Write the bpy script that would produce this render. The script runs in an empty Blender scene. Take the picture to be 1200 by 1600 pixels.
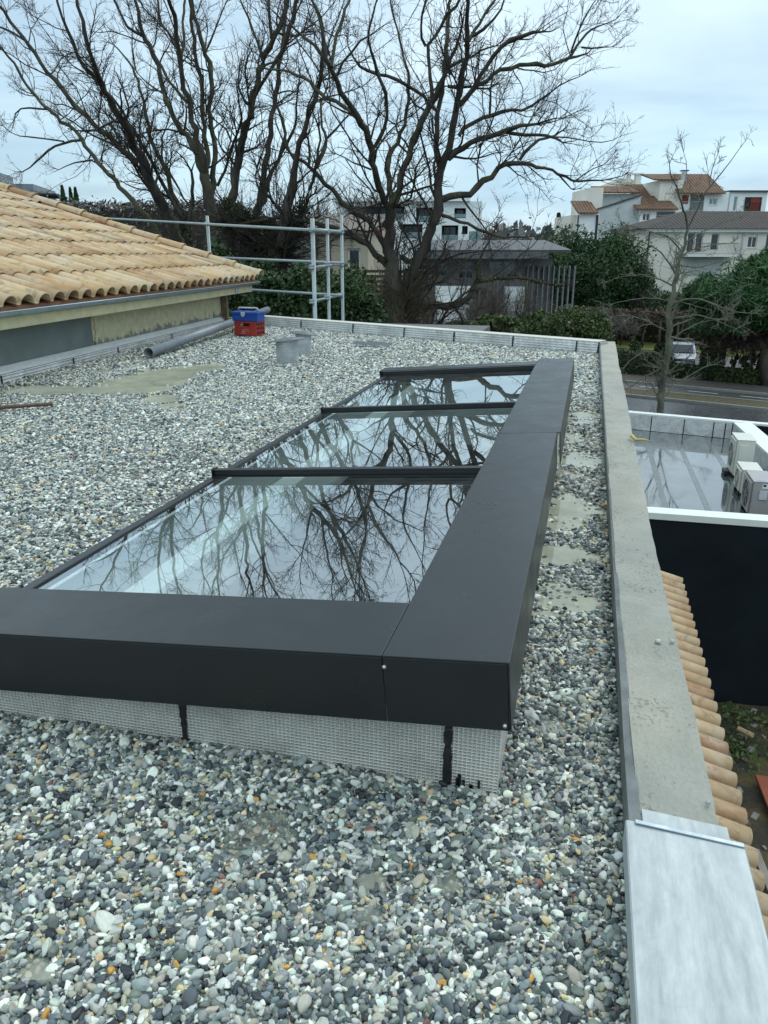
import bpy, math, random
import numpy as np
from mathutils import Vector, Matrix

rnd = random.Random(7)
rng = np.random.default_rng(7)
scn = bpy.context.scene
COL = scn.collection

# ------------------------------------------------------------------ camera
F = 1200.0            # focal length in photo pixels (photo 1200x1600)
CAM_Z = 1.05          # eye above the gravel
PITCH = math.atan(405 / F)
AZ = math.atan(328 / (F / math.cos(PITCH)))
cd = bpy.data.cameras.new('camera')
cam = bpy.data.objects.new('camera', cd)
COL.objects.link(cam)
cd.sensor_fit = 'VERTICAL'
cd.sensor_height = 24.0
cd.lens = 24.0 * F / 1600.0
cd.clip_start = 0.05
cd.clip_end = 3000
cam.location = (0, 0, CAM_Z)
cam.rotation_euler = (math.pi / 2 - PITCH, 0, AZ)
scn.camera = cam

# ------------------------------------------------------------------ world, sun, exposure
SUN_EL, SUN_AZ = math.radians(48), math.radians(25)   # azimuth from +Y towards +X
world = bpy.data.worlds.new("World")
scn.world = world
world.use_nodes = True
wn, wl = world.node_tree.nodes, world.node_tree.links
wn.clear()
w_out = wn.new('ShaderNodeOutputWorld')
w_bg = wn.new('ShaderNodeBackground')
w_bg.inputs['Strength'].default_value = 0.1
w_sky = wn.new('ShaderNodeTexSky')
w_sky.sky_type = 'NISHITA'
w_sky.sun_disc = False
w_sky.sun_elevation = SUN_EL
w_sky.sun_rotation = SUN_AZ
w_sky.air_density = 1.2
w_tc = wn.new('ShaderNodeTexCoord')
w_sep = wn.new('ShaderNodeSeparateXYZ')
wl.new(w_tc.outputs['Generated'], w_sep.inputs[0])
def wmath(op, a, b=None):
    m = wn.new('ShaderNodeMath'); m.operation = op
    for i, v in enumerate((a, b)):
        if v is None: continue
        if isinstance(v, (int, float)): m.inputs[i].default_value = v
        else: wl.new(v, m.inputs[i])
    return m.outputs[0]
zc = wmath('ADD', wmath('MAXIMUM', w_sep.outputs['Z'], 0.0), 0.16)
w_cmb = wn.new('ShaderNodeCombineXYZ')
wl.new(wmath('DIVIDE', w_sep.outputs['X'], zc), w_cmb.inputs[0])
wl.new(wmath('DIVIDE', w_sep.outputs['Y'], zc), w_cmb.inputs[1])
w_n1 = wn.new('ShaderNodeTexNoise'); w_n1.inputs['Scale'].default_value = 0.75
w_n1.inputs['Detail'].default_value = 7; w_n1.inputs['Roughness'].default_value = 0.5
w_n1.inputs['Distortion'].default_value = 0.3
wl.new(w_cmb.outputs[0], w_n1.inputs['Vector'])
w_ramp = wn.new('ShaderNodeValToRGB')               # cloud brightness
w_ramp.color_ramp.elements[0].position = 0.36; w_ramp.color_ramp.elements[0].color = (4.5, 6.1, 7.4, 1)
w_ramp.color_ramp.elements[1].position = 0.60; w_ramp.color_ramp.elements[1].color = (7.5, 9.2, 9.9, 1)
wl.new(w_n1.outputs['Fac'], w_ramp.inputs[0])
w_el = wn.new('ShaderNodeValToRGB')                 # lower sky bluer and darker, whiter above
ee = w_el.color_ramp.elements
ee[0].position = 0.0; ee[0].color = (0.64, 0.77, 0.87, 1)
ee[1].position = 1.0; ee[1].color = (1.7, 1.66, 1.6, 1)
e = ee.new(0.42); e.color = (1.10, 1.09, 1.08, 1)
e = ee.new(0.10); e.color = (0.76, 0.86, 0.93, 1)
e = ee.new(0.2); e.color = (0.97, 0.99, 1.0, 1)
wl.new(w_sep.outputs['Z'], w_el.inputs[0])
w_mul = wn.new('ShaderNodeMix'); w_mul.data_type = 'RGBA'; w_mul.blend_type = 'MULTIPLY'
w_mul.inputs[0].default_value = 1.0
wl.new(w_ramp.outputs[0], w_mul.inputs[6]); wl.new(w_el.outputs[0], w_mul.inputs[7])
w_mix = wn.new('ShaderNodeMix'); w_mix.data_type = 'RGBA'
w_n2 = wn.new('ShaderNodeTexNoise'); w_n2.inputs['Scale'].default_value = 0.42; w_n2.inputs['Detail'].default_value = 5
wl.new(w_cmb.outputs[0], w_n2.inputs['Vector'])
w_r2 = wn.new('ShaderNodeMapRange')
w_r2.inputs['From Min'].default_value = 0.40; w_r2.inputs['From Max'].default_value = 0.62
w_r2.inputs['To Min'].default_value = 0.74; w_r2.inputs['To Max'].default_value = 0.97
wl.new(w_n2.outputs['Fac'], w_r2.inputs['Value'])
wl.new(w_r2.outputs[0], w_mix.inputs[0])
wl.new(w_sky.outputs[0], w_mix.inputs[6]); wl.new(w_mul.outputs[2], w_mix.inputs[7])
wl.new(w_mix.outputs[2], w_bg.inputs['Color'])
wl.new(w_bg.outputs[0], w_out.inputs[0])

sd = bpy.data.lights.new('sun', 'SUN')
sun = bpy.data.objects.new('sun', sd); COL.objects.link(sun)
sd.energy = 0.8; sd.angle = math.radians(25); sd.color = (1.0, 0.97, 0.92)
sun.rotation_euler = (math.pi / 2 - SUN_EL, 0, -SUN_AZ + math.pi)
sun.location = (0, 0, 30)
vs = scn.view_settings
vs.view_transform = 'Standard'; vs.look = 'None'; vs.exposure = 0.3; vs.gamma = 1.0
vs.use_curve_mapping = False
scn.cycles.use_denoising = True
scn.cycles.max_bounces = 8
scn.cycles.transparent_max_bounces = 12
scn.cycles.caustics_reflective = False
scn.cycles.caustics_refractive = False

# ------------------------------------------------------------------ photo pixel -> place
RX, RY = math.cos(AZ), math.sin(AZ)
FX, FY = -math.sin(AZ), math.cos(AZ)
def ray(x, y):
    cx, cy = (x - 600) / F, (800 - y) / F
    f = math.cos(PITCH) + cy * math.sin(PITCH); u = cy * math.cos(PITCH) - math.sin(PITCH)
    return Vector((FX * f + RX * cx, FY * f + RY * cx, u))
def onz(x, y, z=0.0):
    d = ray(x, y); return Vector((0, 0, CAM_Z)) + d * ((z - CAM_Z) / d.z)
def at(x, y, D):
    d = ray(x, y); f = FX * d.x + FY * d.y
    return Vector((0, 0, CAM_Z)) + d * (D / f)
G = -5.95             # street level

# ------------------------------------------------------------------ materials
def nmat(name):
    m = bpy.data.materials.new(name); m.use_nodes = True
    nt = m.node_tree; nt.nodes.clear()
    out = nt.nodes.new('ShaderNodeOutputMaterial'); b = nt.nodes.new('ShaderNodeBsdfPrincipled')
    nt.links.new(b.outputs[0], out.inputs[0])
    return m, nt, b, out
def N(nt, t, **kw):
    n = nt.nodes.new(t)
    for k, v in kw.items(): setattr(n, k, v)
    return n
def noise(nt, scale, detail=4, rough=0.5, coord='Object', stretch=None, dist=0.0):
    tc = N(nt, 'ShaderNodeTexCoord'); n = N(nt, 'ShaderNodeTexNoise')
    n.inputs['Scale'].default_value = scale; n.inputs['Detail'].default_value = detail
    n.inputs['Roughness'].default_value = rough; n.inputs['Distortion'].default_value = dist
    src = tc.outputs[coord]
    if stretch:
        mp = N(nt, 'ShaderNodeMapping'); mp.inputs['Scale'].default_value = stretch
        nt.links.new(src, mp.inputs[0]); src = mp.outputs[0]
    nt.links.new(src, n.inputs['Vector'])
    return n.outputs['Fac']
def ramp(nt, fac, stops, interp='LINEAR'):
    r = N(nt, 'ShaderNodeValToRGB'); cr = r.color_ramp; cr.interpolation = interp
    while len(cr.elements) < len(stops): cr.elements.new(0.5)
    for e, (p, c) in zip(cr.elements, stops):
        e.position = p; e.color = (*c[:3], 1) if len(c) >= 3 else (c[0], c[0], c[0], 1)
    nt.links.new(fac, r.inputs[0]); return r.outputs[0]
def g(v): return (v, v, v)
def mixc(nt, fac, a, b, mode='MIX'):
    m = N(nt, 'ShaderNodeMix'); m.data_type = 'RGBA'; m.blend_type = mode
    for i, v in ((0, fac), (6, a), (7, b)):
        if isinstance(v, (int, float)): m.inputs[i].default_value = v
        elif isinstance(v, tuple): m.inputs[i].default_value = (*v, 1)
        else: nt.links.new(v, m.inputs[i])
    return m.outputs[2]
def bump(nt, b, h, strength=0.3, dist=0.01):
    n = N(nt, 'ShaderNodeBump'); n.inputs['Strength'].default_value = strength; n.inputs['Distance'].default_value = dist
    nt.links.new(h, n.inputs['Height']); nt.links.new(n.outputs[0], b.inputs['Normal'])
def simple(name, col, rough=0.6, metal=0.0, var=0.25, scale=6.0, bumps=0.0, bscale=40, bdist=0.005, spec=0.5, coord='Object', detail=5):
    m, nt, b, out = nmat(name)
    f = noise(nt, scale, detail, 0.6, coord)
    c = ramp(nt, f, [(0.25, tuple(v * (1 - var) for v in col)), (0.75, tuple(min(1, v * (1 + var)) for v in col))])
    nt.links.new(c, b.inputs['Base Color'])
    b.inputs['Metallic'].default_value = metal
    b.inputs['Specular IOR Level'].default_value = spec
    r = ramp(nt, noise(nt, scale * 2.3, 3, 0.5, coord), [(0.2, g(max(0.02, rough * 0.8))), (0.8, g(min(1, rough * 1.2)))])
    nt.links.new(r, b.inputs['Roughness'])
    if bumps: bump(nt, b, noise(nt, bscale, 4, 0.6, coord), bumps, bdist)
    return m

# ------------------------------------------------------------------ mesh helpers
class MB:
    def __init__(s): s.v = []; s.f = []; s.sm = False
    def quad(s, a, b, c, d):
        n = len(s.v); s.v += [tuple(a), tuple(b), tuple(c), tuple(d)]; s.f.append((n, n + 1, n + 2, n + 3))
    def poly(s, pts):
        n = len(s.v); s.v += [tuple(p) for p in pts]; s.f.append(tuple(range(n, n + len(pts))))
    def hexa(s, p):       # p: 8 points, bottom 0-3 ccw from above, top 4-7
        n = len(s.v); s.v += [tuple(q) for q in p]
        for f in ((3, 2, 1, 0), (4, 5, 6, 7), (0, 1, 5, 4), (1, 2, 6, 5), (2, 3, 7, 6), (3, 0, 4, 7)):
            s.f.append(tuple(n + i for i in f))
    def box(s, lo, hi, T=None):
        x0, y0, z0 = lo; x1, y1, z1 = hi
        p = [(x0, y0, z0), (x1, y0, z0), (x1, y1, z0), (x0, y1, z0), (x0, y0, z1), (x1, y0, z1), (x1, y1, z1), (x0, y1, z1)]
        if T: p = [T(*q) for q in p]
        s.hexa(p)
    def tube(s, pts, rad, n=8, cap=True):
        pts = [Vector(p) for p in pts]
        if isinstance(rad, (int, float)): rad = [rad] * len(pts)
        base = len(s.v); up = Vector((0.13, 0.21, 0.97))
        for i, p in enumerate(pts):
            t = (pts[min(i + 1, len(pts) - 1)] - pts[max(i - 1, 0)]).normalized()
            a = t.cross(up)
            if a.length < 0.1: a = t.cross(Vector((1, 0, 0)))
            a.normalize(); b = t.cross(a)
            for k in range(n):
                an = 2 * math.pi * k / n
                s.v.append(tuple(p + (a * math.cos(an) + b * math.sin(an)) * rad[i]))
        for i in range(len(pts) - 1):
            for k in range(n):
                k2 = (k + 1) % n
                s.f.append((base + i * n + k, base + i * n + k2, base + (i + 1) * n + k2, base + (i + 1) * n + k))
        if cap:
            s.f.append(tuple(base + k for k in range(n))[::-1]); s.f.append(tuple(base + (len(pts) - 1) * n + k for k in range(n)))
    def lathe(s, c, prof, n=24):    # prof: (r,z)
        base = len(s.v); c = Vector(c)
        for r, z in prof:
            for k in range(n):
                an = 2 * math.pi * k / n; s.v.append((c.x + r * math.cos(an), c.y + r * math.sin(an), c.z + z))
        for i in range(len(prof) - 1):
            for k in range(n):
                k2 = (k + 1) % n
                s.f.append((base + i * n + k, base + i * n + k2, base + (i + 1) * n + k2, base + (i + 1) * n + k))
    def mesh(s, name, mat=None, smooth=False):
        me = bpy.data.meshes.new(name); me.from_pydata(s.v, [], s.f)
        if smooth:
            me.polygons.foreach_set('use_smooth', [True] * len(me.polygons))
        if mat: me.materials.append(mat)
        me.update(); return me
def npmesh(name, V, Fc, mat, smooth=False):
    """V (n,3) array, Fc (m,k) array"""
    me = bpy.data.meshes.new(name)
    V = np.asarray(V, dtype=np.float32); Fc = np.asarray(Fc, dtype=np.int32)
    me.vertices.add(len(V)); me.vertices.foreach_set('co', V.ravel())
    k = Fc.shape[1]
    me.loops.add(Fc.size); me.loops.foreach_set('vertex_index', Fc.ravel())
    me.polygons.add(len(Fc)); me.polygons.foreach_set('loop_start', np.arange(len(Fc), dtype=np.int32) * k)
    if smooth: me.polygons.foreach_set('use_smooth', np.ones(len(Fc), dtype=bool))
    me.update(calc_edges=True)
    if mat: me.materials.append(mat)
    return me
def wmat(o):
    return Matrix.LocRotScale(o.location, o.rotation_euler, o.scale)
def link(name, me, parent=None, M=None, root_local=False):
    o = bpy.data.objects.new(name, me); COL.objects.link(o)
    if parent:
        o.parent = parent
        if parent.type == 'EMPTY' and not root_local: o.matrix_parent_inverse = wmat(parent).inverted()
    if M is not None: o.matrix_basis = M
    return o
def obj(name, mb, mat, parent=None, smooth=False, bevel=0.0, local=False):
    o = link(name, mb.mesh(name, mat, smooth), parent, root_local=local)
    if bevel:
        md = o.modifiers.new('bevel', 'BEVEL'); md.width = bevel; md.segments = 2; md.limit_method = 'ANGLE'
    return o
def thing(name, label, cat, loc=(0, 0, 0), rz=0.0, group=None):
    o = bpy.data.objects.new(name, None); COL.objects.link(o); o.empty_display_size = 0.2
    o.location = loc; o.rotation_euler = (0, 0, rz)
    return tag(o, label, cat, group)
def tag(o, label, cat, group=None, kind=None):
    if label: o['label'] = label
    if cat: o['category'] = cat
    if group: o['group'] = group
    if kind: o['kind'] = kind
    return o
def struct(o, label=None, kind='structure'):
    o['kind'] = kind
    if label: o['label'] = label
    return o

# ------------------------------------------------------------------ shared materials
M = {}
M['concrete'] = None
def mk_concrete():
    m, nt, b, out = nmat('raw_concrete')
    c = ramp(nt, noise(nt, 1.7, 6, 0.6), [(0.3, (0.30, 0.31, 0.27)), (0.5, (0.385, 0.38, 0.33)), (0.7, (0.46, 0.44, 0.38))])
    sp = noise(nt, 95, 3, 0.6, stretch=(1.0, .8, 1.0), dist=0.5)
    spm = noise(nt, 4.5, 5, 0.6)
    mul = N(nt, 'ShaderNodeMath', operation='MULTIPLY'); nt.links.new(sp, mul.inputs[0]); nt.links.new(spm, mul.inputs[1])
    k = ramp(nt, mul.outputs[0], [(0.322, g(0)), (0.36, g(.75))])
    c2 = mixc(nt, k, c, (0.13, 0.13, 0.11))
    c2 = mixc(nt, ramp(nt, noise(nt, 5.5, 6, .7, dist=.6), [(.42, g(0)), (.66, g(.55))]), c2, (0.25, 0.25, 0.215))
    c2 = mixc(nt, ramp(nt, noise(nt, .9, 4, .6), [(.5, g(0)), (.7, g(.5))]), c2, (0.50, 0.44, 0.33))
    fine = noise(nt, 210, 2, 0.6)
    c3 = mixc(nt, 0.35, c2, ramp(nt, fine, [(0.3, g(0.25)), (0.7, g(0.55))]), 'MULTIPLY')
    c4 = mixc(nt, 0.5, c2, c3)
    nt.links.new(c4, b.inputs['Base Color']); b.inputs['Roughness'].default_value = 0.8
    bump(nt, b, sp, 0.9, 0.006)
    return m
M['concrete'] = mk_concrete()
def mk_zinc(name, base, rough, metal=0.75, st=(1.6, 0.55, 1.0)):
    m, nt, b, out = nmat(name)
    f = noise(nt, 5.0, 10, 0.74, stretch=st, dist=0.35)
    c = ramp(nt, f, [(0.30, tuple(v * 0.84 for v in base)), (0.48, base), (0.62, tuple(min(1, v * 1.08) for v in base)), (0.72, tuple(min(1, v * 1.14) for v in base))])
    f2 = noise(nt, 60, 5, 0.7, stretch=(1, 0.3, 1))
    c = mixc(nt, ramp(nt, f2, [(0.42, g(0.0)), (0.7, g(0.4))]), c, tuple(min(1, v * 1.4) for v in base))
    c = mixc(nt, ramp(nt, noise(nt, 9, 6, 0.7, dist=1.2), [(0.56, g(0)), (0.72, g(0.28))]), c, tuple(v * 0.7 for v in base))
    nt.links.new(c, b.inputs['Base Color']); b.inputs['Metallic'].default_value = metal
    nt.links.new(ramp(nt, f, [(0.3, g(rough * 1.2)), (0.7, g(rough * 0.8))]), b.inputs['Roughness'])
    bump(nt, b, noise(nt, 4, 4, 0.5, dist=1.6), 0.45, 0.012)
    return m
M['zinc'] = mk_zinc('weathered_zinc', (0.40, 0.435, 0.44), 0.55, 0.3, (3.5, .35, 1.0))
M['gutter_zinc'] = mk_zinc('gutter_zinc', (0.30, 0.36, 0.40), 0.4, 0.6)
def mk_foil(name, sx=105.0, tint=(0.88, 0.86, 0.79), lines=True):
    """silver faced bitumen felt: pressed in small squares, ridge highlights painted into the colour as paler lines"""
    m, nt, b, out = nmat(name)
    tc = N(nt, 'ShaderNodeTexCoord'); sep = N(nt, 'ShaderNodeSeparateXYZ'); nt.links.new(tc.outputs['Object'], sep.inputs[0])
    def wave(sock, k):
        a = N(nt, 'ShaderNodeMath', operation='MULTIPLY'); nt.links.new(sock, a.inputs[0]); a.inputs[1].default_value = k
        s = N(nt, 'ShaderNodeMath', operation='SINE'); nt.links.new(a.outputs[0], s.inputs[0]); return s.outputs[0]
    ax = N(nt, 'ShaderNodeMath', operation='ADD'); nt.links.new(sep.outputs['X'], ax.inputs[0]); nt.links.new(sep.outputs['Y'], ax.inputs[1])
    wx, wz = wave(ax.outputs[0], 2 * math.pi * sx), wave(sep.outputs['Z'], 2 * math.pi * sx * 1.2)
    mx = N(nt, 'ShaderNodeMath', operation='MAXIMUM'); wxx = N(nt, 'ShaderNodeMath', operation='MULTIPLY'); nt.links.new(wx, wxx.inputs[0]); wxx.inputs[1].default_value = 0.72; nt.links.new(wxx.outputs[0], mx.inputs[0]); nt.links.new(wz, mx.inputs[1])
    ridge = ramp(nt, mx.outputs[0], [(0.6, g(0)), (1.0, g(1))])
    dirt = noise(nt, 5, 5, 0.65)
    base = ramp(nt, dirt, [(0.3, tuple(v * 0.6 for v in tint)), (0.55, tint), (0.8, tuple(v * 1.25 for v in tint))])
    c = mixc(nt, ridge, mixc(nt, 0.3, base, (0.40, 0.39, 0.36)), base)  # sky highlights on the ridges are mixed into the base colour
    nt.links.new(c, b.inputs['Base Color']); b.inputs['Metallic'].default_value = 0.25
    b.inputs['Roughness'].default_value = 0.28
    hh = N(nt, 'ShaderNodeMath', operation='MULTIPLY_ADD'); nt.links.new(noise(nt, 6, 3, .5, dist=1.0), hh.inputs[0]); hh.inputs[1].default_value = 5.0; nt.links.new(mx.outputs[0], hh.inputs[2]); bump(nt, b, hh.outputs[0], 0.9, 0.004)
    return m
M['foil'] = mk_foil('silver_felt')
M['foil_far'] = mk_foil('silver_felt_coarse', 30.0, (0.72, 0.74, 0.74))
M['bitumen'] = simple('bitumen_joint', (0.012, 0.011, 0.011), 0.45, 0, 0.4, 30, 0.6, 60, 0.01)
M['cover'] = None
def mk_cover():
    m, nt, b, out = nmat('dark_grey_powder_coat')
    c = ramp(nt, noise(nt, 1.3, 3), [(0.3, (0.004, 0.006, 0.007)), (0.7, (0.006, 0.008, 0.010))])
    dust = ramp(nt, noise(nt, 55, 6, 0.75), [(0.62, g(0)), (0.85, g(0.10))])
    nt.links.new(mixc(nt, dust, c, (0.20, 0.20, 0.19)), b.inputs['Base Color'])
    nt.links.new(ramp(nt, noise(nt, 6.0, 7, 0.7), [(0.3, g(0.24)), (0.7, g(0.40))]), b.inputs['Roughness'])
    b.inputs['Specular IOR Level'].default_value = 0.62
    bump(nt, b, noise(nt, 900, 2), 0.04, 0.0006)
    return m
M['cover'] = mk_cover()
M['rubber'] = simple('black_gasket_profile', (0.010, 0.011, 0.012), 0.38, 0, 0.2, 4)
M['white_in'] = simple('white_paint_inside', (0.88, 0.89, 0.88), 0.6, 0, 0.03, 3)
M['floor_in'] = simple('grey_floor_inside', (0.10, 0.10, 0.10), 0.5, 0, 0.15, 3)
M['galv'] = mk_zinc('galvanised_tube', (0.30, 0.35, 0.36), 0.5, 0.4)
M['screw'] = simple('steel_screw', (0.6, 0.6, 0.6), 0.35, 0.9, 0.1)
M['drywall_dark'] = simple('dark_render', (0.008, 0.012, 0.016), 0.9, 0, 0.3, 1.2, 0.3, 30, 0.01, spec=0.2)
M['mortar'] = simple('grey_mortar', (0.155, 0.18, 0.175), 0.9, 0, 0.22, 2.6, 0.25, 25, 0.01, spec=0.3)

# ------------------------------------------------------------------ gravel field shape
P1c = [onz(*q) for q in [(40,604),(90,606),(150,605),(205,602),(235,590),(262,580),(300,573),(335,567),(236,604),(250,618),(268,630)]]
P1r = [0.16, 0.19, 0.18, 0.17, 0.32, 0.26, 0.22, 0.12, 0.17, 0.13, 0.10]
SP = [((915,648),.12,.30),((899,680),.045,.14),((906,716),.13,.22),((885,732),.06,.10),((899,785),.125,.155),((884,812),.07,.10),
      ((902,800),.07,.06),((893,857),.095,.065),((872,868),.05,.04),((880,925),.10,.085),((858,950),.045,.03),((905,940),.05,.035)]
NP = [((395,1292),.055,.035),((372,1325),.04,.02),((425,1270),.03,.02),((575,1415),.04,.03),((585,1365),.03,.025),((400,1592),.04,.02),((60,1500),.03,.02),((700,1370),.035,.03),((845,1050),.05,.06),((600,1310),.03,.02),((860,1120),.03,.04)]
puds = []                     # (x, y, rx, ry, depth)
for c, r in zip(P1c, P1r): puds.append((c.x, c.y, r * 1.15, r * 1.25, 0))
for q, rx, ry in SP:
    c = onz(*q); puds.append((c.x, c.y, rx * 1.25, ry * 1.15, 1))
for q, rx, ry in NP:
    c = onz(*q); puds.append((c.x, c.y, rx, ry, 2))
_gx = rng.random((64, 64)); _gy = rng.random((64, 64))
def vnoise(x, y, s, grid):
    u = x * s + 100.3; v = y * s + 57.7
    i = np.floor(u).astype(int); j = np.floor(v).astype(int); fu = u - i; fv = v - j
    fu = fu * fu * (3 - 2 * fu); fv = fv * fv * (3 - 2 * fv)
    a = grid[i % 64, j % 64]; b = grid[(i + 1) % 64, j % 64]; c = grid[i % 64, (j + 1) % 64]; d = grid[(i + 1) % 64, (j + 1) % 64]
    return (a * (1 - fu) + b * fu) * (1 - fv) + (c * (1 - fu) + d * fu) * fv
WATER = -0.0245
def pudmask(x, y, kinds=(0, 1, 2)):
    m = np.zeros_like(x)
    wob = (vnoise(x, y, 9, _gx) - 0.5) * 0.8 + (vnoise(x, y, 28, _gy) - 0.5) * 0.7 + (vnoise(x, y, 70, _gx) - 0.5) * 0.35
    for cx, cy, rx, ry, k in puds:
        if k not in kinds: continue
        d = np.sqrt(((x - cx) / rx) ** 2 + ((y - cy) / ry) ** 2) + wob * (.55 if k == 0 else 1)
        m = np.maximum(m, np.clip((1.25 - d) / 0.45, 0, 1) * (0.35 if k == 2 else 1.0))
    return m
def gravel_h(x, y):
    h = 0.008 * (vnoise(x, y, 3.1, _gx) - 0.5) + 0.010 * (vnoise(x, y, 8.0, _gy) - 0.5)
    return h - 0.016 * pudmask(x, y, (1, 2)) - 0.032 * pudmask(x, y, (0,))
# roof outline (inside faces of the upstands)
WA = Vector((-5.000625, 7.126875)); WT = Vector((-0.108, 0.99415)).normalized(); WN = Vector((WT.y, -WT.x))
FA = Vector((0.148, 8.93)); FB = Vector((-5.30, 11.52)); FT = (FB - FA).normalized(); FN = Vector((-FT.y, FT.x))
if FN.y > 0: FN = -FN                                   # towards the viewer
XR = 0.145
C0 = Vector((-0.0922, 1.2994, 0.3176)); UL = Vector((-0.99698, 0, -0.07764)); NN = Vector((-0.07764, 0, 0.99698))
def SK(a, y, h): return C0 + UL * a + Vector((0, y, 0)) + NN * h
SKX0, SKX1, SKY0, SKY1 = -1.50, -0.105, 1.345, 5.80     # the skylight upstand

# ------------------------------------------------------------------ roof deck (setting)
mb = MB()
def deck_cell(x0, y0, x1, y1): mb.box((x0, y0, -0.30), (x1, y1, -0.045))
deck_cell(-9.5, -3.0, SKX0, 12.5); deck_cell(SKX1, -3.0, 0.16, 9.0)
deck_cell(SKX0, -3.0, SKX1, SKY0); deck_cell(SKX0, SKY1, SKX1, 9.2)
m_deck, nt, b, out = nmat('gravel_fines')
f = noise(nt, 120, 4, 0.7)
nt.links.new(ramp(nt, f, [(0.3, (0.03, 0.034, 0.036)), (0.55, (0.12, 0.13, 0.125)), (0.75, (0.3, 0.3, 0.28))]), b.inputs['Base Color'])
b.inputs['Roughness'].default_value = 0.6; bump(nt, b, f, 0.8, 0.01)
deck = struct(obj('roof_deck', mb, m_deck), 'flat roof deck under the gravel')
# fine bed that follows the gravel's ups and downs
def inside_roof(x, y):
    ok = (x < XR) & (y > -0.4)
    ok &= ((x - FA.x) * FN.x + (y - FA.y) * FN.y) > 0.0
    ok &= ((x - WA.x) * WN.x + (y - WA.y) * WN.y) > 0.05
    ok &= ~((x > SKX0) & (x < SKX1 + 0.0) & (y > SKY0 - 0.0) & (y < SKY1))
    return ok
gx, gy = np.meshgrid(np.arange(-8.0, 0.2, 0.05), np.arange(-0.6, 12.0, 0.05), indexing='ij')
gz = gravel_h(gx, gy) - 0.030
ni, nj = gx.shape
V = np.stack([gx, gy, gz], -1).reshape(-1, 3)
ii, jj = np.meshgrid(np.arange(ni - 1), np.arange(nj - 1), indexing='ij')
cx, cy = gx[:-1, :-1] + 0.025, gy[:-1, :-1] + 0.025
okc = inside_roof(cx, cy).ravel()
idx = (ii * nj + jj).ravel()[okc]
Fq = np.stack([idx, idx + nj, idx + nj + 1, idx + 1], -1)
bed = struct(link('gravel_bed', npmesh('gravel_bed', V, Fq, m_deck, True)), 'fine wet bed under the roof pebbles')

# pebbles: nobody could count them -> one object, instances with geometry nodes
def pts_band(x0, x1, y0, y1, sp, sc):
    xs, ys = np.meshgrid(np.arange(x0, x1, sp), np.arange(y0, y1, sp * 0.9), indexing='ij')
    xs[:, ::2] += sp * 0.5
    x = xs.ravel() + rng.uniform(-.42, .42, xs.size) * sp; y = ys.ravel() + rng.uniform(-.42, .42, xs.size) * sp
    # keep what the camera (or one beside it) can see
    f = FX * x + FY * y; r = RX * x + RY * y
    ok = inside_roof(x, y) & (np.abs(r) < f * 0.58 + 1.15) & (f > 0.35)
    x, y = x[ok], y[ok]
    return x, y, np.full(len(x), sc)
bands = [pts_band(-3.4, XR, -0.2, 2.2, 0.0056, .475), pts_band(-5.0, XR, 2.2, 4.0, 0.0077, .64), pts_band(-5.6, XR, 4.0, 6.5, 0.0105, .84),
         pts_band(-7.2, XR, 6.5, 11.8, 0.0145, 1.1)]
# a few more lying on top
bands += [pts_band(-2.4, XR, -0.2, 2.2, 0.0135, .68), pts_band(-4.5, XR, 2.2, 5.0, 0.019, .80)]
px = np.concatenate([q[0] for q in bands]); py = np.concatenate([q[1] for q in bands]); ps = np.concatenate([q[2] for q in bands])
nt0 = sum(len(q[0]) for q in bands[:4])
pz = gravel_h(px, py) + rng.uniform(-0.006, 0.003, len(px)) - 0.018; pz[nt0:] += 0.005
# heap against the house wall
dw = (px - WA.x) * WN.x + (py - WA.y) * WN.y
pz += np.clip(0.35 - dw, 0, 0.35) * 0.07

me = bpy.data.meshes.new('roof_pebbles')
me.vertices.add(len(px)); me.vertices.foreach_set('co', np.stack([px, py, pz], -1).astype(np.float32).ravel())
n = len(px)
def vattr(name, typ, key, arr):
    a = me.attributes.new(name, typ, 'POINT'); a.data.foreach_set(key, np.asarray(arr, dtype=np.float32).ravel())
size = np.exp(rng.normal(0, 0.26, n)) * ps
size = np.clip(size, 0.5, 2.0)
sc3 = np.stack([rng.uniform(0.85, 1.4, n), rng.uniform(0.62, 0.9, n), rng.uniform(0.45, 0.72, n)], -1) * (0.0102 * size)[:, None]
vattr('scl', 'FLOAT_VECTOR', 'vector', sc3)
rot = np.stack([rng.normal(0, 0.42, n), rng.normal(0, 0.42, n), rng.uniform(0, 6.283, n)], -1)
vattr('rot', 'FLOAT_VECTOR', 'vector', rot)
PAL = np.array([(.085,.105,.115),(.045,.055,.066),(.020,.025,.032),(.22,.245,.245),(.42,.44,.42),(.62,.63,.59),(.13,.15,.135),(.33,.31,.26),(.16,.19,.21),(.45,.24,.06),(.19,.09,.07),(.50,.40,.24)])
PW = np.array([.14,.11,.055,.16,.17,.14,.08,.10,.08,.0065,.003,.024]); PW = PW / PW.sum()
ci = rng.choice(len(PAL), n, p=PW)
colr = PAL[ci] * np.array([1.29, 1.28, 1.20]) * rng.uniform(0.8, 1.2, (n, 1)) * rng.uniform(0.95, 1.05, (n, 3))
vattr('pcol', 'FLOAT_VECTOR', 'vector', colr)
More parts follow.
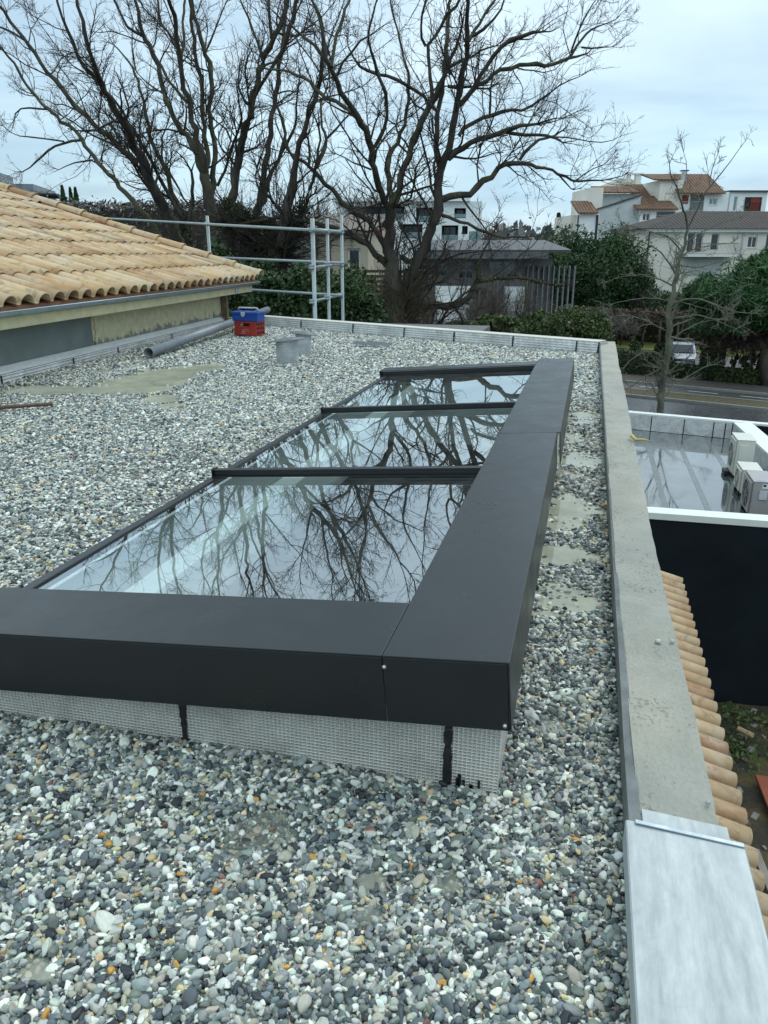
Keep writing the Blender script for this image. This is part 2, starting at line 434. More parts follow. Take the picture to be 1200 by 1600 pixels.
def mk_pebble():
    m, nt, b, out = nmat('river_pebble')
    at_ = N(nt, 'ShaderNodeAttribute'); at_.attribute_type = 'INSTANCER'; at_.attribute_name = 'pcol'
    f = noise(nt, 1.6, 4, 0.65)
    sw = ramp(nt, f, [(0.3, g(0.82)), (0.55, g(1.0)), (0.75, g(1.18))])
    c = mixc(nt, 1.0, at_.outputs['Vector'], sw, 'MULTIPLY')
    oi = N(nt, 'ShaderNodeObjectInfo')
    nt.links.new(c, b.inputs['Base Color'])
    nt.links.new(ramp(nt, f, [(0.3, g(0.34)), (0.7, g(0.6))]), b.inputs['Roughness'])
    b.inputs['Specular IOR Level'].default_value = 0.42
    return m
m_peb = mk_pebble()
peb = bpy.data.objects.new('roof_pebbles', me); COL.objects.link(peb)
struct(peb, 'grey, white and ochre river pebbles spread over the flat roof', 'stuff')
ng = bpy.data.node_groups.new('pebble_scatter', 'GeometryNodeTree')
ng.interface.new_socket('Geometry', in_out='INPUT', socket_type='NodeSocketGeometry')
ng.interface.new_socket('Geometry', in_out='OUTPUT', socket_type='NodeSocketGeometry')
gi = ng.nodes.new('NodeGroupInput'); go = ng.nodes.new('NodeGroupOutput')
iop = ng.nodes.new('GeometryNodeInstanceOnPoints')
ng.links.new(gi.outputs[0], iop.inputs['Points'])
g2i = ng.nodes.new('GeometryNodeGeometryToInstance')
for k in range(9):
    ico = ng.nodes.new('GeometryNodeMeshIcoSphere'); ico.inputs['Radius'].default_value = 1.0; ico.inputs['Subdivisions'].default_value = 3
    sp = ng.nodes.new('GeometryNodeSetPosition'); nz = ng.nodes.new('ShaderNodeTexNoise')
    nz.noise_dimensions = '4D'; nz.inputs['W'].default_value = k * 7.3; nz.inputs['Scale'].default_value = 0.75; nz.inputs['Detail'].default_value = 0.6
    sub = ng.nodes.new('ShaderNodeVectorMath'); sub.operation = 'SUBTRACT'; sub.inputs[1].default_value = (0.5, 0.5, 0.5)
    scv = ng.nodes.new('ShaderNodeVectorMath'); scv.operation = 'SCALE'; scv.inputs['Scale'].default_value = 1.15
    ng.links.new(nz.outputs['Color'], sub.inputs[0]); ng.links.new(sub.outputs[0], scv.inputs[0])
    ng.links.new(scv.outputs[0], sp.inputs['Offset']); ng.links.new(ico.outputs[0], sp.inputs['Geometry'])
    ss = ng.nodes.new('GeometryNodeSetShadeSmooth'); ng.links.new(sp.outputs[0], ss.inputs[0])
    sm = ng.nodes.new('GeometryNodeSetMaterial'); sm.inputs['Material'].default_value = m_peb
    ng.links.new(ss.outputs[0], sm.inputs[0]); ng.links.new(sm.outputs[0], g2i.inputs[0])
ng.links.new(g2i.outputs[0], iop.inputs['Instance'])
iop.inputs['Pick Instance'].default_value = True
for nm, sock in (('scl', 'Scale'), ('rot', 'Rotation')):
    na = ng.nodes.new('GeometryNodeInputNamedAttribute'); na.data_type = 'FLOAT_VECTOR'; na.inputs['Name'].default_value = nm
    ng.links.new(na.outputs[0], iop.inputs[sock])
rv = ng.nodes.new('FunctionNodeRandomValue'); rv.data_type = 'INT'; rv.inputs[4].default_value = 0; rv.inputs[5].default_value = 8
ng.links.new(rv.outputs[2], iop.inputs['Instance Index'])
ng.links.new(iop.outputs[0], go.inputs[0])
md = peb.modifiers.new('scatter', 'NODES'); md.node_group = ng
me.materials.append(m_peb)

# ------------------------------------------------------------------ puddles
def mk_water(name, col, fac_lo, fac_hi):
    m, nt, b, out = nmat(name)
    b.inputs['Base Color'].default_value = (*col, 1); b.inputs['Roughness'].default_value = 0.045; b.inputs['IOR'].default_value = 1.33
    bump(nt, b, noise(nt, 14, 2), 0.05, 0.004)
    tr = N(nt, 'ShaderNodeBsdfTransparent'); gl = N(nt, 'ShaderNodeBsdfGlossy'); gl.inputs['Roughness'].default_value = 0.04
    fr = N(nt, 'ShaderNodeFresnel'); fr.inputs['IOR'].default_value = 1.33
    m1 = N(nt, 'ShaderNodeMixShader'); m2 = N(nt, 'ShaderNodeMixShader')
    nt.links.new(fr.outputs[0], m1.inputs[0]); nt.links.new(tr.outputs[0], m1.inputs[1]); nt.links.new(gl.outputs[0], m1.inputs[2])
    dep = N(nt, 'ShaderNodeAttribute'); dep.attribute_name = 'water_depth'; dm = N(nt, 'ShaderNodeMath', operation='MULTIPLY'); nt.links.new(ramp(nt, dep.outputs['Fac'], [(0.12, g(0.0)), (0.75, g(1.0))]), dm.inputs[0])
    nt.links.new(ramp(nt, noise(nt, 6, 5, 0.6, dist=0.5), [(0.35, g(fac_lo)), (0.6, g(fac_hi))]), dm.inputs[1]); nt.links.new(dm.outputs[0], m2.inputs[0])
    nt.links.new(m1.outputs[0], m2.inputs[1]); nt.links.new(b.outputs[0], m2.inputs[2]); nt.links.new(m2.outputs[0], out.inputs[0])
    return m
M['murky'] = mk_water('murky_rain_water', (0.46, 0.47, 0.36), 0.68, 0.95)
M['thin_water'] = mk_water('cloudy_thin_water', (0.44, 0.45, 0.36), 0.15, 0.6)
def puddle_sheet(name, kinds, mat, lab, z, step):
    V = []; Fc = []; seen = {}
    for cx0, cy0, rx, ry, k in puds:
        if k not in kinds: continue
        x0, x1 = cx0 - rx * 1.7, cx0 + rx * 1.7; y0, y1 = cy0 - ry * 1.7, cy0 + ry * 1.7
        for i in range(int(x0 / step) - 1, int(x1 / step) + 1):
            for j in range(int(y0 / step) - 1, int(y1 / step) + 1): seen[(i, j)] = 1
    ks = np.array(list(seen)); xc = (ks[:, 0] + .5) * step; yc = (ks[:, 1] + .5) * step
    ok = (pudmask(xc, yc, kinds) > 0.02) & inside_roof(xc, yc)
    vid = {}
    def vi(i, j):
        if (i, j) not in vid: vid[(i, j)] = len(V); V.append((i * step, j * step, z))
        return vid[(i, j)]
    for (i, j) in ks[ok]:
        Fc.append((vi(i, j), vi(i + 1, j), vi(i + 1, j + 1), vi(i, j + 1)))
    me = npmesh(name, V, Fc, mat); va = np.array(V); dv = pudmask(va[:, 0], va[:, 1], kinds) * (2.4 if kinds == (2,) else 1.0)
    at_ = me.attributes.new('water_depth', 'FLOAT', 'POINT'); at_.data.foreach_set('value', dv.astype(np.float32)); return struct(link(name, me), lab)
puddle_sheet('puddle', (0,), M['murky'], 'murky beige puddle on the gravel before the tiled house', WATER, 0.03)
puddle_sheet('puddle', (1,), M['murky'], 'murky rain water between the skylight and the concrete parapet', WATER + 0.001, 0.015)
puddle_sheet('puddle', (2,), M['thin_water'], 'thin cloudy water among the near pebbles', -0.0175, 0.008)

# ------------------------------------------------------------------ skylight
sky = thing('skylight', 'long dark grey framed skylight with three mirror-like panes on the gravel roof', 'skylight', (-0.8, 3.5, 0))
def skbox(mb, a0, a1, y0, y1, h0, h1): mb.box((a0, y0, h0), (a1, y1, h1), T=lambda a, y, h: SK(a, y, h))
T_ = 0.004
def cover(name, a0, a1, y0, y1, sk_l=False, sk_r=False, sk_f=False, sk_b=False, hf=-0.15, mat='cover', hin=-0.06, lab=None):
    mb = MB(); skbox(mb, a0, a1, y0, y1, -T_, 0)
    if sk_r: skbox(mb, a0, a0 + T_, y0, y1, hf, -T_)
    if sk_l: skbox(mb, a1 - T_, a1, y0 + (T_ if sk_f else 0), y1, hin, -T_)
    if sk_f: skbox(mb, a0 + (T_ if sk_r else 0), a1, y0, y0 + T_, hf, -T_)
    if sk_b: skbox(mb, a0 + (T_ if sk_r else 0), a1 - (T_ if sk_l else 0), y1 - T_, y1, hin, -T_)
    o = obj(name, mb, M[mat], sky, bevel=0.0015)
    if lab: o['label'] = lab
    return o
cover('cover_panel', 0.0, 0.2495, 0.0, 2.026, sk_l=True, sk_r=True, sk_f=True, lab='near right cover with the open mitred corner')
cover('cover_panel', -0.014, 0.247, 2.031, 4.59, sk_l=True, sk_r=True, sk_b=True, lab='far right cover behind the seam')
cover('cover_panel', 0.2503, 1.75, 0.0, 0.2485, sk_l=True, sk_f=True, sk_b=True, lab='front cover facing the viewer')
cover('cover_panel', 0.250, 1.40, 4.31, 4.48, sk_l=True, sk_b=True, hin=-0.12, lab='narrow far end cover')
for (a, h) in ((0.246, -0.024), (0.012, -0.137), (1.5, -0.03)):      # screws
    mb = MB(); c = SK(a, -0.002, h)
    mb.tube([c + Vector((0, 0.003, 0)), c + Vector((0, -0.002, 0)), c + Vector((0, -0.004, 0))], [0.0042, 0.0042, 0.002], 10)
    obj('screw', mb, M['screw'], sky, smooth=False)
# glazing bars: black stepped profiles standing on the glass
def bar(y, a1=1.345, w=0.030):
    mb = MB()
    skbox(mb, 0.252, a1, y, y + w, -0.028, -0.003)
    skbox(mb, 0.252, a1, y - 0.004, y, -0.019, -0.015)
    skbox(mb, 0.252, a1, y - 0.010, y + w + 0.008, -0.0330, -0.028)
    skbox(mb, 0.252, a1, y - 0.003, y, -0.007, -0.003)
    o = obj('glazing_bar', mb, M['rubber'], sky, bevel=0.0012)
    mb = MB(); skbox(mb, a1 + 0.0005, a1 + 0.004, y - 0.012, y + w + 0.01, -0.040, 0.001)
    obj('end_cap', mb, M['rubber'], o)
for y in (1.455, 2.815): bar(y)
bar(4.275, 1.37)
# left bead and the glass
mb = MB(); skbox(mb, 1.328, 1.356, 0.2485, 4.31, -0.060, -0.031); obj('edge_trim', mb, M['cover'], sky, bevel=0.001)
mb = MB(); skbox(mb, 1.322, 1.328, 0.2485, 4.31, -0.0350, -0.0305); obj('gasket', mb, M['rubber'], sky)
m_gl, nt, b, out = nmat('solar_glass')
nt.nodes.remove(b)
fr = N(nt, 'ShaderNodeFresnel'); bkf = N(nt, 'ShaderNodeNewGeometry'); bi = N(nt, 'ShaderNodeMath', operation='MULTIPLY_ADD'); nt.links.new(bkf.outputs['Backfacing'], bi.inputs[0]); bi.inputs[1].default_value = -1.5; bi.inputs[2].default_value = 2.0; nt.links.new(bi.outputs[0], fr.inputs['IOR'])
ma = N(nt, 'ShaderNodeMath', operation='MULTIPLY_ADD'); ma.inputs[1].default_value = 0.85; ma.inputs[2].default_value = 0.29
nt.links.new(fr.outputs[0], ma.inputs[0])
gl = N(nt, 'ShaderNodeBsdfGlossy'); gl.inputs['Roughness'].default_value = 0.0; gl.inputs['Color'].default_value = (0.93, 0.97, 0.98, 1)
tr = N(nt, 'ShaderNodeBsdfTransparent'); tr.inputs['Color'].default_value = (0.86, 0.965, 0.93, 1)
ms = N(nt, 'ShaderNodeMixShader')
nt.links.new(ma.outputs[0], ms.inputs[0]); nt.links.new(tr.outputs[0], ms.inputs[1]); nt.links.new(gl.outputs[0], ms.inputs[2])
bp = N(nt, 'ShaderNodeBump'); bp.inputs['Strength'].default_value = 0.035; bp.inputs['Distance'].default_value = 0.01
nt.links.new(noise(nt, 2.0, 2), bp.inputs['Height']); nt.links.new(bp.outputs[0], gl.inputs['Normal'])
df = N(nt, 'ShaderNodeBsdfDiffuse'); df.inputs['Color'].default_value = (.6, .6, .57, 1); md_ = N(nt, 'ShaderNodeMixShader'); nt.links.new(ramp(nt, noise(nt, 9, 8, .75), [(.45, g(.008)), (.75, g(.07))]), md_.inputs[0]); nt.links.new(ms.outputs[0], md_.inputs[1]); nt.links.new(df.outputs[0], md_.inputs[2])
nt.links.new(md_.outputs[0], out.inputs[0])
M['glass'] = m_gl
for y0, y1 in ((0.252, 1.452), (1.487, 2.812), (2.847, 4.272)):
    mb = MB(); mb.quad(SK(0.253, y0, -0.036), SK(0.253, y1, -0.036), SK(1.3215, y1, -0.036), SK(1.3215, y0, -0.036))
    obj('glass_pane', mb, M['glass'], sky)
# upstand clad with silver felt, black bitumen joints
def sk_under(x):                        # height of the covers' underside over x
    a = (C0.x - x) / 0.99698; return C0.z - 0.07764 * a - 0.012
def felt(x0, x1):
    mb = MB(); z0, z1 = sk_under(x0), sk_under(x1)
    p = [(x0, SKY0, -0.05), (x1, SKY0, -0.05), (x1, SKY0 + 0.03, -0.05), (x0, SKY0 + 0.03, -0.05),
         (x0, SKY0, z0), (x1, SKY0, z1), (x1, SKY0 + 0.03, z1), (x0, SKY0 + 0.03, z0)]
    mb.hexa(p); return obj('felt_panel', mb, M['foil'], sky)
for x0, x1 in ((-1.70, -0.824), (-0.814, -0.216), (-0.206, -0.105)): felt(x0, x1)
for x, w in ((-0.819, 0.0065), (-0.211, 0.0075)):
    mb = MB()
    zt = sk_under(x); nseg = 26
    for k in range(nseg):
        za, zb = -0.04 + (zt + 0.04) * k / nseg, -0.04 + (zt + 0.04) * (k + 1) / nseg
        ww = w * rnd.uniform(0.75, 1.35) * (1.5 if k < 3 else 1)
        mb.box((x - ww, SKY0 - 0.004 - rnd.uniform(0, .002), za), (x + ww, SKY0 + 0.01, zb))
    obj('bitumen_joint', mb, M['bitumen'], sky)
mb = MB()
for k in range(6):                     # bitumen squeezed out at the foot of the corner strip
    x = -0.108 - rnd.uniform(0, 0.085); z = -.01
    w = rnd.uniform(0.0015, 0.0045); mb.box((x - w, SKY0 - 0.003, z - 0.006), (x + w, SKY0 + 0.005, z + rnd.uniform(0.004, 0.028)))
obj('bitumen_drips', mb, M['bitumen'], sky)
mb = MB()                               # the other sides of the upstand
mb.box((SKX1 - 0.03, SKY0 + 0.031, -0.05), (SKX1, SKY1, sk_under(SKX1) - 0.012)); 
mb.box((SKX0, SKY1 - 0.03, -0.05), (SKX1 - 0.031, SKY1, 0.18))
mb.box((SKX0 + 0.001, SKY0 + 0.031, -0.05), (SKX0 + 0.03, SKY1 - 0.031, 0.125))
obj('upstand', mb, M['foil'], sky)
# the white shaft and room below the glass
mb = MB()
mb.box((SKX0 + 0.031, SKY0 + 0.08, -0.35), (SKX0 + 0.05, SKY1 - 0.031, 0.12)); mb.box((SKX1 - 0.10, SKY0 + 0.08, -0.35), (SKX1 - 0.032, SKY1 - 0.031, 0.20))
mb.box((SKX0 + 0.051, SKY0 + 0.05, -0.35), (SKX1 - 0.101, SKY0 + 0.08, 0.16)); mb.box((SKX0 + 0.051, SKY1 - 0.06, -0.35), (SKX1 - 0.101, SKY1 - 0.031, 0.12))
obj('shaft_lining', mb, M['white_in'], sky)
mb = MB(); skbox(mb, 1.03, 1.13, 0.07, 4.45, -0.22, -0.088); obj('white_beam', mb, M['white_in'], sky, bevel=0.004)
room = MB()
rx0, rx1, ry0, ry1, rz0, rz1 = -3.6, 0.05, 0.4, 7.4, -2.95, -0.351
for lo, hi in (((rx0, ry0, rz0 - .1), (rx1, ry1, rz0)),): room.box(lo, hi)
fl = struct(obj('room_floor', room, M['floor_in']), 'grey floor of the room under the skylight')
room = MB()
room.box((rx0 - .1, ry0, rz0), (rx0, ry1, rz1)); room.box((rx1, ry0, rz0), (rx1 + .08, ry1, rz1))
room.box((rx0 - .1, ry0 - .1, rz0), (rx1 + .08, ry0, rz1)); room.box((rx0 - .1, ry1, rz0), (rx1 + .08, ry1 + .1, rz1))
struct(obj('room_walls', room, M['white_in']), 'white walls of the room under the skylight')

# ------------------------------------------------------------------ right parapet
par = thing('parapet_wall', 'low raw concrete parapet wall along the right edge of the roof', 'wall', (0.22, 4, 0))
mb = MB()                                # concrete top with slightly wavy broken arrises
ys = np.concatenate([np.arange(-1.2, 9.30, 0.06), [9.36]])
L, R_ = [], []
def wob(y, s): return (vnoise(np.array([y]), np.array([s * 3.1]), 2.0, _gx)[0] - .5) * .010 + (vnoise(np.array([y]), np.array([s * 7.7]), 14.0, _gy)[0] - .5) * .006
for y in ys:
    xr = np.interp(y, [-1, 1.25, 1.5, 2.14, 4.13, 9.38], [.296, .298, .300, .289, .294, .312]) + wob(y, 1)
    xl = np.interp(y, [-1, 1.35, 2.0, 3.1, 9.3], [.158, .160, .152, .146, .153]) + wob(y, 2) * 0.4
    zt = np.interp(y, [-1, 1.2, 9.3], [.083, .083, .085]) + wob(y, 3) * 0.15
    L.append((xl, y, zt)); R_.append((xr, y, zt - 0.002))
for i in range(len(ys) - 1):
    y0, y1 = ys[i], ys[i + 1]
    mb.quad(L[i], R_[i], R_[i + 1], L[i + 1])
    mb.quad((L[i][0], y0, -0.32), L[i], L[i + 1], (L[i + 1][0], y1, -0.32))
    mb.quad(R_[i], (R_[i][0] - .004, y0, -0.32), (R_[i + 1][0] - .004, y1, -0.32), R_[i + 1])
mb.quad((L[-1][0], ys[-1], -0.32), L[-1], R_[-1], (R_[-1][0], ys[-1], -0.32))
obj('concrete_top', mb, M['concrete'], par)
m_membr = simple('grey_membrane', (0.17, 0.185, 0.18), 0.6, 0.1, 0.35, 12, 0.5, 60, 0.004)
mb = MB()                                # membrane turned up the inner face
for i in range(len(ys) - 1):
    y0, y1 = ys[i], ys[i + 1]
    za, zb = [.080 + (vnoise(np.array([y]), np.array([1.]), 6.0, _gx)[0] - .5) * .012 for y in (y0, y1)]
    mb.quad((XR + .002, y0, -.05), (XR - .002, y0, za), (XR - .002, y1, zb), (XR + .002, y1, -.05))
    mb.quad((XR - .002, y0, za), (L[i][0] + .003, y0, za + .004), (L[i + 1][0] + .003, y1, zb + .004), (XR - .002, y1, zb))
obj('membrane_upstand', mb, m_membr, par)
# zinc coping over the near end, with the clip strip lying on the concrete
T2 = lambda *q: q
mb = MB()
yz = [-1.2, 0.2, 0.5, 0.8, 1.0, 1.175]
for i in range(len(yz) - 1):
    mb.box((.137, yz[i], .0965), (.326, yz[i + 1], .1005)); 
mb = MB()
prof = [(.134, .05), (.1345, .098), (.137, .1005), (.325, .1015), (.3275, .099), (.328, .045)]
nseg = 40
for j in range(nseg + 1):
    y = -1.2 + (1.185 + 1.2) * j / nseg
    for i, (x, z) in enumerate(prof):
        bz = (vnoise(np.array([y * 1.0]), np.array([x * 9.]), 3.0, _gx)[0] - .5) * .004 if 1 < i < 4 else 0
        mb.v.append((x, y - (x - .134) * (0.06 if j == nseg else 0), z + bz))
for j in range(nseg):
    for i in range(len(prof) - 1):
        a = j * len(prof) + i; mb.f.append((a, a + 1, a + 1 + len(prof), a + len(prof)))
cp = obj('zinc_coping', mb, M['zinc'], par)
mb = MB(); mb.box((.150, 1.176, .1020), (.326, 1.186, .1045), T=lambda x, y, z: (x, y - (x - .146) * .09, z)); obj('fold', mb, M['gutter_zinc'], cp, bevel=.001)
mb = MB(); mb.box((.166, 1.19, .0855), (.309, 1.238, .0885), T=lambda x, y, z: (x, y - (x - .146) * .09, z)); obj('clip_strip', mb, M['zinc'], par)
mb = MB()                                # outer wall of the building below the parapet
mb.box((.10, -3, G), (.292, 9.36, -.322)); obj('outer_wall', mb, simple('pale_render', (0.42, 0.40, 0.34), 0.9, 0, .12, 2, .2), par)
# yellow peel and small stones lying on the concrete
mb = MB(); c = onz(990, 688, .088); mb.tube([c + Vector((-.015, .06, .004)), c + Vector((-.01, .02, .02)), c + Vector((.01, -.01, .006)), c + Vector((.05, -.02, .012)), c + Vector((.085, -.015, .004))], [.004, .010, .009, .007, .003], 6)
tag(obj('foam_scrap', mb, simple('yellow_foam', (.62, .50, .18), .7), smooth=True), 'small yellow curl of foam on the parapet edge above the lower roof', 'scrap')
mbs = MB()
for k in range(6): pass
for q, r in (((1028, 1003), .008), ((1050, 1003), .006), ((1106, 1255), .005)):
    c = onz(*q, .087); mb = MB(); mb.lathe(c, [(0.0005, -.002), (r, 0), (r * .8, .006), (.0005, .008)], 9)
    tag(obj('pebble', mb, simple('pale_pebble', (.5, .5, .46), .6), smooth=True), {.008: 'white pebble lying on the concrete parapet, the larger one', .006: 'greyish pebble beside the white one on the parapet', .005: 'tiny pebble on the parapet near the zinc coping'}[r], 'pebble')

# ------------------------------------------------------------------ far parapet
fp = thing('far_parapet', 'low silver felt clad parapet closing the far end of the gravel roof', 'wall', (-2.6, 10.3, 0))
def FP(s, w, z): return Vector((FA.x + FT.x * s - FN.x * w, FA.y + FT.y * s - FN.y * w, z))   # w away from viewer
seams = []
for q in [(892,550),(789,542),(690,535),(597,530),(506,524),(420,517)]:
    p = onz(*q); seams.append((Vector((p.x, p.y)) - FA).dot(FT))
seams = [s + 0 for s in sorted(seams)] ; LF = (FB - FA).length
edges = [0.0] + seams + [LF]
for i in range(len(edges) - 1):
    mb = MB(); mb.box((edges[i] + .006, -0.0, -.05), (edges[i + 1] - .006, .02, .112), T=lambda s, w, z: FP(s, w + max(0, z) * .12, z)); obj('felt_panel', mb, M['foil_far'], fp)
for s in seams + [0.02]:
    mb = MB()
    for k in range(8):
        w = rnd.uniform(.006, .011); mb.box((s - w, -.006, -.02 + k * .0165), (s + w, .012, -.02 + (k + 1) * .0165), T=lambda s, w, z: FP(s, w + max(0, z) * .12, z))
    obj('bitumen_joint', mb, M['bitumen'], fp)
mb = MB(); mb.box((0, .021, G), (LF, .20, .108), T=FP); obj('wall_core', mb, simple('pale_block', (.42, .41, .38), .9), fp)
mb = MB(); mb.box((.03, .012, .1135), (LF, .205, .122), T=FP); obj('capping', mb, simple('pale_capping', (.60, .58, .52), .7, 0, .15, 4), fp)

# ------------------------------------------------------------------ tiled house on the left
def HW(s, w, z): return Vector((WA.x + WT.x * s + WN.x * w, WA.y + WT.y * s + WN.y * w, z))   # w towards the gravel
hs = thing('tiled_house', 'low house with a buff Roman tile roof and zinc gutter left of the gravel', 'house', tuple(HW(1, -2, 0)))
S0, S1 = -3.4, 3.92
mb = MB(); mb.box((S0, -.30, -.3), (0.05, 0.0, .50), T=HW); obj('mortar_wall', mb, M['mortar'], hs)['label'] = 'smooth grey mortar part of the wall'
m_rend, nt, b, out = nmat('scabby_cream_render')
f = noise(nt, 9, 6, 0.65, dist=0.8); tc = N(nt, 'ShaderNodeTexCoord'); sep = N(nt, 'ShaderNodeSeparateXYZ'); nt.links.new(tc.outputs['Object'], sep.inputs[0])
zz = N(nt, 'ShaderNodeMapRange'); zz.inputs['From Min'].default_value = .10; zz.inputs['From Max'].default_value = .26; zz.inputs['To Min'].default_value = .30; zz.inputs['To Max'].default_value = -.12
nt.links.new(sep.outputs['Z'], zz.inputs['Value']); ad = N(nt, 'ShaderNodeMath', operation='ADD'); nt.links.new(f, ad.inputs[0]); nt.links.new(zz.outputs[0], ad.inputs[1])
drip = noise(nt, 26, 4, 0.6, stretch=(1, 1, .35)); ad2 = N(nt, 'ShaderNodeMath', operation='MULTIPLY_ADD'); nt.links.new(drip, ad2.inputs[0]); ad2.inputs[1].default_value = .55; nt.links.new(ad.outputs[0], ad2.inputs[2])
k = ramp(nt, ad2.outputs[0], [(.86, g(0)), (.93, g(1))])
c = mixc(nt, k, ramp(nt, noise(nt, 14, 4, .6), [(.3, (.40, .36, .22)), (.6, (.52, .47, .31)), (.8, (.60, .56, .42))]), (.17, .165, .14))
nt.links.new(c, b.inputs['Base Color']); b.inputs['Roughness'].default_value = .9; bump(nt, b, drip, .7, .015)
mb = MB()                                 # rough edge of the cream render over the mortar
zs = np.linspace(.10, .50, 15); ed = [0.05 + .06 * (.5 - z) / .4 + rnd.uniform(-.035, .03) for z in zs]
for i in range(14):
    for (sa, sb) in (((ed[i], ed[i + 1]), (S1, S1)),):
        p = [HW(sa[0], .012, zs[i]), HW(S1, .012, zs[i]), HW(S1, .012, zs[i + 1]), HW(sa[1], .012, zs[i + 1])]; mb.quad(*p)
        mb.quad(HW(sa[0], 0, zs[i]), p[0], p[3], HW(sa[1], 0, zs[i + 1]))
mb.box((0.0501, -.30, -.3), (S1, 0.0, .50), T=HW)
obj('render_wall', mb, m_rend, hs)['label'] = 'rough cream rendered part of the wall'
# sloping zinc flashing and felt below
def HF(s, w, z): return HW(s, w, z)
mb = MB()
mb.box((S0, .005, .105), (S1 + .05, .016, .132), T=HW)
mb.hexa([HW(S0, .016, .088), HW(S0, .060, .070), HW(S1 + .1, .060, .070), HW(S1 + .1, .016, .088), HW(S0, .016, .131), HW(S0, .064, .078), HW(S1 + .1, .064, .078), HW(S1 + .1, .016, .131)][0:8])
obj('flashing', mb, M['zinc'], hs)
hse = []
for q in [(22, 600), (110, 570), (184, 552), (265, 530)]:
    p = onz(*q, 0.0); hse.append((Vector((p.x, p.y)) - WA).dot(WT))
ed = [S0] + sorted(hse) + [S1]
for i in range(len(ed) - 1):
    mb = MB(); mb.box((ed[i] + .005, .046, -.05), (ed[i + 1] - .005, .060, .069), T=HW); obj('felt_panel', mb, M['foil_far'], hs)
for s in hse:
    mb = MB(); mb.box((s - .009, .050, -.05), (s + .009, .066, .066), T=HW); obj('bitumen_joint', mb, M['bitumen'], hs)
m_fas = simple('cream_painted_board', (.56, .50, .30), .55, 0, .16, 7, .1)
mb = MB(); mb.box((S0, .20, .457), (4.85, .225, .552), T=HW); obj('fascia_board', mb, m_fas, hs, bevel=.002)
mb = MB(); mb.box((S0, .001, .49), (4.83, .199, .50), T=HW); mb.box((S1 + .001, -1.2, .49), (4.83, .0, .50), T=HW); obj('soffit', mb, m_fas, hs)
mb = MB()                                 # half round gutter
n_ = 10; ga = [math.pi * (1 + k / n_) for k in range(n_ + 1)]
def gut(s0, s1, r=.042, w=.275, z=.602, t=.004):
    mb = MB(); P = [(w + (r) * math.cos(a), z + r * math.sin(a)) for a in ga] + [(w + (r - t) * math.cos(a), z + (r - t) * math.sin(a)) for a in ga[::-1]]
    k = len(P)
    for s in (s0, s1):
        for (ww, z_) in P: mb.v.append(tuple(HW(s, ww, z_)))
    for i in range(k): j = (i + 1) % k; mb.f.append((i, j, k + j, k + i))
    for m_ in range(n_): 
        for o_ in (0, k): mb.f.append((o_ + m_, o_ + m_ + 1, o_ + k - 2 - m_, o_ + k - 1 - m_))
    return mb
gu = obj('gutter', gut(S0, 5.0), M['gutter_zinc'], hs, smooth=False)
mb = MB(); mb.tube([HW(S0, .319, .604), HW(5.0, .319, .604)], .007, 8); obj('rolled_edge', mb, M['gutter_zinc'], gu, smooth=True)
for s in np.arange(-2.1, 5.0, .48):
    mb = MB(); P = [(.275 + .045 * math.cos(a), .602 + .045 * math.sin(a)) for a in ga]
    for i in range(len(P) - 1):
        (w0, z0), (w1, z1) = P[i], P[i + 1]
        mb.quad(HW(s - .012, w0, z0), HW(s + .012, w0, z0), HW(s + .012, w1, z1), HW(s - .012, w1, z1))
    mb.box((s - .012, .226, .56), (s + .012, .236, .61), T=HW)
    obj('gutter_bracket', mb, M['gutter_zinc'], hs)
mb = MB(); mb.box((4.0, .2255, .475), (4.16, .236, .535), T=HW); obj('metal_plate', mb, M['zinc'], hs)
# roof plane
RP = math.radians(17); EZ = .628; EW = .235
def RFp(s, q, h=0.0):     # s along eave, q up the slope, h normal
    return HW(s, EW - q * math.cos(RP) + h * math.sin(RP), EZ + q * math.sin(RP) + h * math.cos(RP))
def rake(q): return 5.02 + q * .07
mb = MB()
P = [RFp(S0, .03, -.02), RFp(rake(0), .03, -.02), RFp(rake(6.3), 6.3, -.02), RFp(S0, 6.3, -.02)]
P2 = [Vector(p) - Vector((0, 0, .05)) for p in P]; mb.hexa(P2 + P)
obj('roof_deck', mb, simple('red_underlay', (.22, .045, .035), .7, 0, .3, 8), hs)
mb = MB(); mb.hexa([RFp(S0, -.02, -.045), RFp(rake(0), -.02, -.045), RFp(rake(0), .03, -.045), RFp(S0, .03, -.045), RFp(S0, -.02, .005), RFp(rake(0), -.02, .005), RFp(rake(0), .03, .005), RFp(S0, .03, .005)])
obj('eave_strip', mb, simple('terracotta_strip', (.36, .17, .09), .8), hs)
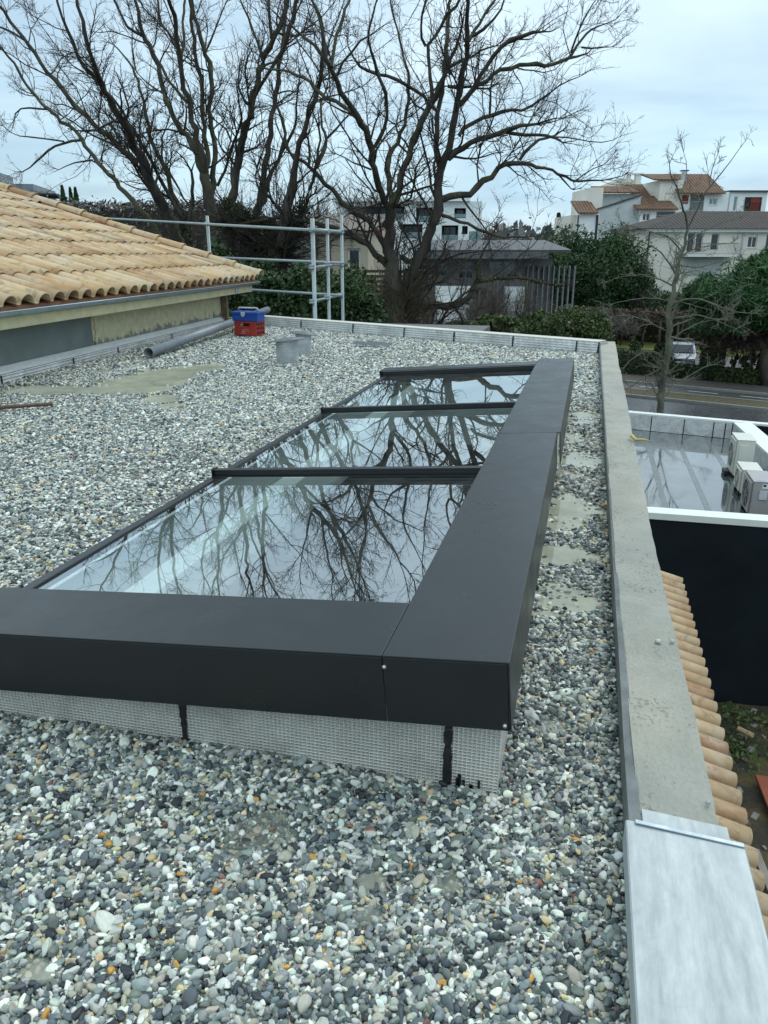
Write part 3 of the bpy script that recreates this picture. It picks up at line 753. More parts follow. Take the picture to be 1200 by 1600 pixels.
def mk_tile_mat(name, stops, dark=.5):
    m, nt, b, out = nmat(name)
    oi = N(nt, 'ShaderNodeObjectInfo')
    base = ramp(nt, oi.outputs['Random'], stops)
    base = mixc(nt, 1.0, base, (.95, .91, .88), 'MULTIPLY')
    tc = N(nt, 'ShaderNodeTexCoord'); vm = N(nt, 'ShaderNodeVectorMath', operation='SCALE'); nt.links.new(oi.outputs['Location'], vm.inputs[0]); vm.inputs['Scale'].default_value = 3.7
    va = N(nt, 'ShaderNodeVectorMath', operation='ADD'); nt.links.new(tc.outputs['Object'], va.inputs[0]); nt.links.new(vm.outputs[0], va.inputs[1])
    def nn(s, d, r, dist=0):
        n = N(nt, 'ShaderNodeTexNoise'); n.inputs['Scale'].default_value = s; n.inputs['Detail'].default_value = d; n.inputs['Roughness'].default_value = r; n.inputs['Distortion'].default_value = dist
        nt.links.new(va.outputs[0], n.inputs['Vector']); return n.outputs['Fac']
    c = mixc(nt, ramp(nt, nn(3.0, 4, .6, .5), [(.42, g(0)), (.62, g(.5))]), base, (.60, .50, .36))
    c = mixc(nt, ramp(nt, nn(2.0, 3, .5), [(.5, g(0)), (.72, g(.4))]), c, (.47, .27, .13))
    soot = ramp(nt, nn(7.0, 5, .7, 1.0), [(.53, g(0)), (.68, g(dark))])
    c = mixc(nt, soot, c, (.10, .09, .085))
    nt.links.new(c, b.inputs['Base Color']); b.inputs['Roughness'].default_value = .78; b.inputs['Specular IOR Level'].default_value = .3
    bump(nt, b, nn(60, 3, .6), .15, .003)
    return m
M['tile'] = mk_tile_mat('buff_clay_tile', [(0.0, (.36, .20, .10)), (.2, (.54, .36, .18)), (.4, (.62, .48, .29)), (.6, (.48, .29, .13)), (.8, (.66, .55, .38)), (1.0, (.30, .18, .11))], .62)
M['tile2'] = mk_tile_mat('terracotta_tile', [(0.0, (.46, .33, .19)), (.3, (.40, .24, .13)), (.5, (.50, .37, .22)), (.65, (.36, .19, .10)), (.8, (.50, .35, .20)), (1.0, (.46, .30, .16))], .5)
TP = .245; EX = .56
def tile_mesh(name, mat, W=TP, Ln=.615, A=.066):
    """one Roman tile: flat channel then a round arch, hollow below; x across, y up the slope"""
    mb = MB(); prof = []
    prof.append((-W * .5, .010)); prof.append((-W * .5 + .01, .0)); prof.append((-W * .5 + .055, .0))
    r = (W * .5 - (-W * .5 + .06)) * .5 * 1.02; cx = W * .5 - r + .006
    for k in range(11):
        a = math.pi * (1 - k / 10); prof.append((cx + r * math.cos(a), .004 + (A + .012) * math.sin(a) ** .85 if 0 < k < 10 else .004))
    t = .011; n = len(prof); loops = []
    for y, dz, sc in ((0, .023, 1.0), (Ln * .5, .011, .985), (Ln, 0, .97)):
        top = [(x * sc, y, z + dz) for x, z in prof]; bot = [(x * sc * .985, y, z + dz - t) for x, z in prof]
        loops.append((len(mb.v), n)); mb.v += top + bot
    for i in range(2):
        a, b = loops[i][0], loops[i + 1][0]
        for j in range(n - 1):
            mb.f.append((a + j, a + j + 1, b + j + 1, b + j)); mb.f.append((a + n + j, b + n + j, b + n + j + 1, a + n + j + 1))
        mb.f.append((a, b, b + n, a + n)); mb.f.append((a + n - 1, a + 2 * n - 1, b + 2 * n - 1, b + n - 1))
    for j in range(n - 1):
        a = loops[0][0]; mb.f.append((a + j, a + n + j, a + n + j + 1, a + j + 1))
    return mb.mesh(name, mat, True)
tm = tile_mesh('roof_tile', M['tile'])
Rr = Matrix(((WT.x, -WN.x * math.cos(RP), WN.x * math.sin(RP), 0), (WT.y, -WN.y * math.cos(RP), WN.y * math.sin(RP), 0), (0, math.sin(RP), math.cos(RP), 0), (0, 0, 0, 1)))
def place(meh, name, parent, p, R, jit=1.0):
    o = link(name, meh, parent); j = Matrix.Rotation(rnd.gauss(0, .010) * jit, 4, 'Z') @ Matrix.Rotation(rnd.gauss(0, .006) * jit, 4, 'X')
    o.matrix_basis = Matrix.Translation(p) @ R @ j; return o
nt_ = 0
for r_ in range(11):
    q = r_ * EX - .045
    smin = {0: -2.2, 1: -1.5, 2: -.9, 3: -.1, 4: .8, 5: 1.9, 6: 2.8, 7: 3.6, 8: 4.3, 9: 4.9, 10: 5.1}[r_]
    k = -3
    while True:
        s = 4.86 - k * TP
        if s > rake(q) - .15: k += 1; continue
        s += rnd.uniform(-.005, .005)
        if s < smin - .8: break
        nt_ += 1; k += 1
        place(tm, 'roof_tile', hs, RFp(s, q + rnd.uniform(-.008, .008), .012), Rr)
mb = MB(); mb.hexa([RFp(rake(0) - .20, .0, .0), RFp(rake(0) + .03, .0, .0), RFp(rake(6.2) + .03, 6.2, .0), RFp(rake(6.2) - .20, 6.2, .0), RFp(rake(0) - .10, .0, .080), RFp(rake(0) + .02, .0, .11), RFp(rake(6.2) + .02, 6.2, .11), RFp(rake(6.2) - .10, 6.2, .080)]); obj('ridge_membrane', mb, simple('red_ridge_membrane', (.20, .045, .035), .7, 0, .4, 20, .5, 30, .02), hs)
# ridge of half round tiles along the rake
def ridge_mesh(name, mat, r0=.105, r1=.088, Ln=.50):
    mb = MB(); n = 12
    for y, r, lift in ((0, r0 * 1.09, 0), (.05, r0 * 1.09, 0), (.052, r0, 0), (Ln, r1, -.006)):
        for rr in (r, r - .012):
            for k in range(n + 1):
                a = math.pi * (k / n); mb.v.append((rr * math.cos(a), y, rr * math.sin(a) * .9 + lift))
    m = n + 1
    for i in range(3):
        a = i * 2 * m; b = a + 2 * m
        for k in range(n): mb.f.append((a + k, b + k, b + k + 1, a + k + 1)); mb.f.append((a + m + k, a + m + k + 1, b + m + k + 1, b + m + k))
        mb.f.append((a, a + m, b + m, b)); mb.f.append((a + n, b + n, b + m + n, a + m + n))
    for k in range(n): mb.f.append((k, k + 1, m + k + 1, m + k))
    return mb.mesh(name, mat, True)
rm = ridge_mesh('ridge_tile', M['tile'])
q = -.06
while q < 6.2:
    p = RFp(rake(q) + .03, q, .085); p2 = RFp(rake(q + .46) + .03, q + .46, .085); y = (p2 - p).normalized(); x = y.cross(Vector((0, 0, 1))).normalized(); z = x.cross(y)
    R = Matrix((x, y, z)).transposed().to_4x4(); place(rm, 'ridge_tile', hs, p, R, .6); q += .46
# loose timber and foam remains under the eave corner
mb = MB(); mb.box((3.93, -.12, .03), (4.02, .10, .46), T=HW); mb.box((4.05, -.02, .05), (4.12, .03, .40), T=lambda s, w, z: HW(s + z * .12, w, z)); obj('corner_post', mb, simple('dirty_timber', (.16, .12, .07), .9, 0, .6, 14, .4), hs)

# ------------------------------------------------------------------ things on the gravel
m_pvc = simple('grey_pvc', (.20, .22, .24), .4, 0, .18, 5)
p0 = onz(232, 551, .055); p1 = onz(418, 484, .17)
d = (p1 - p0).normalized()
mb = MB(); n = 20; a_ = d.cross(Vector((0, 0, 1))).normalized(); b_ = a_.cross(d); Rp = .052
for P_, r in ((p0, Rp), (p1, Rp), (p0, Rp - .004), (p1, Rp - .004)):
    for k in range(n):
        an = 2 * math.pi * k / n; mb.v.append(tuple(P_ + (a_ * math.cos(an) + b_ * math.sin(an)) * r))
for k in range(n):
    k2 = (k + 1) % n
    mb.f += [(k, k2, n + k2, n + k), (2 * n + k, 3 * n + k, 3 * n + k2, 2 * n + k2), (k, 2 * n + k, 2 * n + k2, k2), (n + k, n + k2, 3 * n + k2, 3 * n + k)]
tag(obj('drain_pipe', mb, m_pvc, smooth=True), 'long grey plastic drain pipe lying on gravel beside the flashing', 'pipe')
m_red = simple('red_plastic', (.30, .028, .022), .45, 0, .2, 9)
c0 = onz(367, 524, 0); c1 = onz(400, 525.5, 0); c2 = onz(411, 520, 0)
ux = (c1 - c0); cw = ux.length; ux.normalize(); uy = Vector((-ux.y, ux.x, 0)); cdp = .24; ch = .185
cr = thing('plastic_crate', 'red plastic slatted crate under the blue toolbox', 'crate', tuple(c0))
def CR(x, y, z): return c0 + ux * x + uy * y + Vector((0, 0, z))
def cbox(nm, lo, hi, par, m, bv=.002): mb = MB(); mb.box(lo, hi, T=CR); return obj(nm, mb, m, par, bevel=bv)
cbox('crate_floor', (0, 0, .002), (cw, cdp, .012), cr, m_red)
cbox('rim', (-.004, -.004, ch - .02), (cw + .004, .008, ch), cr, m_red); cbox('rim', (-.004, cdp - .008, ch - .02), (cw + .004, cdp + .004, ch), cr, m_red)
cbox('rim', (-.004, .0085, ch - .02), (.008, cdp - .0085, ch), cr, m_red); cbox('rim', (cw - .008, .0085, ch - .02), (cw + .004, cdp - .0085, ch), cr, m_red)
mb = MB(); mb.box((.002, .001, .0125), (.045, .008, ch - .0205), T=CR); mb.box((cw - .045, .001, .0125), (cw - .002, .008, ch - .0205), T=CR)
mb.box((.0455, .001, .0125), (cw - .0455, .008, .125), T=CR); mb.box((.0455, .001, .125), (.09, .008, ch - .0205), T=CR); mb.box((cw - .09, .001, .125), (cw - .0455, .008, ch - .0205), T=CR)
obj('front_panel', mb, m_red, cr)
for k in range(6):
    y = .012 + k * (cdp - .03) / 5.3
    cbox('slat', (cw - .008, y, .0125), (cw - .001, y + .014, ch - .0205), cr, m_red, 0); cbox('slat', (.001, y, .0125), (.008, y + .014, ch - .0205), cr, m_red, 0)
for z in (.06, .115): cbox('slat', (cw - .0085, .001, z), (cw - .0005, cdp - .001, z + .014), cr, m_red, 0)
cbox('rear_panel', (.002, cdp - .0075, .0125), (cw - .002, cdp - .0015, ch - .0205), cr, m_red, 0)
m_pale = simple('pale_moulded_mark', (.42, .22, .18), .6)
mb = MB(); mb.box((cw * .40, -.0012, .072), (cw * .68, .0005, .080), T=lambda x, y, z: CR(x, y, z + (x - cw * .4) * .12)); mb.box((cw * .36, -.0012, .05), (cw * .46, .0005, .066), T=CR); mb.box((cw * .5, -.0012, .055), (cw * .72, .0005, .061), T=CR); mb.box((cw * .3, -.0012, .03), (cw * .55, .0005, .04), T=CR)
obj('moulded_mark', mb, m_pale, cr)
m_blue = simple('blue_plastic', (.012, .06, .30), .35, 0, .15, 9); m_lg = simple('light_grey_plastic', (.42, .45, .46), .5)
tb = thing('toolbox', 'blue plastic toolbox with grey handle on top of the red crate', 'toolbox', tuple(c0 + Vector((0, 0, ch))))
z0 = ch + .002
mb = MB(); mb.box((-.035, .01, z0), (cw + .03, .20, z0 + .085), T=CR); obj('case', mb, m_blue, tb, bevel=.008)
mb = MB(); mb.box((-.043, .002, z0 + .0855), (cw + .038, .208, z0 + .125), T=CR); obj('lid', mb, m_blue, tb, bevel=.009)
mb = MB(); mb.tube([CR(.02, .10, z0 + .125), CR(.015, .10, z0 + .158), CR(.03, .10, z0 + .168), CR(cw - .03, .10, z0 + .168), CR(cw - .015, .10, z0 + .158), CR(cw - .02, .10, z0 + .125)], .012, 8); obj('handle', mb, m_lg, tb, smooth=True)
mb = MB(); cxm = cw * .44
mb.poly([CR(cxm + x, -.001, z0 + z) for x, z in ((-.032, .118), (-.032, .078), (0, .052), (.032, .078), (.032, .118))]); n5 = 5
mb.v += [tuple(CR(cxm + x, -.008, z0 + z)) for x, z in ((-.030, .116), (-.030, .08), (0, .056), (.030, .08), (.030, .116))]
mb.f.append((5, 6, 7, 8, 9)); mb.f += [(k, (k + 1) % 5, 5 + (k + 1) % 5, 5 + k) for k in range(5)]
obj('latch', mb, m_lg, tb)
# roof vents
m_rib = simple('ribbed_grey_felt', (.50, .53, .54), .5, .4, .25, 10)
m_capm = simple('dull_lead_grey', (.155, .17, .18), .55, .3, .3, 8)
def vent(q0, q1, zt, lab, tilt):
    a = onz(*q0); b = onz(*q1); c = (a + b) / 2; r = (b - a).length / 2; c = c + Vector((FX, FY, 0)) * r * .9
    t = thing('roof_vent', lab, 'vent', tuple(c), 0, 'pair of ribbed roof vents on the gravel')
    prof = [(.001, -.03)]; z = -.03
    while z < zt: prof += [(r, z), (r, z + .009), (r * .955, z + .012), (r * .955, z + .014)]; z += .0165
    mb = MB(); mb.lathe(c, prof, 28); obj('pipe_body', mb, m_rib, t)
    mb = MB(); n = 22; R1 = r * 1.5; zt += .004
    for zz, rr in ((zt, R1), (zt + .006, R1), (zt + .026, r * .5), (zt + .030, .002)):
        for k in range(n):
            an = 2 * math.pi * k / n; rad = rr * (1 + .14 * math.sin(2 * an + 1) + .06 * math.sin(5 * an)); x, y = rad * math.cos(an), rad * math.sin(an)
            mb.v.append((c.x + x, c.y + y, zz + x * tilt + c.z))
    for i in range(3):
        for k in range(n): k2 = (k + 1) % n; mb.f.append((i * n + k, i * n + k2, (i + 1) * n + k2, (i + 1) * n + k))
    mb.f.append(tuple(range(n))[::-1])
    obj('cap', mb, m_capm, t, smooth=True)
vent((431, 566), (464, 567), .205, 'nearer silver ribbed roof vent with a warped lead grey cap', .10)
vent((461, 552), (486, 552), .20, 'farther ribbed roof vent half hidden behind the nearer one', -.12)
# metal profile, rusty bar
a = onz(553, 536.5, .02); b = onz(610, 539, .02); dd = (b - a); mbp = MB(); ln = dd.length; dd.normalize(); nn_ = Vector((-dd.y, dd.x, 0))
mbp.box((0, -.02, -.01), (ln, .05, -.006), T=lambda x, y, z: a + dd * x + nn_ * y + Vector((0, 0, z))); mbp.box((0, -.024, -.01), (ln, -.02, .022), T=lambda x, y, z: a + dd * x + nn_ * y + Vector((0, 0, z)))
mbp.box((0, .05, -.01), (ln, .054, .022), T=lambda x, y, z: a + dd * x + nn_ * y + Vector((0, 0, z)))
tag(obj('metal_profile', mbp, M['galv']), 'short galvanised channel lying on gravel before the far parapet', 'metal strip')
a = onz(-90, 643, .02); b = onz(82, 631, .02)
mb = MB(); mb.tube([a, a.lerp(b, .3), a.lerp(b, .6), b], .0135, 10); tag(obj('rusty_bar', mb, simple('rusty_steel', (.14, .085, .065), .8, .2, .4, 30, .3), smooth=True), 'rusty round steel bar lying on gravel at the left edge', 'bar')
# black strap loop at the crate
mb = MB(); c = CR(-.03, .02, .05); mb.tube([c + Vector((math.cos(t_) * .02, 0, math.sin(t_) * .035)) for t_ in np.linspace(0, 6.2, 12)], .006, 6, False); tag(obj('black_strap', mb, M['rubber'], smooth=True), 'small black strap loop at the left side of the red crate', 'strap')

# ------------------------------------------------------------------ scaffold behind the far parapet
sc = thing('scaffold', 'galvanised tube scaffold guard rail behind the far parapet', 'scaffold', tuple(at(489, 505, 12.4)))
def tube2(nm, pts, r=.027, m='galv', n=12):
    mb = MB(); mb.tube(pts, r, n); return obj(nm, mb, M[m], sc, smooth=True)
D1, D2, D3 = 12.1, 12.5, 12.95
posts = [((488, 341), (490, 506), D1, .032), ((511, 342), (512, 507), D2, .025), ((533.5, 336), (532, 507), D3, .025), ((323.5, 337), (327, 420), 14.3, .028)]
for t_, b__, D, r in posts:
    a = at(*t_, D); tube2('post', [a, Vector((a.x + (.0 if D != D3 else -.02), a.y, G))], r)
def rail(q0, D0, q1, Da, r=.021): return tube2('rail', [at(*q0, D0), at(*q1, Da)], r)
rail((60, 335.5), 17.5, (490, 359.5), D1 - .06); rail((490, 359), D1 - .05, (534, 362.5), D3, .026)
rail((330, 402), 14.2, (534, 411), D2 + .1); rail((370, 451.5), 13.9, (534, 461.5), D2 + .1)
rail((488, 418), D1, (534, 412.5), D3, .020); rail((487, 471), D1, (534, 461), D3, .020)
rail((330, 495.5), 13.6, (540, 508), D3, .02)
for q, D in (((488, 359.5), D1), ((488, 417), D1), ((488, 471), D1), ((511, 361), D2), ((511, 413), D2), ((533.5, 362), D3), ((533, 413), D3), ((532.5, 461), D3), ((324, 350), 14.2), ((511, 465), D2)):
    c = at(*q, D); mb = MB(); mb.lathe(c - Vector((0, 0, .035)), [(.03, 0), (.047, .004), (.047, .028), (.040, .032), (.040, .040), (.047, .044), (.047, .066), (.03, .07)], 12); obj('coupler', mb, M['galv'], sc, smooth=True)

# ------------------------------------------------------------------ lower flat roofed building on the right
LZ = -2.70; m_wp = simple('white_coping', (.74, .76, .72), .45, 0, .06, 3)
A_ = onz(1018, 801, LZ); B_ = onz(1200, 814, LZ); C_ = onz(985, 644, LZ); D_ = onz(1200, 663, LZ)
uN = (Vector((B_.x - A_.x, B_.y - A_.y))).normalized(); uF = (Vector((D_.x - C_.x, D_.y - C_.y))).normalized()
def ln(P, u, x): return P.y + (x - P.x) * u.y / u.x
lb = thing('flat_roof_annex', 'dark walled annex with white edged wet flat roof, below the parapet', 'building', (2, 15, G))
XL, XRR = .62, 3.98; ri0 = onz(1146, 659, LZ)
def Q(x, y, z): return Vector((x, y, z))
yn = lambda x: ln(A_, uN, x); yf = lambda x: ln(C_, uF, x)
wn_, wf_ = .34, .22
mb = MB(); mb.hexa([Q(XL, yn(XL) + .02, G), Q(XRR + 2, yn(XRR + 2) + .02, G), Q(XRR + 2, yn(XRR + 2) + .3, G), Q(XL, yn(XL) + .3, G), Q(XL, yn(XL) + .02, LZ - .11), Q(XRR + 2, yn(XRR + 2) + .02, LZ - .11), Q(XRR + 2, yn(XRR + 2) + .3, LZ - .11), Q(XL, yn(XL) + .3, LZ - .11)])
obj('dark_wall', mb, M['drywall_dark'], lb)
def strip(nm, f, x0, x1, o0, o1, z0, z1, m):
    mb = MB(); mb.hexa([Q(x0, f(x0) + o0, z0), Q(x1, f(x1) + o0, z0), Q(x1, f(x1) + o1, z0), Q(x0, f(x0) + o1, z0), Q(x0, f(x0) + o0, z1), Q(x1, f(x1) + o0, z1), Q(x1, f(x1) + o1, z1), Q(x0, f(x0) + o1, z1)]); return obj(nm, mb, m, lb, bevel=.004)
strip('near_coping', yn, XL, XRR + 2, 0, .30, LZ - .105, LZ, m_wp); strip('far_coping', yf, XL, XRR + .5, -.02, .20, LZ - .05, LZ, m_wp)
# right coping runs towards the viewer
rc0 = Vector((ri0.x, ri0.y)); rc1 = onz(1200, 708, LZ); ur = (Vector((rc1.x, rc1.y)) - rc0).normalized()
def rcx(y): return rc0.x + (y - rc0.y) * ur.x / ur.y
mb = MB(); ya, yb = 12.0, rc0.y
mb.hexa([Q(rcx(ya), ya, LZ - .05), Q(rcx(ya) + .40, ya, LZ - .05), Q(rcx(yb) + .40, yb - .03, LZ - .05), Q(rcx(yb), yb - .03, LZ - .05), Q(rcx(ya), ya, LZ - .003), Q(rcx(ya) + .40, ya, LZ - .003), Q(rcx(yb) + .40, yb - .03, LZ - .003), Q(rcx(yb), yb - .03, LZ - .003)])
obj('side_coping', mb, m_wp, lb)
LR = LZ - .42
m_wet, nt, b, out = nmat('wet_roof_membrane')
f = noise(nt, .9, 5, .55, dist=.4); dry = ramp(nt, f, [(.40, g(0)), (.56, g(1))])
c = ramp(nt, noise(nt, 3, 4, .6), [(.3, (.05, .056, .06)), (.7, (.09, .10, .10))]); nt.links.new(c, b.inputs['Base Color'])
nt.links.new(ramp(nt, f, [(.50, g(.035)), (.68, g(.22))]), b.inputs['Roughness']); b.inputs['Specular IOR Level'].default_value = .9; b.inputs['Coat Weight'].default_value = .7; b.inputs['Coat Roughness'].default_value = .03
b.inputs['Coat IOR'].default_value = 1.6
xs = [XL, 1.55, 2.25, 2.95, 3.6, XRR + .6]
for i in range(len(xs) - 1):
    x0, x1 = xs[i] + .004, xs[i + 1] - .004
    mb = MB(); mb.hexa([Q(x0, yn(x0) + .3, LR - .15), Q(x1, yn(x1) + .3, LR - .15), Q(x1, yf(x1) - .02, LR - .15), Q(x0, yf(x0) - .02, LR - .15), Q(x0, yn(x0) + .3, LR), Q(x1, yn(x1) + .3, LR), Q(x1, yf(x1) - .02, LR), Q(x0, yf(x0) - .02, LR)]); obj('roof_sheet', mb, m_wet, lb)
    if i: 
        mb = MB(); x = xs[i]; mb.hexa([Q(x - .05, yn(x) + .3, LR + .001), Q(x + .05, yn(x) + .3, LR + .001), Q(x + .05, yf(x) - .03, LR + .001), Q(x - .05, yf(x) - .03, LR + .001), Q(x - .05, yn(x) + .3, LR + .005), Q(x + .05, yn(x) + .3, LR + .005), Q(x + .05, yf(x) - .03, LR + .005), Q(x - .05, yf(x) - .03, LR + .005)]); obj('lap_joint', mb, simple('lap_felt', (.11, .12, .12), .2, 0, .2, 5, spec=.8), lb)
fs = [onz(x, y, LR).x for x, y in ((1018, 680), (1070, 685), (1117, 690), (1135, 691))]
ed = [XL] + fs + [rc0.x]
for i in range(len(ed) - 1):
    x0, x1 = ed[i] + .008, ed[i + 1] - .008
    strip('felt_panel', yf, x0, x1, -.045, -.03, LR + .005, LZ - .052, M['foil_far'])
for x in fs: strip('bitumen_joint', yf, x - .012, x + .012, -.05, -.03, LR + .005, LZ - .06, M['bitumen'])
mb = MB(); mb.hexa([Q(rcx(ya), ya, LR), Q(rcx(ya) + .05, ya, LR), Q(rcx(yb) + .05, yb - .05, LR), Q(rcx(yb), yb - .05, LR), Q(rcx(ya), ya, LZ - .052), Q(rcx(ya) + .05, ya, LZ - .052), Q(rcx(yb) + .05, yb - .05, LZ - .052), Q(rcx(yb), yb - .05, LZ - .052)])
obj('felt_panel', mb, M['foil_far'], lb)
mb = MB(); x0, x1 = XL, XRR + 2.4
mb.hexa([Q(x0, yf(x0) - .02, G), Q(x1, yf(x1) - .02, G), Q(x1, yf(x1) + .18, G), Q(x0, yf(x0) + .18, G), Q(x0, yf(x0) - .02, LZ - .055), Q(x1, yf(x1) - .02, LZ - .055), Q(x1, yf(x1) + .18, LZ - .055), Q(x0, yf(x0) + .18, LZ - .055)]); obj('rear_wall', mb, M['drywall_dark'], lb)
# air conditioning units standing on the lower roof
m_acw = simple('cream_enamel', (.62, .62, .55), .4, 0, .06, 4); m_acg = simple('taupe_enamel', (.34, .325, .315), .4, 0, .06, 4); m_blk = simple('black_plastic', (.012, .013, .015), .5)
def ac(px0, px1, pyb, h, w, lab, m, label_side=False, rz=0.0):
    a = onz(px0, pyb, LR + .06)
    t = thing('air_conditioner', lab, 'air conditioner', (a.x, a.y, LR), rz, 'air conditioning units on the lower flat roof')
    ax_ = .32
    def L_(x, y, z): return Vector((x, y, z))
    def bx(nm, lo, hi, mm, bv=0.0, par=t): mb = MB(); mb.box(lo, hi); return obj(nm, mb, mm, par, bevel=bv, local=True)
    bx('cabinet', (0, 0, .07), (ax_, w, .07 + h), m, .012); bx('top_plate', (-.012, -.008, .071 + h), (ax_ + .01, w + .008, .085 + h), m, .006)
    bx('front_grille', (-.030, .06, .10), (-.001, w - .04, .04 + h), m, .01)
    for yc_ in ((w * .5,) if h < .75 else (w * .5,)):
        for zc_ in ((.07 + h * .5,) if h < .75 else (.07 + h * .27, .07 + h * .74)):
            mb = MB(); n = 20; R1 = min(w * .36, h * .40 if h < .75 else h * .21)
            for r in (R1, .0):
                pass
            mb.poly([(-.032, yc_ + R1 * math.cos(2 * math.pi * k / n), zc_ + R1 * math.sin(2 * math.pi * k / n)) for k in range(n)])
            fn = obj('fan_opening', mb, m_blk, t, local=True)
            mb = MB()
            for rr in (R1, R1 * .66, R1 * .33): mb.tube([(-.036, yc_ + rr * math.cos(2 * math.pi * k / 18), zc_ + rr * math.sin(2 * math.pi * k / 18)) for k in range(19)], .004, 4, False)
            for k in range(4): an = math.pi * k / 4; mb.tube([(-.036, yc_ - R1 * math.cos(an), zc_ - R1 * math.sin(an)), (-.036, yc_ + R1 * math.cos(an), zc_ + R1 * math.sin(an))], .003, 4, False)
            obj('guard', mb, m, fn)
    bx('foot', (-.02, .10, .0), (ax_ + .02, .16, .069), m_blk); bx('foot', (-.02, w - .16, .0), (ax_ + .02, w - .10, .069), m_blk)
    if label_side:
        bx('rating_label', (.13, -.003, h - .03), (.22, -.0005, h + .045), simple('white_label', (.75, .75, .75), .5)); bx('label_print', (.145, -.0045, h + .0), (.19, -.0032, h + .035), m_blk)
        bx('valve_cover', (.10, -.02, h - .22), (.22, -.0005, h - .07), simple('pale_grey', (.5, .52, .54), .4), .004)
        bx('blue_mark', (.06, .03, .0855 + h), (.17, .05, .0865 + h), simple('blue_print', (.05, .10, .4), .5))
    else: bx('side_cover', (.04, -.02, .12), (.20, -.0005, h - .02), m, .004)
    return t
ac(1145, 0, 744, .70, .66, 'tallest cream air conditioner, farthest on the wet lower roof', m_acw)
ac(1156, 0, 772, .43, .60, 'middle cream air conditioner, between the tall one and the taupe one', m_acw)
ac(1170, 0, 807, .58, .72, 'taupe air conditioner with a rating label, nearest on the lower roof', m_acg, True)
a = onz(1131, 742, LR + .02); mb = MB(); mb.box((a.x, a.y, LR + .008), (a.x + .30, a.y + .3, LR + .10)); tag(obj('rubber_block', mb, m_blk, bevel=.01), 'black rubber support block left of the tall air conditioner', 'block')
a = onz(1196, 760, LR); mb = MB(); mb.tube([Q(3.55, a.y + .8, LR + .12), Q(3.7, a.y + .6, LR + .12), Q(3.72, 12.4, LR + .12)], .05, 10); tag(obj('insulated_pipe', mb, simple('blue_grey_lagging', (.20, .25, .28), .5), smooth=True), 'blue grey insulated pipe behind the air conditioners', 'pipe')

# ------------------------------------------------------------------ tiled eave below the parapet
es = thing('lower_tiled_eave', 'narrow row of terracotta tiles along the wall below the parapet', 'roof', (1.0, 6, -3.2))
EXx, EZz = 1.45, -3.18; P17 = math.radians(17)
tm2 = tile_mesh('roof_tile', M['tile2'])
Re = Matrix(((0, -math.cos(P17), math.sin(P17), 0), (1, 0, 0, 0), (0, math.sin(P17), math.cos(P17), 0), (0, 0, 0, 1)))
yend = onz(1058, 911, EZz).y
k = 0
y = yend - .12
while y > 2.6:
    for r_ in range(2):
        q = r_ * .52; place(tm2, 'roof_tile', es, Vector((EXx + .02 - q * math.cos(P17), y + rnd.uniform(-.006, .006), EZz + .01 + q * math.sin(P17))), Re)
    y -= .222
mb = MB(); mb.hexa([(EXx, 2.4, EZz - .06), (EXx, yend, EZz - .06), (.30, yend, EZz + .26), (.30, 2.4, EZz + .26), (EXx, 2.4, EZz - .012), (EXx, yend, EZz - .012), (.30, yend, EZz + .33), (.30, 2.4, EZz + .33)]); obj('roof_deck', mb, m_blk, es)
mb = MB(); mb.box((EXx + .035, 2.4, EZz - .055), (EXx + .048, yend, EZz - .002)); obj('drip_edge', mb, simple('pale_blue_edge', (.45, .52, .62), .4, .3), es)
mb = MB(); mb.box((EXx + .003, 2.4, EZz - .16), (EXx + .030, yend, EZz - .02)); obj('fascia_board', mb, simple('dark_slate_blue', (.035, .05, .08), .5), es)
# ------------------------------------------------------------------ the big bare trees
m_bark, nt, b, out = nmat('bark')
f = noise(nt, 3.0, 6, .65, stretch=(1, 1, .35)); geo = N(nt, 'ShaderNodeNewGeometry')
c = ramp(nt, f, [(.3, (.032, .028, .023)), (.5, (.074, .064, .052)), (.7, (.13, .114, .093))])
sepn = N(nt, 'ShaderNodeSeparateXYZ'); nt.links.new(geo.outputs['Normal'], sepn.inputs[0])
mo = N(nt, 'ShaderNodeMath', operation='MULTIPLY_ADD'); nt.links.new(sepn.outputs['Z'], mo.inputs[0]); mo.inputs[1].default_value = .35; nt.links.new(noise(nt, 1.1, 4, .6), mo.inputs[2])
c = mixc(nt, ramp(nt, mo.outputs[0], [(.55, g(0)), (.85, g(.85))]), c, (.062, .075, .022))
nt.links.new(c, b.inputs['Base Color']); b.inputs['Roughness'].default_value = .9; b.inputs['Specular IOR Level'].default_value = .25
bump(nt, b, noise(nt, 14, 5, .65, stretch=(1, 1, .25)), .8, .05)
M['bark'] = m_bark
M['twig'] = simple('twig', (.058, .050, .042), .85, 0, .3, 2, spec=.2)
M['twig_pale'] = simple('pale_twig', (.20, .19, .15), .85, 0, .3, 2, spec=.2)
M['bark_pale'] = simple('lichen_bark', (.14, .145, .105), .9, 0, .45, 3, .5, 12, .03, spec=.2)

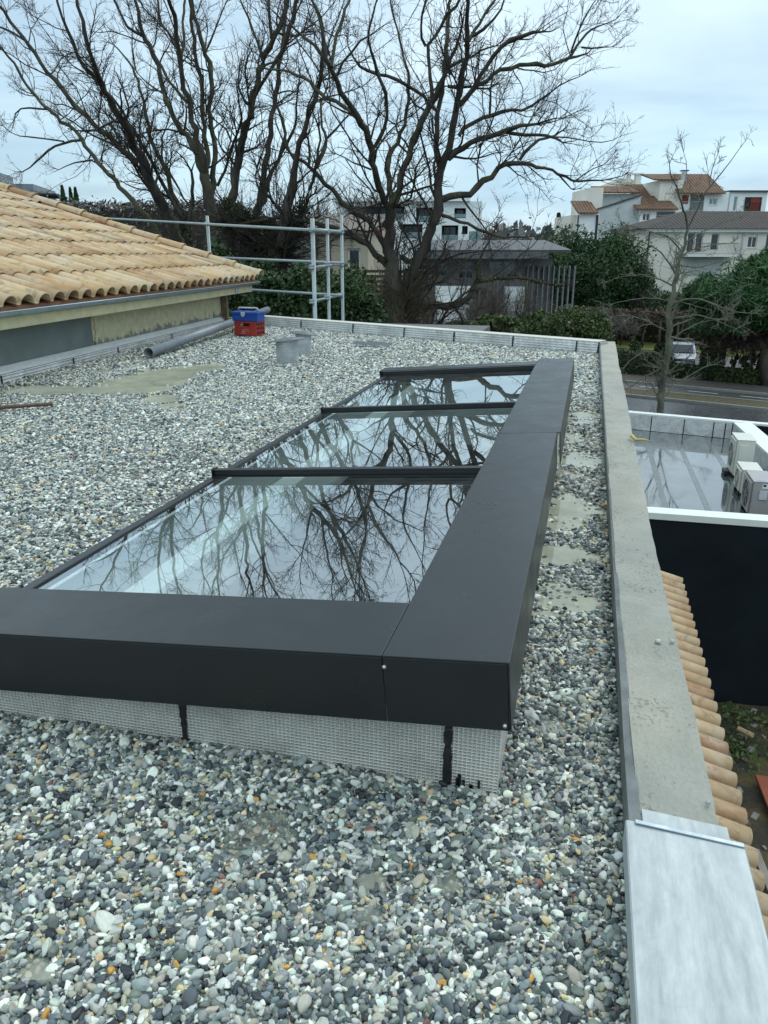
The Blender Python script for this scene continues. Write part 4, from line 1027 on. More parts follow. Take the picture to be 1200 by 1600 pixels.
def resample(P, Rr_, step):
    P = np.asarray(P, float); Rr_ = np.asarray(Rr_, float); d = np.r_[0, np.cumsum(np.linalg.norm(np.diff(P, axis=0), axis=1))]
    n = max(2, int(d[-1] / step) + 1); t = np.linspace(0, d[-1], n)
    # gentle smoothing by cubic-ish interpolation
    Q = np.stack([np.interp(t, d, P[:, i]) for i in range(3)], 1)
    for _ in range(2):
        if n > 3: Q[1:-1] = .25 * Q[:-2] + .5 * Q[1:-1] + .25 * Q[2:]
    return Q, np.interp(t, d, Rr_)
def tubes_np(P, R, sides):
    """P (N,K,3) R (N,K) -> verts, quads"""
    Nn, K, _ = P.shape
    T = np.empty_like(P); T[:, 1:-1] = P[:, 2:] - P[:, :-2]; T[:, 0] = P[:, 1] - P[:, 0]; T[:, -1] = P[:, -1] - P[:, -2]
    T /= np.linalg.norm(T, axis=2, keepdims=True) + 1e-9
    up = np.array([.31, .17, .93]); A = np.cross(T, up); A /= np.linalg.norm(A, axis=2, keepdims=True) + 1e-9; B = np.cross(T, A)
    an = 2 * np.pi * np.arange(sides) / sides
    V = P[:, :, None, :] + R[:, :, None, None] * (A[:, :, None, :] * np.cos(an)[None, None, :, None] + B[:, :, None, :] * np.sin(an)[None, None, :, None])
    base = (np.arange(Nn)[:, None, None] * K + np.arange(K - 1)[None, :, None]) * sides
    k = np.arange(sides)[None, None, :]; k2 = (k + 1) % sides
    Fq = np.stack([base + k, base + k2, base + sides + k2, base + sides + k], -1).reshape(-1, 4)
    return V.reshape(-1, 3), Fq
def unit(v): return v / (np.linalg.norm(v, axis=-1, keepdims=True) + 1e-9)
def spawn(P, R, per_m, L0, L1, K, rf, rmin, ang, upb, seed, tmin=.15, rcap=9, wig=.22, rad_len=0.0):
    """children along parents P (N,Kp,3): vectorised"""
    r = np.random.default_rng(seed)
    seg = np.linalg.norm(np.diff(P, axis=1), axis=2); Lp = seg.sum(1)
    cnt = r.poisson(np.maximum(per_m * Lp, 0.01)); par = np.repeat(np.arange(len(P)), cnt); n = len(par)
    if n == 0: return np.zeros((0, K, 3)), np.zeros((0, K))
    t = tmin + (1 - tmin) * r.random(n) ** .8; Kp = P.shape[1]; u = t * (Kp - 1); i = np.minimum(u.astype(int), Kp - 2); f = (u - i)[:, None]
    o = P[par, i] * (1 - f) + P[par, i + 1] * f; pr = R[par, i] * (1 - f[:, 0]) + R[par, i + 1] * f[:, 0]
    d = unit(P[par, i + 1] - P[par, i]); rv = unit(r.normal(size=(n, 3))); perp = unit(np.cross(d, rv))
    a = r.uniform(ang[0], ang[1], n)[:, None]
    cur = unit(d * np.cos(a) + perp * np.sin(a) + np.array([0, 0, upb]))
    Ls = r.uniform(L0, L1, n) * (1.15 - .6 * t) * np.minimum(1.0, .45 + Lp[par] / 3.0) * (1 + rad_len * pr)
    rb = np.clip(pr * rf, rmin, rcap); Ls = Ls * np.minimum(1.0, .45 + pr / .05)
    Pc = np.empty((n, K, 3)); Pc[:, 0] = o
    for k in range(1, K):
        cur = unit(cur + r.normal(size=(n, 3)) * wig + np.array([0, 0, upb * .22])); Pc[:, k] = Pc[:, k - 1] + cur * (Ls / (K - 1))[:, None]
    tap = np.linspace(1, .35, K)[None, :]; return Pc, rb[:, None] * tap
def leaders(tips, n, L, r0, seed, K=7, spread=.5, wig=.16, upb=.12):
    r = np.random.default_rng(seed); P = []; R = []
    for (p, d, rr) in tips:
        for k in range(n):
            cur = unit(np.array(d) + np.array([0, 0, .25]) + r.normal(size=3) * spread * (.35 if k == 0 else 1)); Lk = L * r.uniform(.55, 1.0) * (1 if k == 0 else .8); pts = [np.array(p)]
            for _ in range(K - 1): cur = unit(cur + r.normal(size=3) * wig + np.array([0, 0, upb])); pts.append(pts[-1] + cur * Lk / (K - 1))
            P.append(pts); R.append(np.linspace(rr * (1 if k == 0 else .7), r0 * .3, K))
    return np.array(P), np.array(R)
def build_tree(name, label, limbs, D, base, seed, dens=1.0, bark='bark', twig='twig', group=None, lead=(2, 3.0), L1=(1.2, 3.0), minr=.0052, spreadd=2.6, topcut=6, leafy=None):
    rl = random.Random(seed); npx = []; world_l = []
    for L in limbs:
        pts = [q[:2] for q in L]; rad = [q[2] * (.86 if name == 'street_tree' else .95) * (.50 if q[1] < 400 else .50 + min(.28, (q[1] - 400) / 450)) for q in L]
        if npx:   # depth where it leaves its parent
            best = min(((q[0] - pts[0][0]) ** 2 + (q[1] - pts[0][1]) ** 2, i) for i, q in enumerate(npx))
            d0 = npx[best[1]][2] if best[0] < 900 else 0.0
        else: d0 = 0.0
        slope = rl.uniform(-1, 1) * spreadd / 250.0; ln_ = 0; dep = []; cur = d0; sl = slope
        for i, p in enumerate(pts):
            if i: 
                dl = math.hypot(p[0] - pts[i - 1][0], p[1] - pts[i - 1][1]); sl += rl.gauss(0, .0022); cur += sl * dl
            if len(L) and p[1] > 330: cur = cur * (.3 if D - 0 > 0 else 1)
            cur = max(-4.5, min(4.5, cur)); dep.append(cur); npx.append((p[0], p[1], cur))
        W = [at(p[0], p[1], D + z) for p, z in zip(pts, dep)]; RR = [r * (D + z) / F * .97 for r, z in zip(rad, dep)]
        world_l.append((np.array([tuple(w) for w in W]), np.array(RR), pts))
    bz = Vector(base)
    t = thing(name, label, 'tree', tuple(bz), 0, group)
    V = []; Fq = []; n0 = 0; K = 9; LP = []; LR_ = []; tips = []
    for W, RR, pts in world_l:
        Q, r = resample(W, RR, .28)
        r0g = np.random.default_rng(int(seed * 31 + len(V)))
        jit = r0g.normal(size=Q.shape) * np.where(r[:, None] > .12, .04, .006 + r[:, None] * .33); jit[0] = 0; Q = Q + jit
        v, f_ = tubes_np(Q[None], r[None] * (1 + .07 * np.sin(np.arange(len(r)) * 1.7))[None], 8 if r.max() > .08 else 6); V.append(v); Fq.append(f_ + n0); n0 += len(v)
        # resampled to chunks of K points so that side branches leave all along
        step = 4
        for s in range(0, len(Q) - 1, step):
            seg = Q[s:s + step + 1]; rs = r[s:s + step + 1]
            if len(seg) < 2: continue
            tt = np.linspace(0, len(seg) - 1, K); ix = np.minimum(tt.astype(int), len(seg) - 2); ff = tt - ix
            if seg[:, 2].mean() < -1.5 and rs.mean() > .2: continue
            if name == 'bare_tree' and seg[:, 2].mean() < 2.6 and r0g.random() < .75: continue
            LP.append(seg[ix] * (1 - ff)[:, None] + seg[ix + 1] * ff[:, None]); LR_.append(rs[ix] * (1 - ff) + rs[ix + 1] * ff)
        dd = Q[-1] - Q[-2]; dd = dd / (np.linalg.norm(dd) + 1e-9)
        tips.append((Q[-1], dd, r[-1], pts[-1][1]))
    LP = np.array(LP); LR_ = np.array(LR_)
    top = [(p, d, r) for p, d, r, y in tips if y < topcut]; side = [(p, d, r) for p, d, r, y in tips if y >= topcut]
    P1, R1 = leaders(top, lead[0], lead[1], .03, seed + 1) if top else (np.zeros((0, 7, 3)), np.zeros((0, 7)))
    P2, R2 = leaders(side, 3, .9, .010, seed + 2, K=7, spread=.45, upb=.05)
    r_all = [(P1, R1), (P2, R2)]
    # long chunk parents need a length correction: they are short pieces, so pass per metre counts
    a1, b1 = spawn(LP, LR_, 1.55 * dens, *L1, 7, .36, minr * 1.7, (.55, 1.25), .22, seed + 3, tmin=0, rcap=.045, rad_len=2.0)
    a1b, b1b = spawn(P1, R1, .8 * dens, 1.0, 2.6, 7, .5, minr * 1.5, (.45, 1.1), .2, seed + 4, rcap=.035)
    a1 = np.concatenate([a1, a1b, P1, P2]); b1 = np.concatenate([b1, b1b, R1, R2])
    a2, b2 = spawn(a1, b1, 5.2 * dens, .6, 1.7, 5, .55, minr * 1.1, (.45, 1.15), .18, seed + 5, rcap=.018)
    a3, b3 = spawn(a2, b2, 6.2 * dens, .3, .85, 4, .75, minr * .9, (.4, 1.1), .12, seed + 6, rcap=.009)
    tr = link('trunk', npmesh('trunk', np.concatenate(V), np.concatenate(Fq), M[bark], True), t)
    Vs = []; Fs = []; n0 = 0; big = b1[:, 0] > .03
    for P_, R_, sd_ in ((a1, b1, 4), (a2, b2, 3), (a3, b3, 3)):
        if len(P_): v, f_ = tubes_np(P_, R_, sd_); Vs.append(v); Fs.append(f_ + n0); n0 += len(v)
    link('crown', npmesh('crown', np.concatenate(Vs), np.concatenate(Fs), M[twig], True), t)
    return t, world_l
def limb(s):
    v = [float(x) for x in s.replace(';', ' ').replace(',', ' ').split()]; return [tuple(v[i:i + 3]) for i in range(0, len(v), 3)]

treeA = [limb(s) for s in (
 "318,700,30; 305,520,28; 292,430,24; 275,362,20; 250,310,17; 225,260,15; 207,225,13; 190,192,12; 175,162,10; 157,130,8; 145,95,6; 132,55,6; 122,20,5; 118,-30,4",
 "158,132,6; 130,107,6; 115,82,5; 110,58,5; 100,32,4; 89,3,4; 80,-40,3",
 "214,256,9; 185,230,9; 150,197,8; 122,170,7.5; 100,147,7; 80,120,6; 57,87,5.5; 37,62,5; 15,30,4.5; 0,10,4; -30,-20,3",
 "37,62,3.5; 17,47,3.5; 0,40,3; -40,30,2.5",
 "280,430,9; 237,350,8; 205,312,8; 175,277,7; 147,245,6.5; 130,220,6; 112,197,5.5; 92,185,5; 75,170,5; 50,147,4.5; 32,120,4; 20,92,3.5; 0,72,3; -30,55,2",
 "128,219,4; 110,219,4; 97,222,4; 82,232,3.5; 65,238,3.5; 57,258,3; 47,263,2; 35,268,1.5",
 "100,221,2.5; 82,217,2.5; 55,215,2.3; 40,212,2; 25,215,1.5; 5,197,1.2",
 "75,171,3; 42,166,3; 27,165,2.5; 20,178,1.8; 22,190,1.2",
 "178,226,3.5; 150,217,3.2; 130,202,2.8; 107,187,2.2; 98,180,1.5",
 "305,520,14; 296,400,12; 285,335,10; 265,295,8; 260,265,7; 240,232,6; 230,200,5; 227,165,4.5; 215,130,4; 212,110,3.5; 195,90,2.8; 186,75,2.2; 177,70,1.5",
 "212,110,2.5; 207,82,2.2; 204,55,2; 206,38,1.2",
 "288,345,7; 262,300,6; 250,282,5.5; 225,230,5; 205,197,4.5; 187,170,4.2; 185,152,3.8; 162,140,3",
 "145,250,3; 125,250,2.4; 105,256,1.8; 92,266,1.2",
 "256,318,6; 232,275,5; 215,262,4; 205,250,3", "300,330,3; 250,245,3.5; 250,225,3; 262,192,2", )]
treeB = [limb(s) for s in (
 "330,720,34; 330,500,24; 330,400,21; 326,330,18; 320,275,15; 307,237,9.5; 287,205,8.5; 265,172,7.5; 256,145,7; 250,112,7; 237,80,7; 225,57,6.5; 217,30,5.5; 210,0,4.5; 200,-45,4",
 "225,57,4.5; 200,47,4.2; 185,20,3.7; 178,0,3.2; 170,-40,2.5",
 "322,280,11; 312,225,9.5; 300,185,8.5; 292,155,8; 282,112,7.5; 277,82,7.2; 277,50,6.8; 270,20,6; 262,0,5.5; 254,-50,4",
 "282,112,5; 287,95,4.7; 286,67,4.3; 289,50,4; 286,15,3.7; 290,0,3.2; 293,-50,2.5",
 "293,160,5; 272,142,4.6; 262,120,4.2; 247,95,3.4; 240,80,2.4",
 "277,76,4.2; 270,65,4; 255,40,3.6; 246,15,3.2; 247,0,2.7; 243,-40,2",
 "325,280,9; 322,237,7.5; 319,200,6.7; 316,155,6.5; 314,120,6.2; 306,92,5.7; 301,55,5.2; 300,25,4.7; 296,5,4.2; 290,-50,3.4",
 "330,300,10; 335,262,8.5; 336,225,7.5; 327,195,7; 326,165,6.8; 332,140,7.2; 327,105,7.2; 320,77,6.7; 312,50,6.2; 305,25,5.7; 297,0,5.2; 288,-55,4.2",
 "322,80,3; 330,72,3; 335,50,2.6; 345,20,2; 355,3,1.5",
 "340,290,4.5; 355,257,4.3; 362,225,4; 380,190,3.2; 377,170,2.6; 371,145,2",
 "362,222,3.4; 350,197,2.8; 338,188,2", "297,345,7; 300,300,6; 304,285,5; 300,268,3.6",
 "288,205,3.5; 290,185,3; 292,170,2.4", "256,147,3; 240,140,2.7; 225,128,2.2; 215,115,1.5")]
treeB2 = [limb(s) for s in (
 "352,720,30; 355,500,20; 358,400,17; 365,330,15; 366,287,13.5; 372,250,12.5; 382,207,12; 395,170,11.5; 402,125,11; 410,95,9.5; 422,65,8.5; 437,37,7.5; 450,15,6.3; 451,0,5.3; 455,-60,4.2",
 "410,95,4.5; 405,67,4; 395,45,3.4; 380,15,2.8; 374,-5,2.2", "424,60,5; 422,37,4.7; 420,0,4.2; 418,-50,3.2",
 "360,420,14; 385,400,13; 400,340,12; 412,290,9.5; 418,237,8.8; 425,195,8; 430,155,7.8; 434,120,6.9; 440,87,5.4; 445,50,5.2; 447,15,4.4; 445,-40,3.4",
 "399,150,5; 412,125,5.5; 432,90,6.5; 450,67,7; 455,37,7.2; 460,15,6; 465,0,5.2; 473,-50,4.2",
 "402,340,8; 425,268,6.3; 440,240,6.3; 447,212,5.4; 445,190,4.7; 435,172,3.8; 430,158,2.6",
 "440,238,5.2; 457,212,4.5; 465,187,3.8; 461,162,3.3; 464,140,2.8; 470,118,2")]
treeC = [limb(s) for s in (
 "418,720,30; 415,520,24; 425,430,20; 440,372,17; 455,312,14.5; 460,262,10; 470,225,8.5; 477,190,7.6; 492,157,7.4; 502,120,6.8; 505,87,5.9; 507,50,5.2; 502,25,4.2; 487,5,3.6; 475,-40,2.8",
 "432,420,12; 455,370,10; 470,330,8; 485,300,6; 490,270,4.5; 500,230,4; 498,200,3.3",
 "495,262,6; 497,247,7; 510,232,6.5; 512,215,4; 500,190,4; 500,165,3.5; 508,140,2.8",
 "425,425,13; 400,385,9; 375,360,6; 350,350,4", "440,372,8; 420,350,6; 395,345,5; 370,330,3.4; 352,318,2.4",
 "512,215,4; 530,200,3; 545,180,2.2", "482,262,4.6; 483,240,4; 482,222,3")]
treeD = [limb(s) for s in (
 "622,760,40; 620,560,32; 617,470,26; 613,420,21; 609,375,18; 611,325,17; 602,312,10; 587,287,10; 582,257,9.6; 585,230,9.6; 575,212,10.5; 560,185,9.6; 540,160,8.6; 527,135,7.5; 525,120,7; 512,97,6.4; 497,77,5.2; 477,60,4; 458,44,3",
 "585,230,6; 600,215,6; 605,190,5.6; 607,150,6; 595,142,5.6; 592,120,5.4; 587,95,4.4; 575,72,3.8; 572,50,3.2; 580,25,2.8; 592,-5,2.2; 600,-40,1.8",
 "550,175,6; 525,157,6.3; 497,150,6.2; 482,125,5.7; 465,115,4.7; 440,110,3.4; 408,107,2",
 "518,105,5.4; 525,57,5; 535,30,4.6; 547,0,4; 556,-40,3.2", "510,92,4.6; 507,50,4.2; 497,20,3.7; 485,0,3.2; 477,-40,2.4",
 "527,118,4.2; 537,90,4; 550,70,3.6; 570,60,3; 584,52,2",
 "612,325,12; 612,305,10; 607,270,9; 602,240,8.8; 610,235,6.6; 622,225,6.2; 632,200,5.6; 637,170,5.3; 639,140,5; 640,125,4.4; 632,87,3.8; 620,50,3.2; 612,15,2.6; 605,-35,2",
 "684,174,5.4; 665,150,5.2; 645,135,5; 615,122,5; 597,114,5; 572,112,4.6; 558,108,3.8; 553,90,3; 545,72,2",
 "615,320,12; 625,287,10.5; 632,252,10; 645,230,9.4; 647,210,10.4; 660,180,10; 675,160,9.6; 690,137,9; 695,117,8; 692,100,7.4; 700,75,6.6; 695,42,6.2; 700,25,5.4; 705,-10,4.4; 712,-50,3.4",
 "675,158,6; 672,140,5.8; 675,120,5.6; 667,95,5.2; 665,72,5.2; 675,60,5.2; 685,37,5.2; 702,25,5; 717,12,4; 728,-20,3; 735,-45,2.4",
 "665,72,4.2; 652,65,4; 660,37,3.6; 665,0,3.2; 668,-40,2.4",
 "622,225,4; 640,240,4; 648,225,4.2", "580,265,3.4; 560,262,2.8; 545,250,2.3; 525,240,1.6",
 "612,560,24; 628,445,17; 654,408,16; 677,354,17; 686,325,16; 685,300,14.5; 687,270,13.5; 680,237,7.6; 681,200,7.4; 687,170,7.2; 690,140,6.5; 697,110,5.2; 712,75,4.4; 722,40,3.4",
 "688,268,12; 700,250,11.6; 705,212,10.6; 712,175,10; 717,150,9.4; 725,112,8.4; 727,75,7.8; 732,37,6.8; 730,0,5.8; 728,-50,4.4",
 "717,165,8; 735,142,7.3; 752,115,6.6; 767,92,6.4; 785,67,6.4; 797,57,6.8; 817,54,5.4; 835,53,4.4; 848,48,2.8",
 "735,146,6; 752,125,6; 777,115,6; 805,100,6.6; 830,100,6.2; 855,101,5.8; 885,95,5.2; 900,88,4; 914,85,2.6",
 "884,95,4.2; 890,85,4.2; 907,72,4.2; 911,47,3.2; 935,45,2.6; 945,37,2; 962,30,1.2", "892,82,3; 900,55,2.7; 912,30,2.2; 925,10,1.6; 938,-10,1.2",
 "909,74,3; 922,80,2.6; 942,74,2; 956,73,1.2", "700,248,10; 717,232,9.3; 737,220,8.5; 762,217,7.6; 785,205,7.3; 805,197,6.5; 825,195,5.4; 840,192,4",
 "787,206,5.4; 815,212,5.2; 845,210,4.5; 867,215,3.6; 880,225,2.2", "865,214,2.4; 890,212,2; 915,222,1.7; 940,225,1.4; 958,220,1",
 "717,212,6.4; 725,200,6.2; 742,185,6.2; 765,180,6.2; 787,172,5.4; 810,175,4.4; 825,172,3.8; 842,162,3.3; 852,147,2.8; 865,138,2.4; 885,127,1.8; 905,120,1.2",
 "765,180,3.7; 762,170,3.6; 767,147,3.2; 770,112,2.6; 775,95,1.8",
 "690,312,11; 700,312,10; 730,307,10.5; 755,287,9.5; 775,265,8.5; 792,252,7.5; 812,250,7; 832,260,5.2; 850,260,4.4; 872,272,4.2; 897,286,3.6; 920,280,2.8; 945,282,2.2; 965,277,1.3",
 "812,250,5; 815,237,5.2; 830,227,5.2; 850,217,4.4; 866,213,3", "872,272,2.8; 880,280,2.6; 892,295,1.6", "896,285,2.6; 910,270,2.2; 930,262,1.7; 944,256,1.1",
 "690,336,6; 699,336,5.4; 732,350,5.2; 750,361,4.8; 772,369,4.2; 809,372,3.2; 840,366,2; 862,368,1.4",
 "617,470,18; 625,440,14; 609,412,12; 585,398,10; 567,376,9.4; 530,358,8.4; 500,350,7.4; 468,343,6.4; 420,339,5.4; 395,345,4.4; 372,352,3",
 "607,390,10; 603,383,9.6; 578,347,8.4; 541,321,8.2; 519,303,7.2; 497,270,6.2; 479,255,5.2; 453,240,4.2; 442,222,3.2; 436,205,2",
 "632,500,12; 647,482,9.5; 677,477,9.3; 713,480,8.4; 732,471,7.4; 739,449,6.4; 750,435,5.4; 746,415,4.8; 752,395,4.2; 765,380,3; 772,362,2",
 "745,440,6.4; 779,435,6.2; 809,431,5.2; 838,440,3.6; 870,446,2.2", "640,560,14; 684,515,8; 713,506,7.3; 743,504,5.3; 765,508,3.3; 800,500,2",
 "620,306,4.4; 625,304,4.2; 655,297,3.6; 677,290,3.2", "697,107,5.2; 725,92,4.2; 745,86,3.4; 755,75,3; 775,72,2", "700,135,5.2; 722,136,4.7; 742,140,4.2; 762,139,2.6",
 "727,72,6; 737,57,5.4; 747,35,4.6; 772,5,4; 786,-30,3", "738,57,4.8; 762,42,4.2; 787,20,3.2; 790,0,2.4; 796,-30,1.8",
 "640,470,8; 655,440,8; 672,415,7; 690,400,5", "627,400,9; 640,420,8; 652,395,9; 668,372,9")]

gA = 'large bare trees behind the roof'
def gp(x, y, D): p = at(x, y, D); return (p.x, p.y, G)
tA, lA = build_tree('bare_tree', 'leftmost bare tree with its dark trunk leaning left behind the tiled roof', treeA, 27.0, gp(318, 700, 27), 11, 1.3, group=gA)
tB, lB = build_tree('bare_tree', 'bare tree of many upright stems, above the end of the tiled roof', treeB, 25.0, gp(330, 720, 25), 22, 1.15, group=gA)
tB2, lB2 = build_tree('bare_tree', 'bare tree with thick straight stems forking right, left of the leaning ivy clad one', treeB2, 26.0, gp(352, 720, 26), 33, 1.25, group=gA)
tC, lC = build_tree('bare_tree', 'ivy clad bare tree leaning right, behind the scaffold', treeC, 24.5, gp(418, 720, 24.5), 44, 1.35, group=gA)
tD, lD = build_tree('oak_tree', 'largest bare oak with twin trunks and wide crown, in the middle', treeD, 24.0, gp(622, 760, 24), 55, 1.12, group=gA, lead=(2, 3.0))

# street tree on the right
treeE = [limb(s) for s in (
 "1026,720,10; 1030,650,8.5; 1036,600,8.2; 1044,540,8; 1046,480,7; 1054,450,6.4; 1062,410,5.6; 1068,380,5; 1076,354,4.2; 1068,328,3.2; 1060,296,2.6; 1048,276,2; 1046,256,1.3",
 "1076,354,3; 1090,328,2.6; 1108,290,2.5; 1126,272,2.1; 1142,252,1.5; 1155,232,1", "1064,306,1.6; 1074,272,1.5; 1073,252,1.1; 1066,230,.8", "1108,290,1.6; 1112,262,1.4; 1122,240,1",
 "1064,392,3; 1048,370,2.6; 1026,364,2.1; 1000,356,1.5; 975,350,1", "1056,430,3; 1040,400,2.6; 1020,382,2.1; 1002,378,1.4; 985,372,1", "1050,446,2.6; 1030,436,2.2; 1000,428,1.7; 970,432,1.2; 950,440,.8",
 "1064,400,2.6; 1085,386,2.2; 1110,384,1.7; 1140,380,1", "1050,474,3; 1080,464,2.6; 1110,472,2.1; 1140,486,1.6; 1172,490,1", "1046,500,2.4; 1080,490,2; 1120,500,1.6; 1150,515,1", "1046,520,2.2; 1010,500,1.8; 975,490,1.4; 945,500,1",
 "1044,540,2.2; 1060,520,2; 1090,505,1.6; 1118,500,1.1", "1042,560,2; 1015,545,1.7; 985,560,1.4; 965,590,1", "1040,588,2; 1062,600,1.6; 1085,580,1.4; 1110,570,1", "1040,575,1.8; 1010,585,1.5; 990,602,1.1",
 "1068,380,2.2; 1100,360,1.9; 1125,350,1.4; 1150,340,.9", "1060,415,2; 1090,420,1.7; 1120,410,1.2; 1140,405,.8", "1048,470,2; 1020,465,1.7; 985,468,1.4; 955,475,.9")]
tE, lE = build_tree('street_tree', 'slender pale barked bare tree beside the road, behind the lower flat roof', treeE, 35.5, gp(1026, 720, 35.5), 66, 1.05, bark='bark_pale', twig='twig_pale', L1=(.8, 1.9), minr=.009, spreadd=3.0, topcut=-99)

# ivy, epicormic shoots and moss clumps round the lower trunks
def leafcloud(P, n_, rad, size, seed, aspect=1.0, flat=0.0):
    """small leaf shaped quads spread round points P (m,3) within rad (m,)"""
    r = np.random.default_rng(seed); i = r.integers(0, len(P), n_); o = P[i] + unit(r.normal(size=(n_, 3))) * (rad[i] * r.random(n_) ** .5)[:, None]
    a = unit(r.normal(size=(n_, 3)) * np.array([1, 1, 1 - flat])); b_ = unit(np.cross(a, r.normal(size=(n_, 3)))); s = size * np.exp(r.normal(0, .3, n_))[:, None]
    V = np.stack([o - a * s, o + b_ * s * aspect, o + a * s, o - b_ * s * aspect], 1).reshape(-1, 3)
    return V, np.arange(n_ * 4).reshape(-1, 4)
def mk_leaf(name, dark, light, rough=.55, sc=.6, brown=None):
    m, nt, b, out = nmat(name)
    c = ramp(nt, noise(nt, sc, 5, .65), [(.3, dark), (.7, light)])
    c = mixc(nt, ramp(nt, noise(nt, 7, 2), [(.4, g(0)), (.7, g(.5))]), c, tuple(v * 1.5 for v in light))
    if brown: c = mixc(nt, ramp(nt, noise(nt, sc * 1.7, 3), [(.52, g(0)), (.68, g(.85))]), c, brown)
    nt.links.new(c, b.inputs['Base Color']); b.inputs['Roughness'].default_value = rough; b.inputs['Specular IOR Level'].default_value = .3
    return m
M['ivy'] = mk_leaf('ivy_leaves', (.018, .030, .010), (.045, .062, .018), brown=(.05, .042, .022))
M['shoots'] = mk_leaf('mossy_shoots', (.040, .038, .016), (.080, .078, .028), brown=(.07, .058, .038))
def limb_pts(limbs, idx, y0, y1):
    P = []; R = []
    for i in idx:
        W, RR, pts = limbs[i]; Q, r = resample(W, RR, .15); yy = np.interp(np.linspace(0, 1, len(Q)), np.linspace(0, 1, len(pts)), [p[1] for p in pts])
        for q, rr, y in zip(Q, r, yy):
            if y0 < y < y1: P.append(q); R.append(rr)
    return np.array(P), np.array(R)
for t, L, idx, y0, y1, n_, ex, sz, mt, sd_ in ((tA, lA, (0, 9), 255, 620, 8000, .14, .030, 'ivy', 1), (tB, lB, (0,), 330, 620, 4000, .13, .030, 'ivy', 2), (tB2, lB2, (0, 3), 340, 600, 5000, .18, .032, 'ivy', 3),
        (tC, lC, (0, 1, 3, 4), 300, 620, 13000, .24, .030, 'ivy', 4), (tD, lD, (0, 13), 400, 620, 6500, .45, .036, 'shoots', 5), (tD, lD, (30, 32, 33, 34), 400, 560, 2200, .05, .028, 'shoots', 6)):
    P, R = limb_pts(L, idx, y0, y1)
    if len(P) == 0: continue
    V, Fq = leafcloud(P, n_, R + ex, sz, sd_, .8); link('ivy' if mt == 'ivy' else 'moss', npmesh('ivy', V, Fq, M[mt]), t)
# shoots: thin upright twigs from the oak base
def shoots(P, n_, L0, L1, r, seed, up=.6, K=4, R0=None):
    q = np.random.default_rng(seed); i = q.integers(0, len(P), n_); Pc = np.empty((n_, K, 3)); cur = unit(q.normal(size=(n_, 3)) * np.array([1, 1, .5])); Pc[:, 0] = P[i] + (cur * R0[i][:, None] * .9 if R0 is not None else 0); cur = unit(cur + np.array([0, 0, up])); L = q.uniform(L0, L1, n_)
    for k in range(1, K): cur = unit(cur + q.normal(size=(n_, 3)) * .25 + np.array([0, 0, up * .15])); Pc[:, k] = Pc[:, k - 1] + cur * (L / (K - 1))[:, None]
    return tubes_np(Pc, np.linspace(1, .4, K)[None] * np.full((n_, 1), r), 3)
P, R = limb_pts(lD, (0, 13), 380, 620); V, Fq = shoots(P, 3400, .4, 1.5, .012, 5, .7, R0=R); link('shoots', npmesh('shoots', V, Fq, simple('brown_shoots', (.13, .105, .070), .9)), tD)
P, R = limb_pts(lC, (0, 1, 3), 330, 620); V, Fq = shoots(P, 1800, .5, 1.9, .011, 6, .2, R0=R); link('shoots', npmesh('shoots', V, Fq, M['twig']), tC)
# ------------------------------------------------------------------ ground, road, planting
def ground_mat():
    m, nt, b, out = nmat('garden_ground')
    f = noise(nt, .35, 7, .65)
    c = ramp(nt, f, [(.3, (.035, .045, .016)), (.5, (.06, .055, .03)), (.7, (.075, .085, .028))])
    nt.links.new(mixc(nt, ramp(nt, noise(nt, 14, 4, .7), [(.4, g(0)), (.7, g(.6))]), c, (.03, .028, .02)), b.inputs['Base Color']); b.inputs['Roughness'].default_value = .95
    bump(nt, b, noise(nt, 9, 5, .7), .6, .05); return m
mb = MB(); mb.quad((-900, -60, G - .02), (900, -60, G - .02), (900, 1500, G - .02), (-900, 1500, G - .02))
struct(obj('ground', mb, ground_mat()), 'winter grass and earth at street level')
RU = Vector((.935, -.355, 0)).normalized(); RN = Vector((-RU.y, RU.x, 0))
def RD(u, v, z=0): return RU * u + RN * v + Vector((0, 0, G + z))
def roadstrip(nm, u0, u1, v0, v1, z, mat, lab, kind='structure'):
    mb = MB(); n = 40
    for i in range(n):
        a, c_ = u0 + (u1 - u0) * i / n, u0 + (u1 - u0) * (i + 1) / n; mb.quad(RD(a, v0, z), RD(c_, v0, z), RD(c_, v1, z), RD(a, v1, z))
    return struct(obj(nm, mb, mat), lab)
m_asph = simple('wet_asphalt', (.045, .050, .056), .28, 0, .18, 1.2, .3, 90, .004); m_asph2 = simple('damp_asphalt', (.050, .048, .047), .6, 0, .2, .8, .3, 90, .004)
m_kerb = simple('kerb_stone', (.24, .23, .21), .8); m_path = simple('brown_pavement', (.060, .050, .043), .85, 0, .2, 2); m_verge = simple('verge_grass', (.075, .062, .026), .95, 0, .5, 5, .6, 30, .05)
m_paint = simple('white_road_paint', (.55, .55, .52), .6, 0, .15, 8)
roadstrip('road', -70, 70, 25, 39.3, .004, m_asph, 'near wet carriageway'); roadstrip('road', -70, 70, 41.35, 43.7, .004, m_asph2, 'far carriageway with a broken white line')
def kerb(v, lab, w=.18, h=.12):
    mb = MB(); mb.hexa([RD(-70, v, 0), RD(70, v, 0), RD(70, v + w, 0), RD(-70, v + w, 0), RD(-70, v, h), RD(70, v, h), RD(70, v + w, h), RD(-70, v + w, h)]); struct(obj('kerb', mb, m_kerb), lab)
mb = MB(); mb.hexa([RD(-70, 39.48, 0), RD(70, 39.48, 0), RD(70, 41.17, 0), RD(-70, 41.17, 0), RD(-70, 39.48, .13), RD(70, 39.48, .13), RD(70, 41.17, .13), RD(-70, 41.17, .13)]); struct(obj('median_strip', mb, m_verge), 'yellowed grass strip between the carriageways')
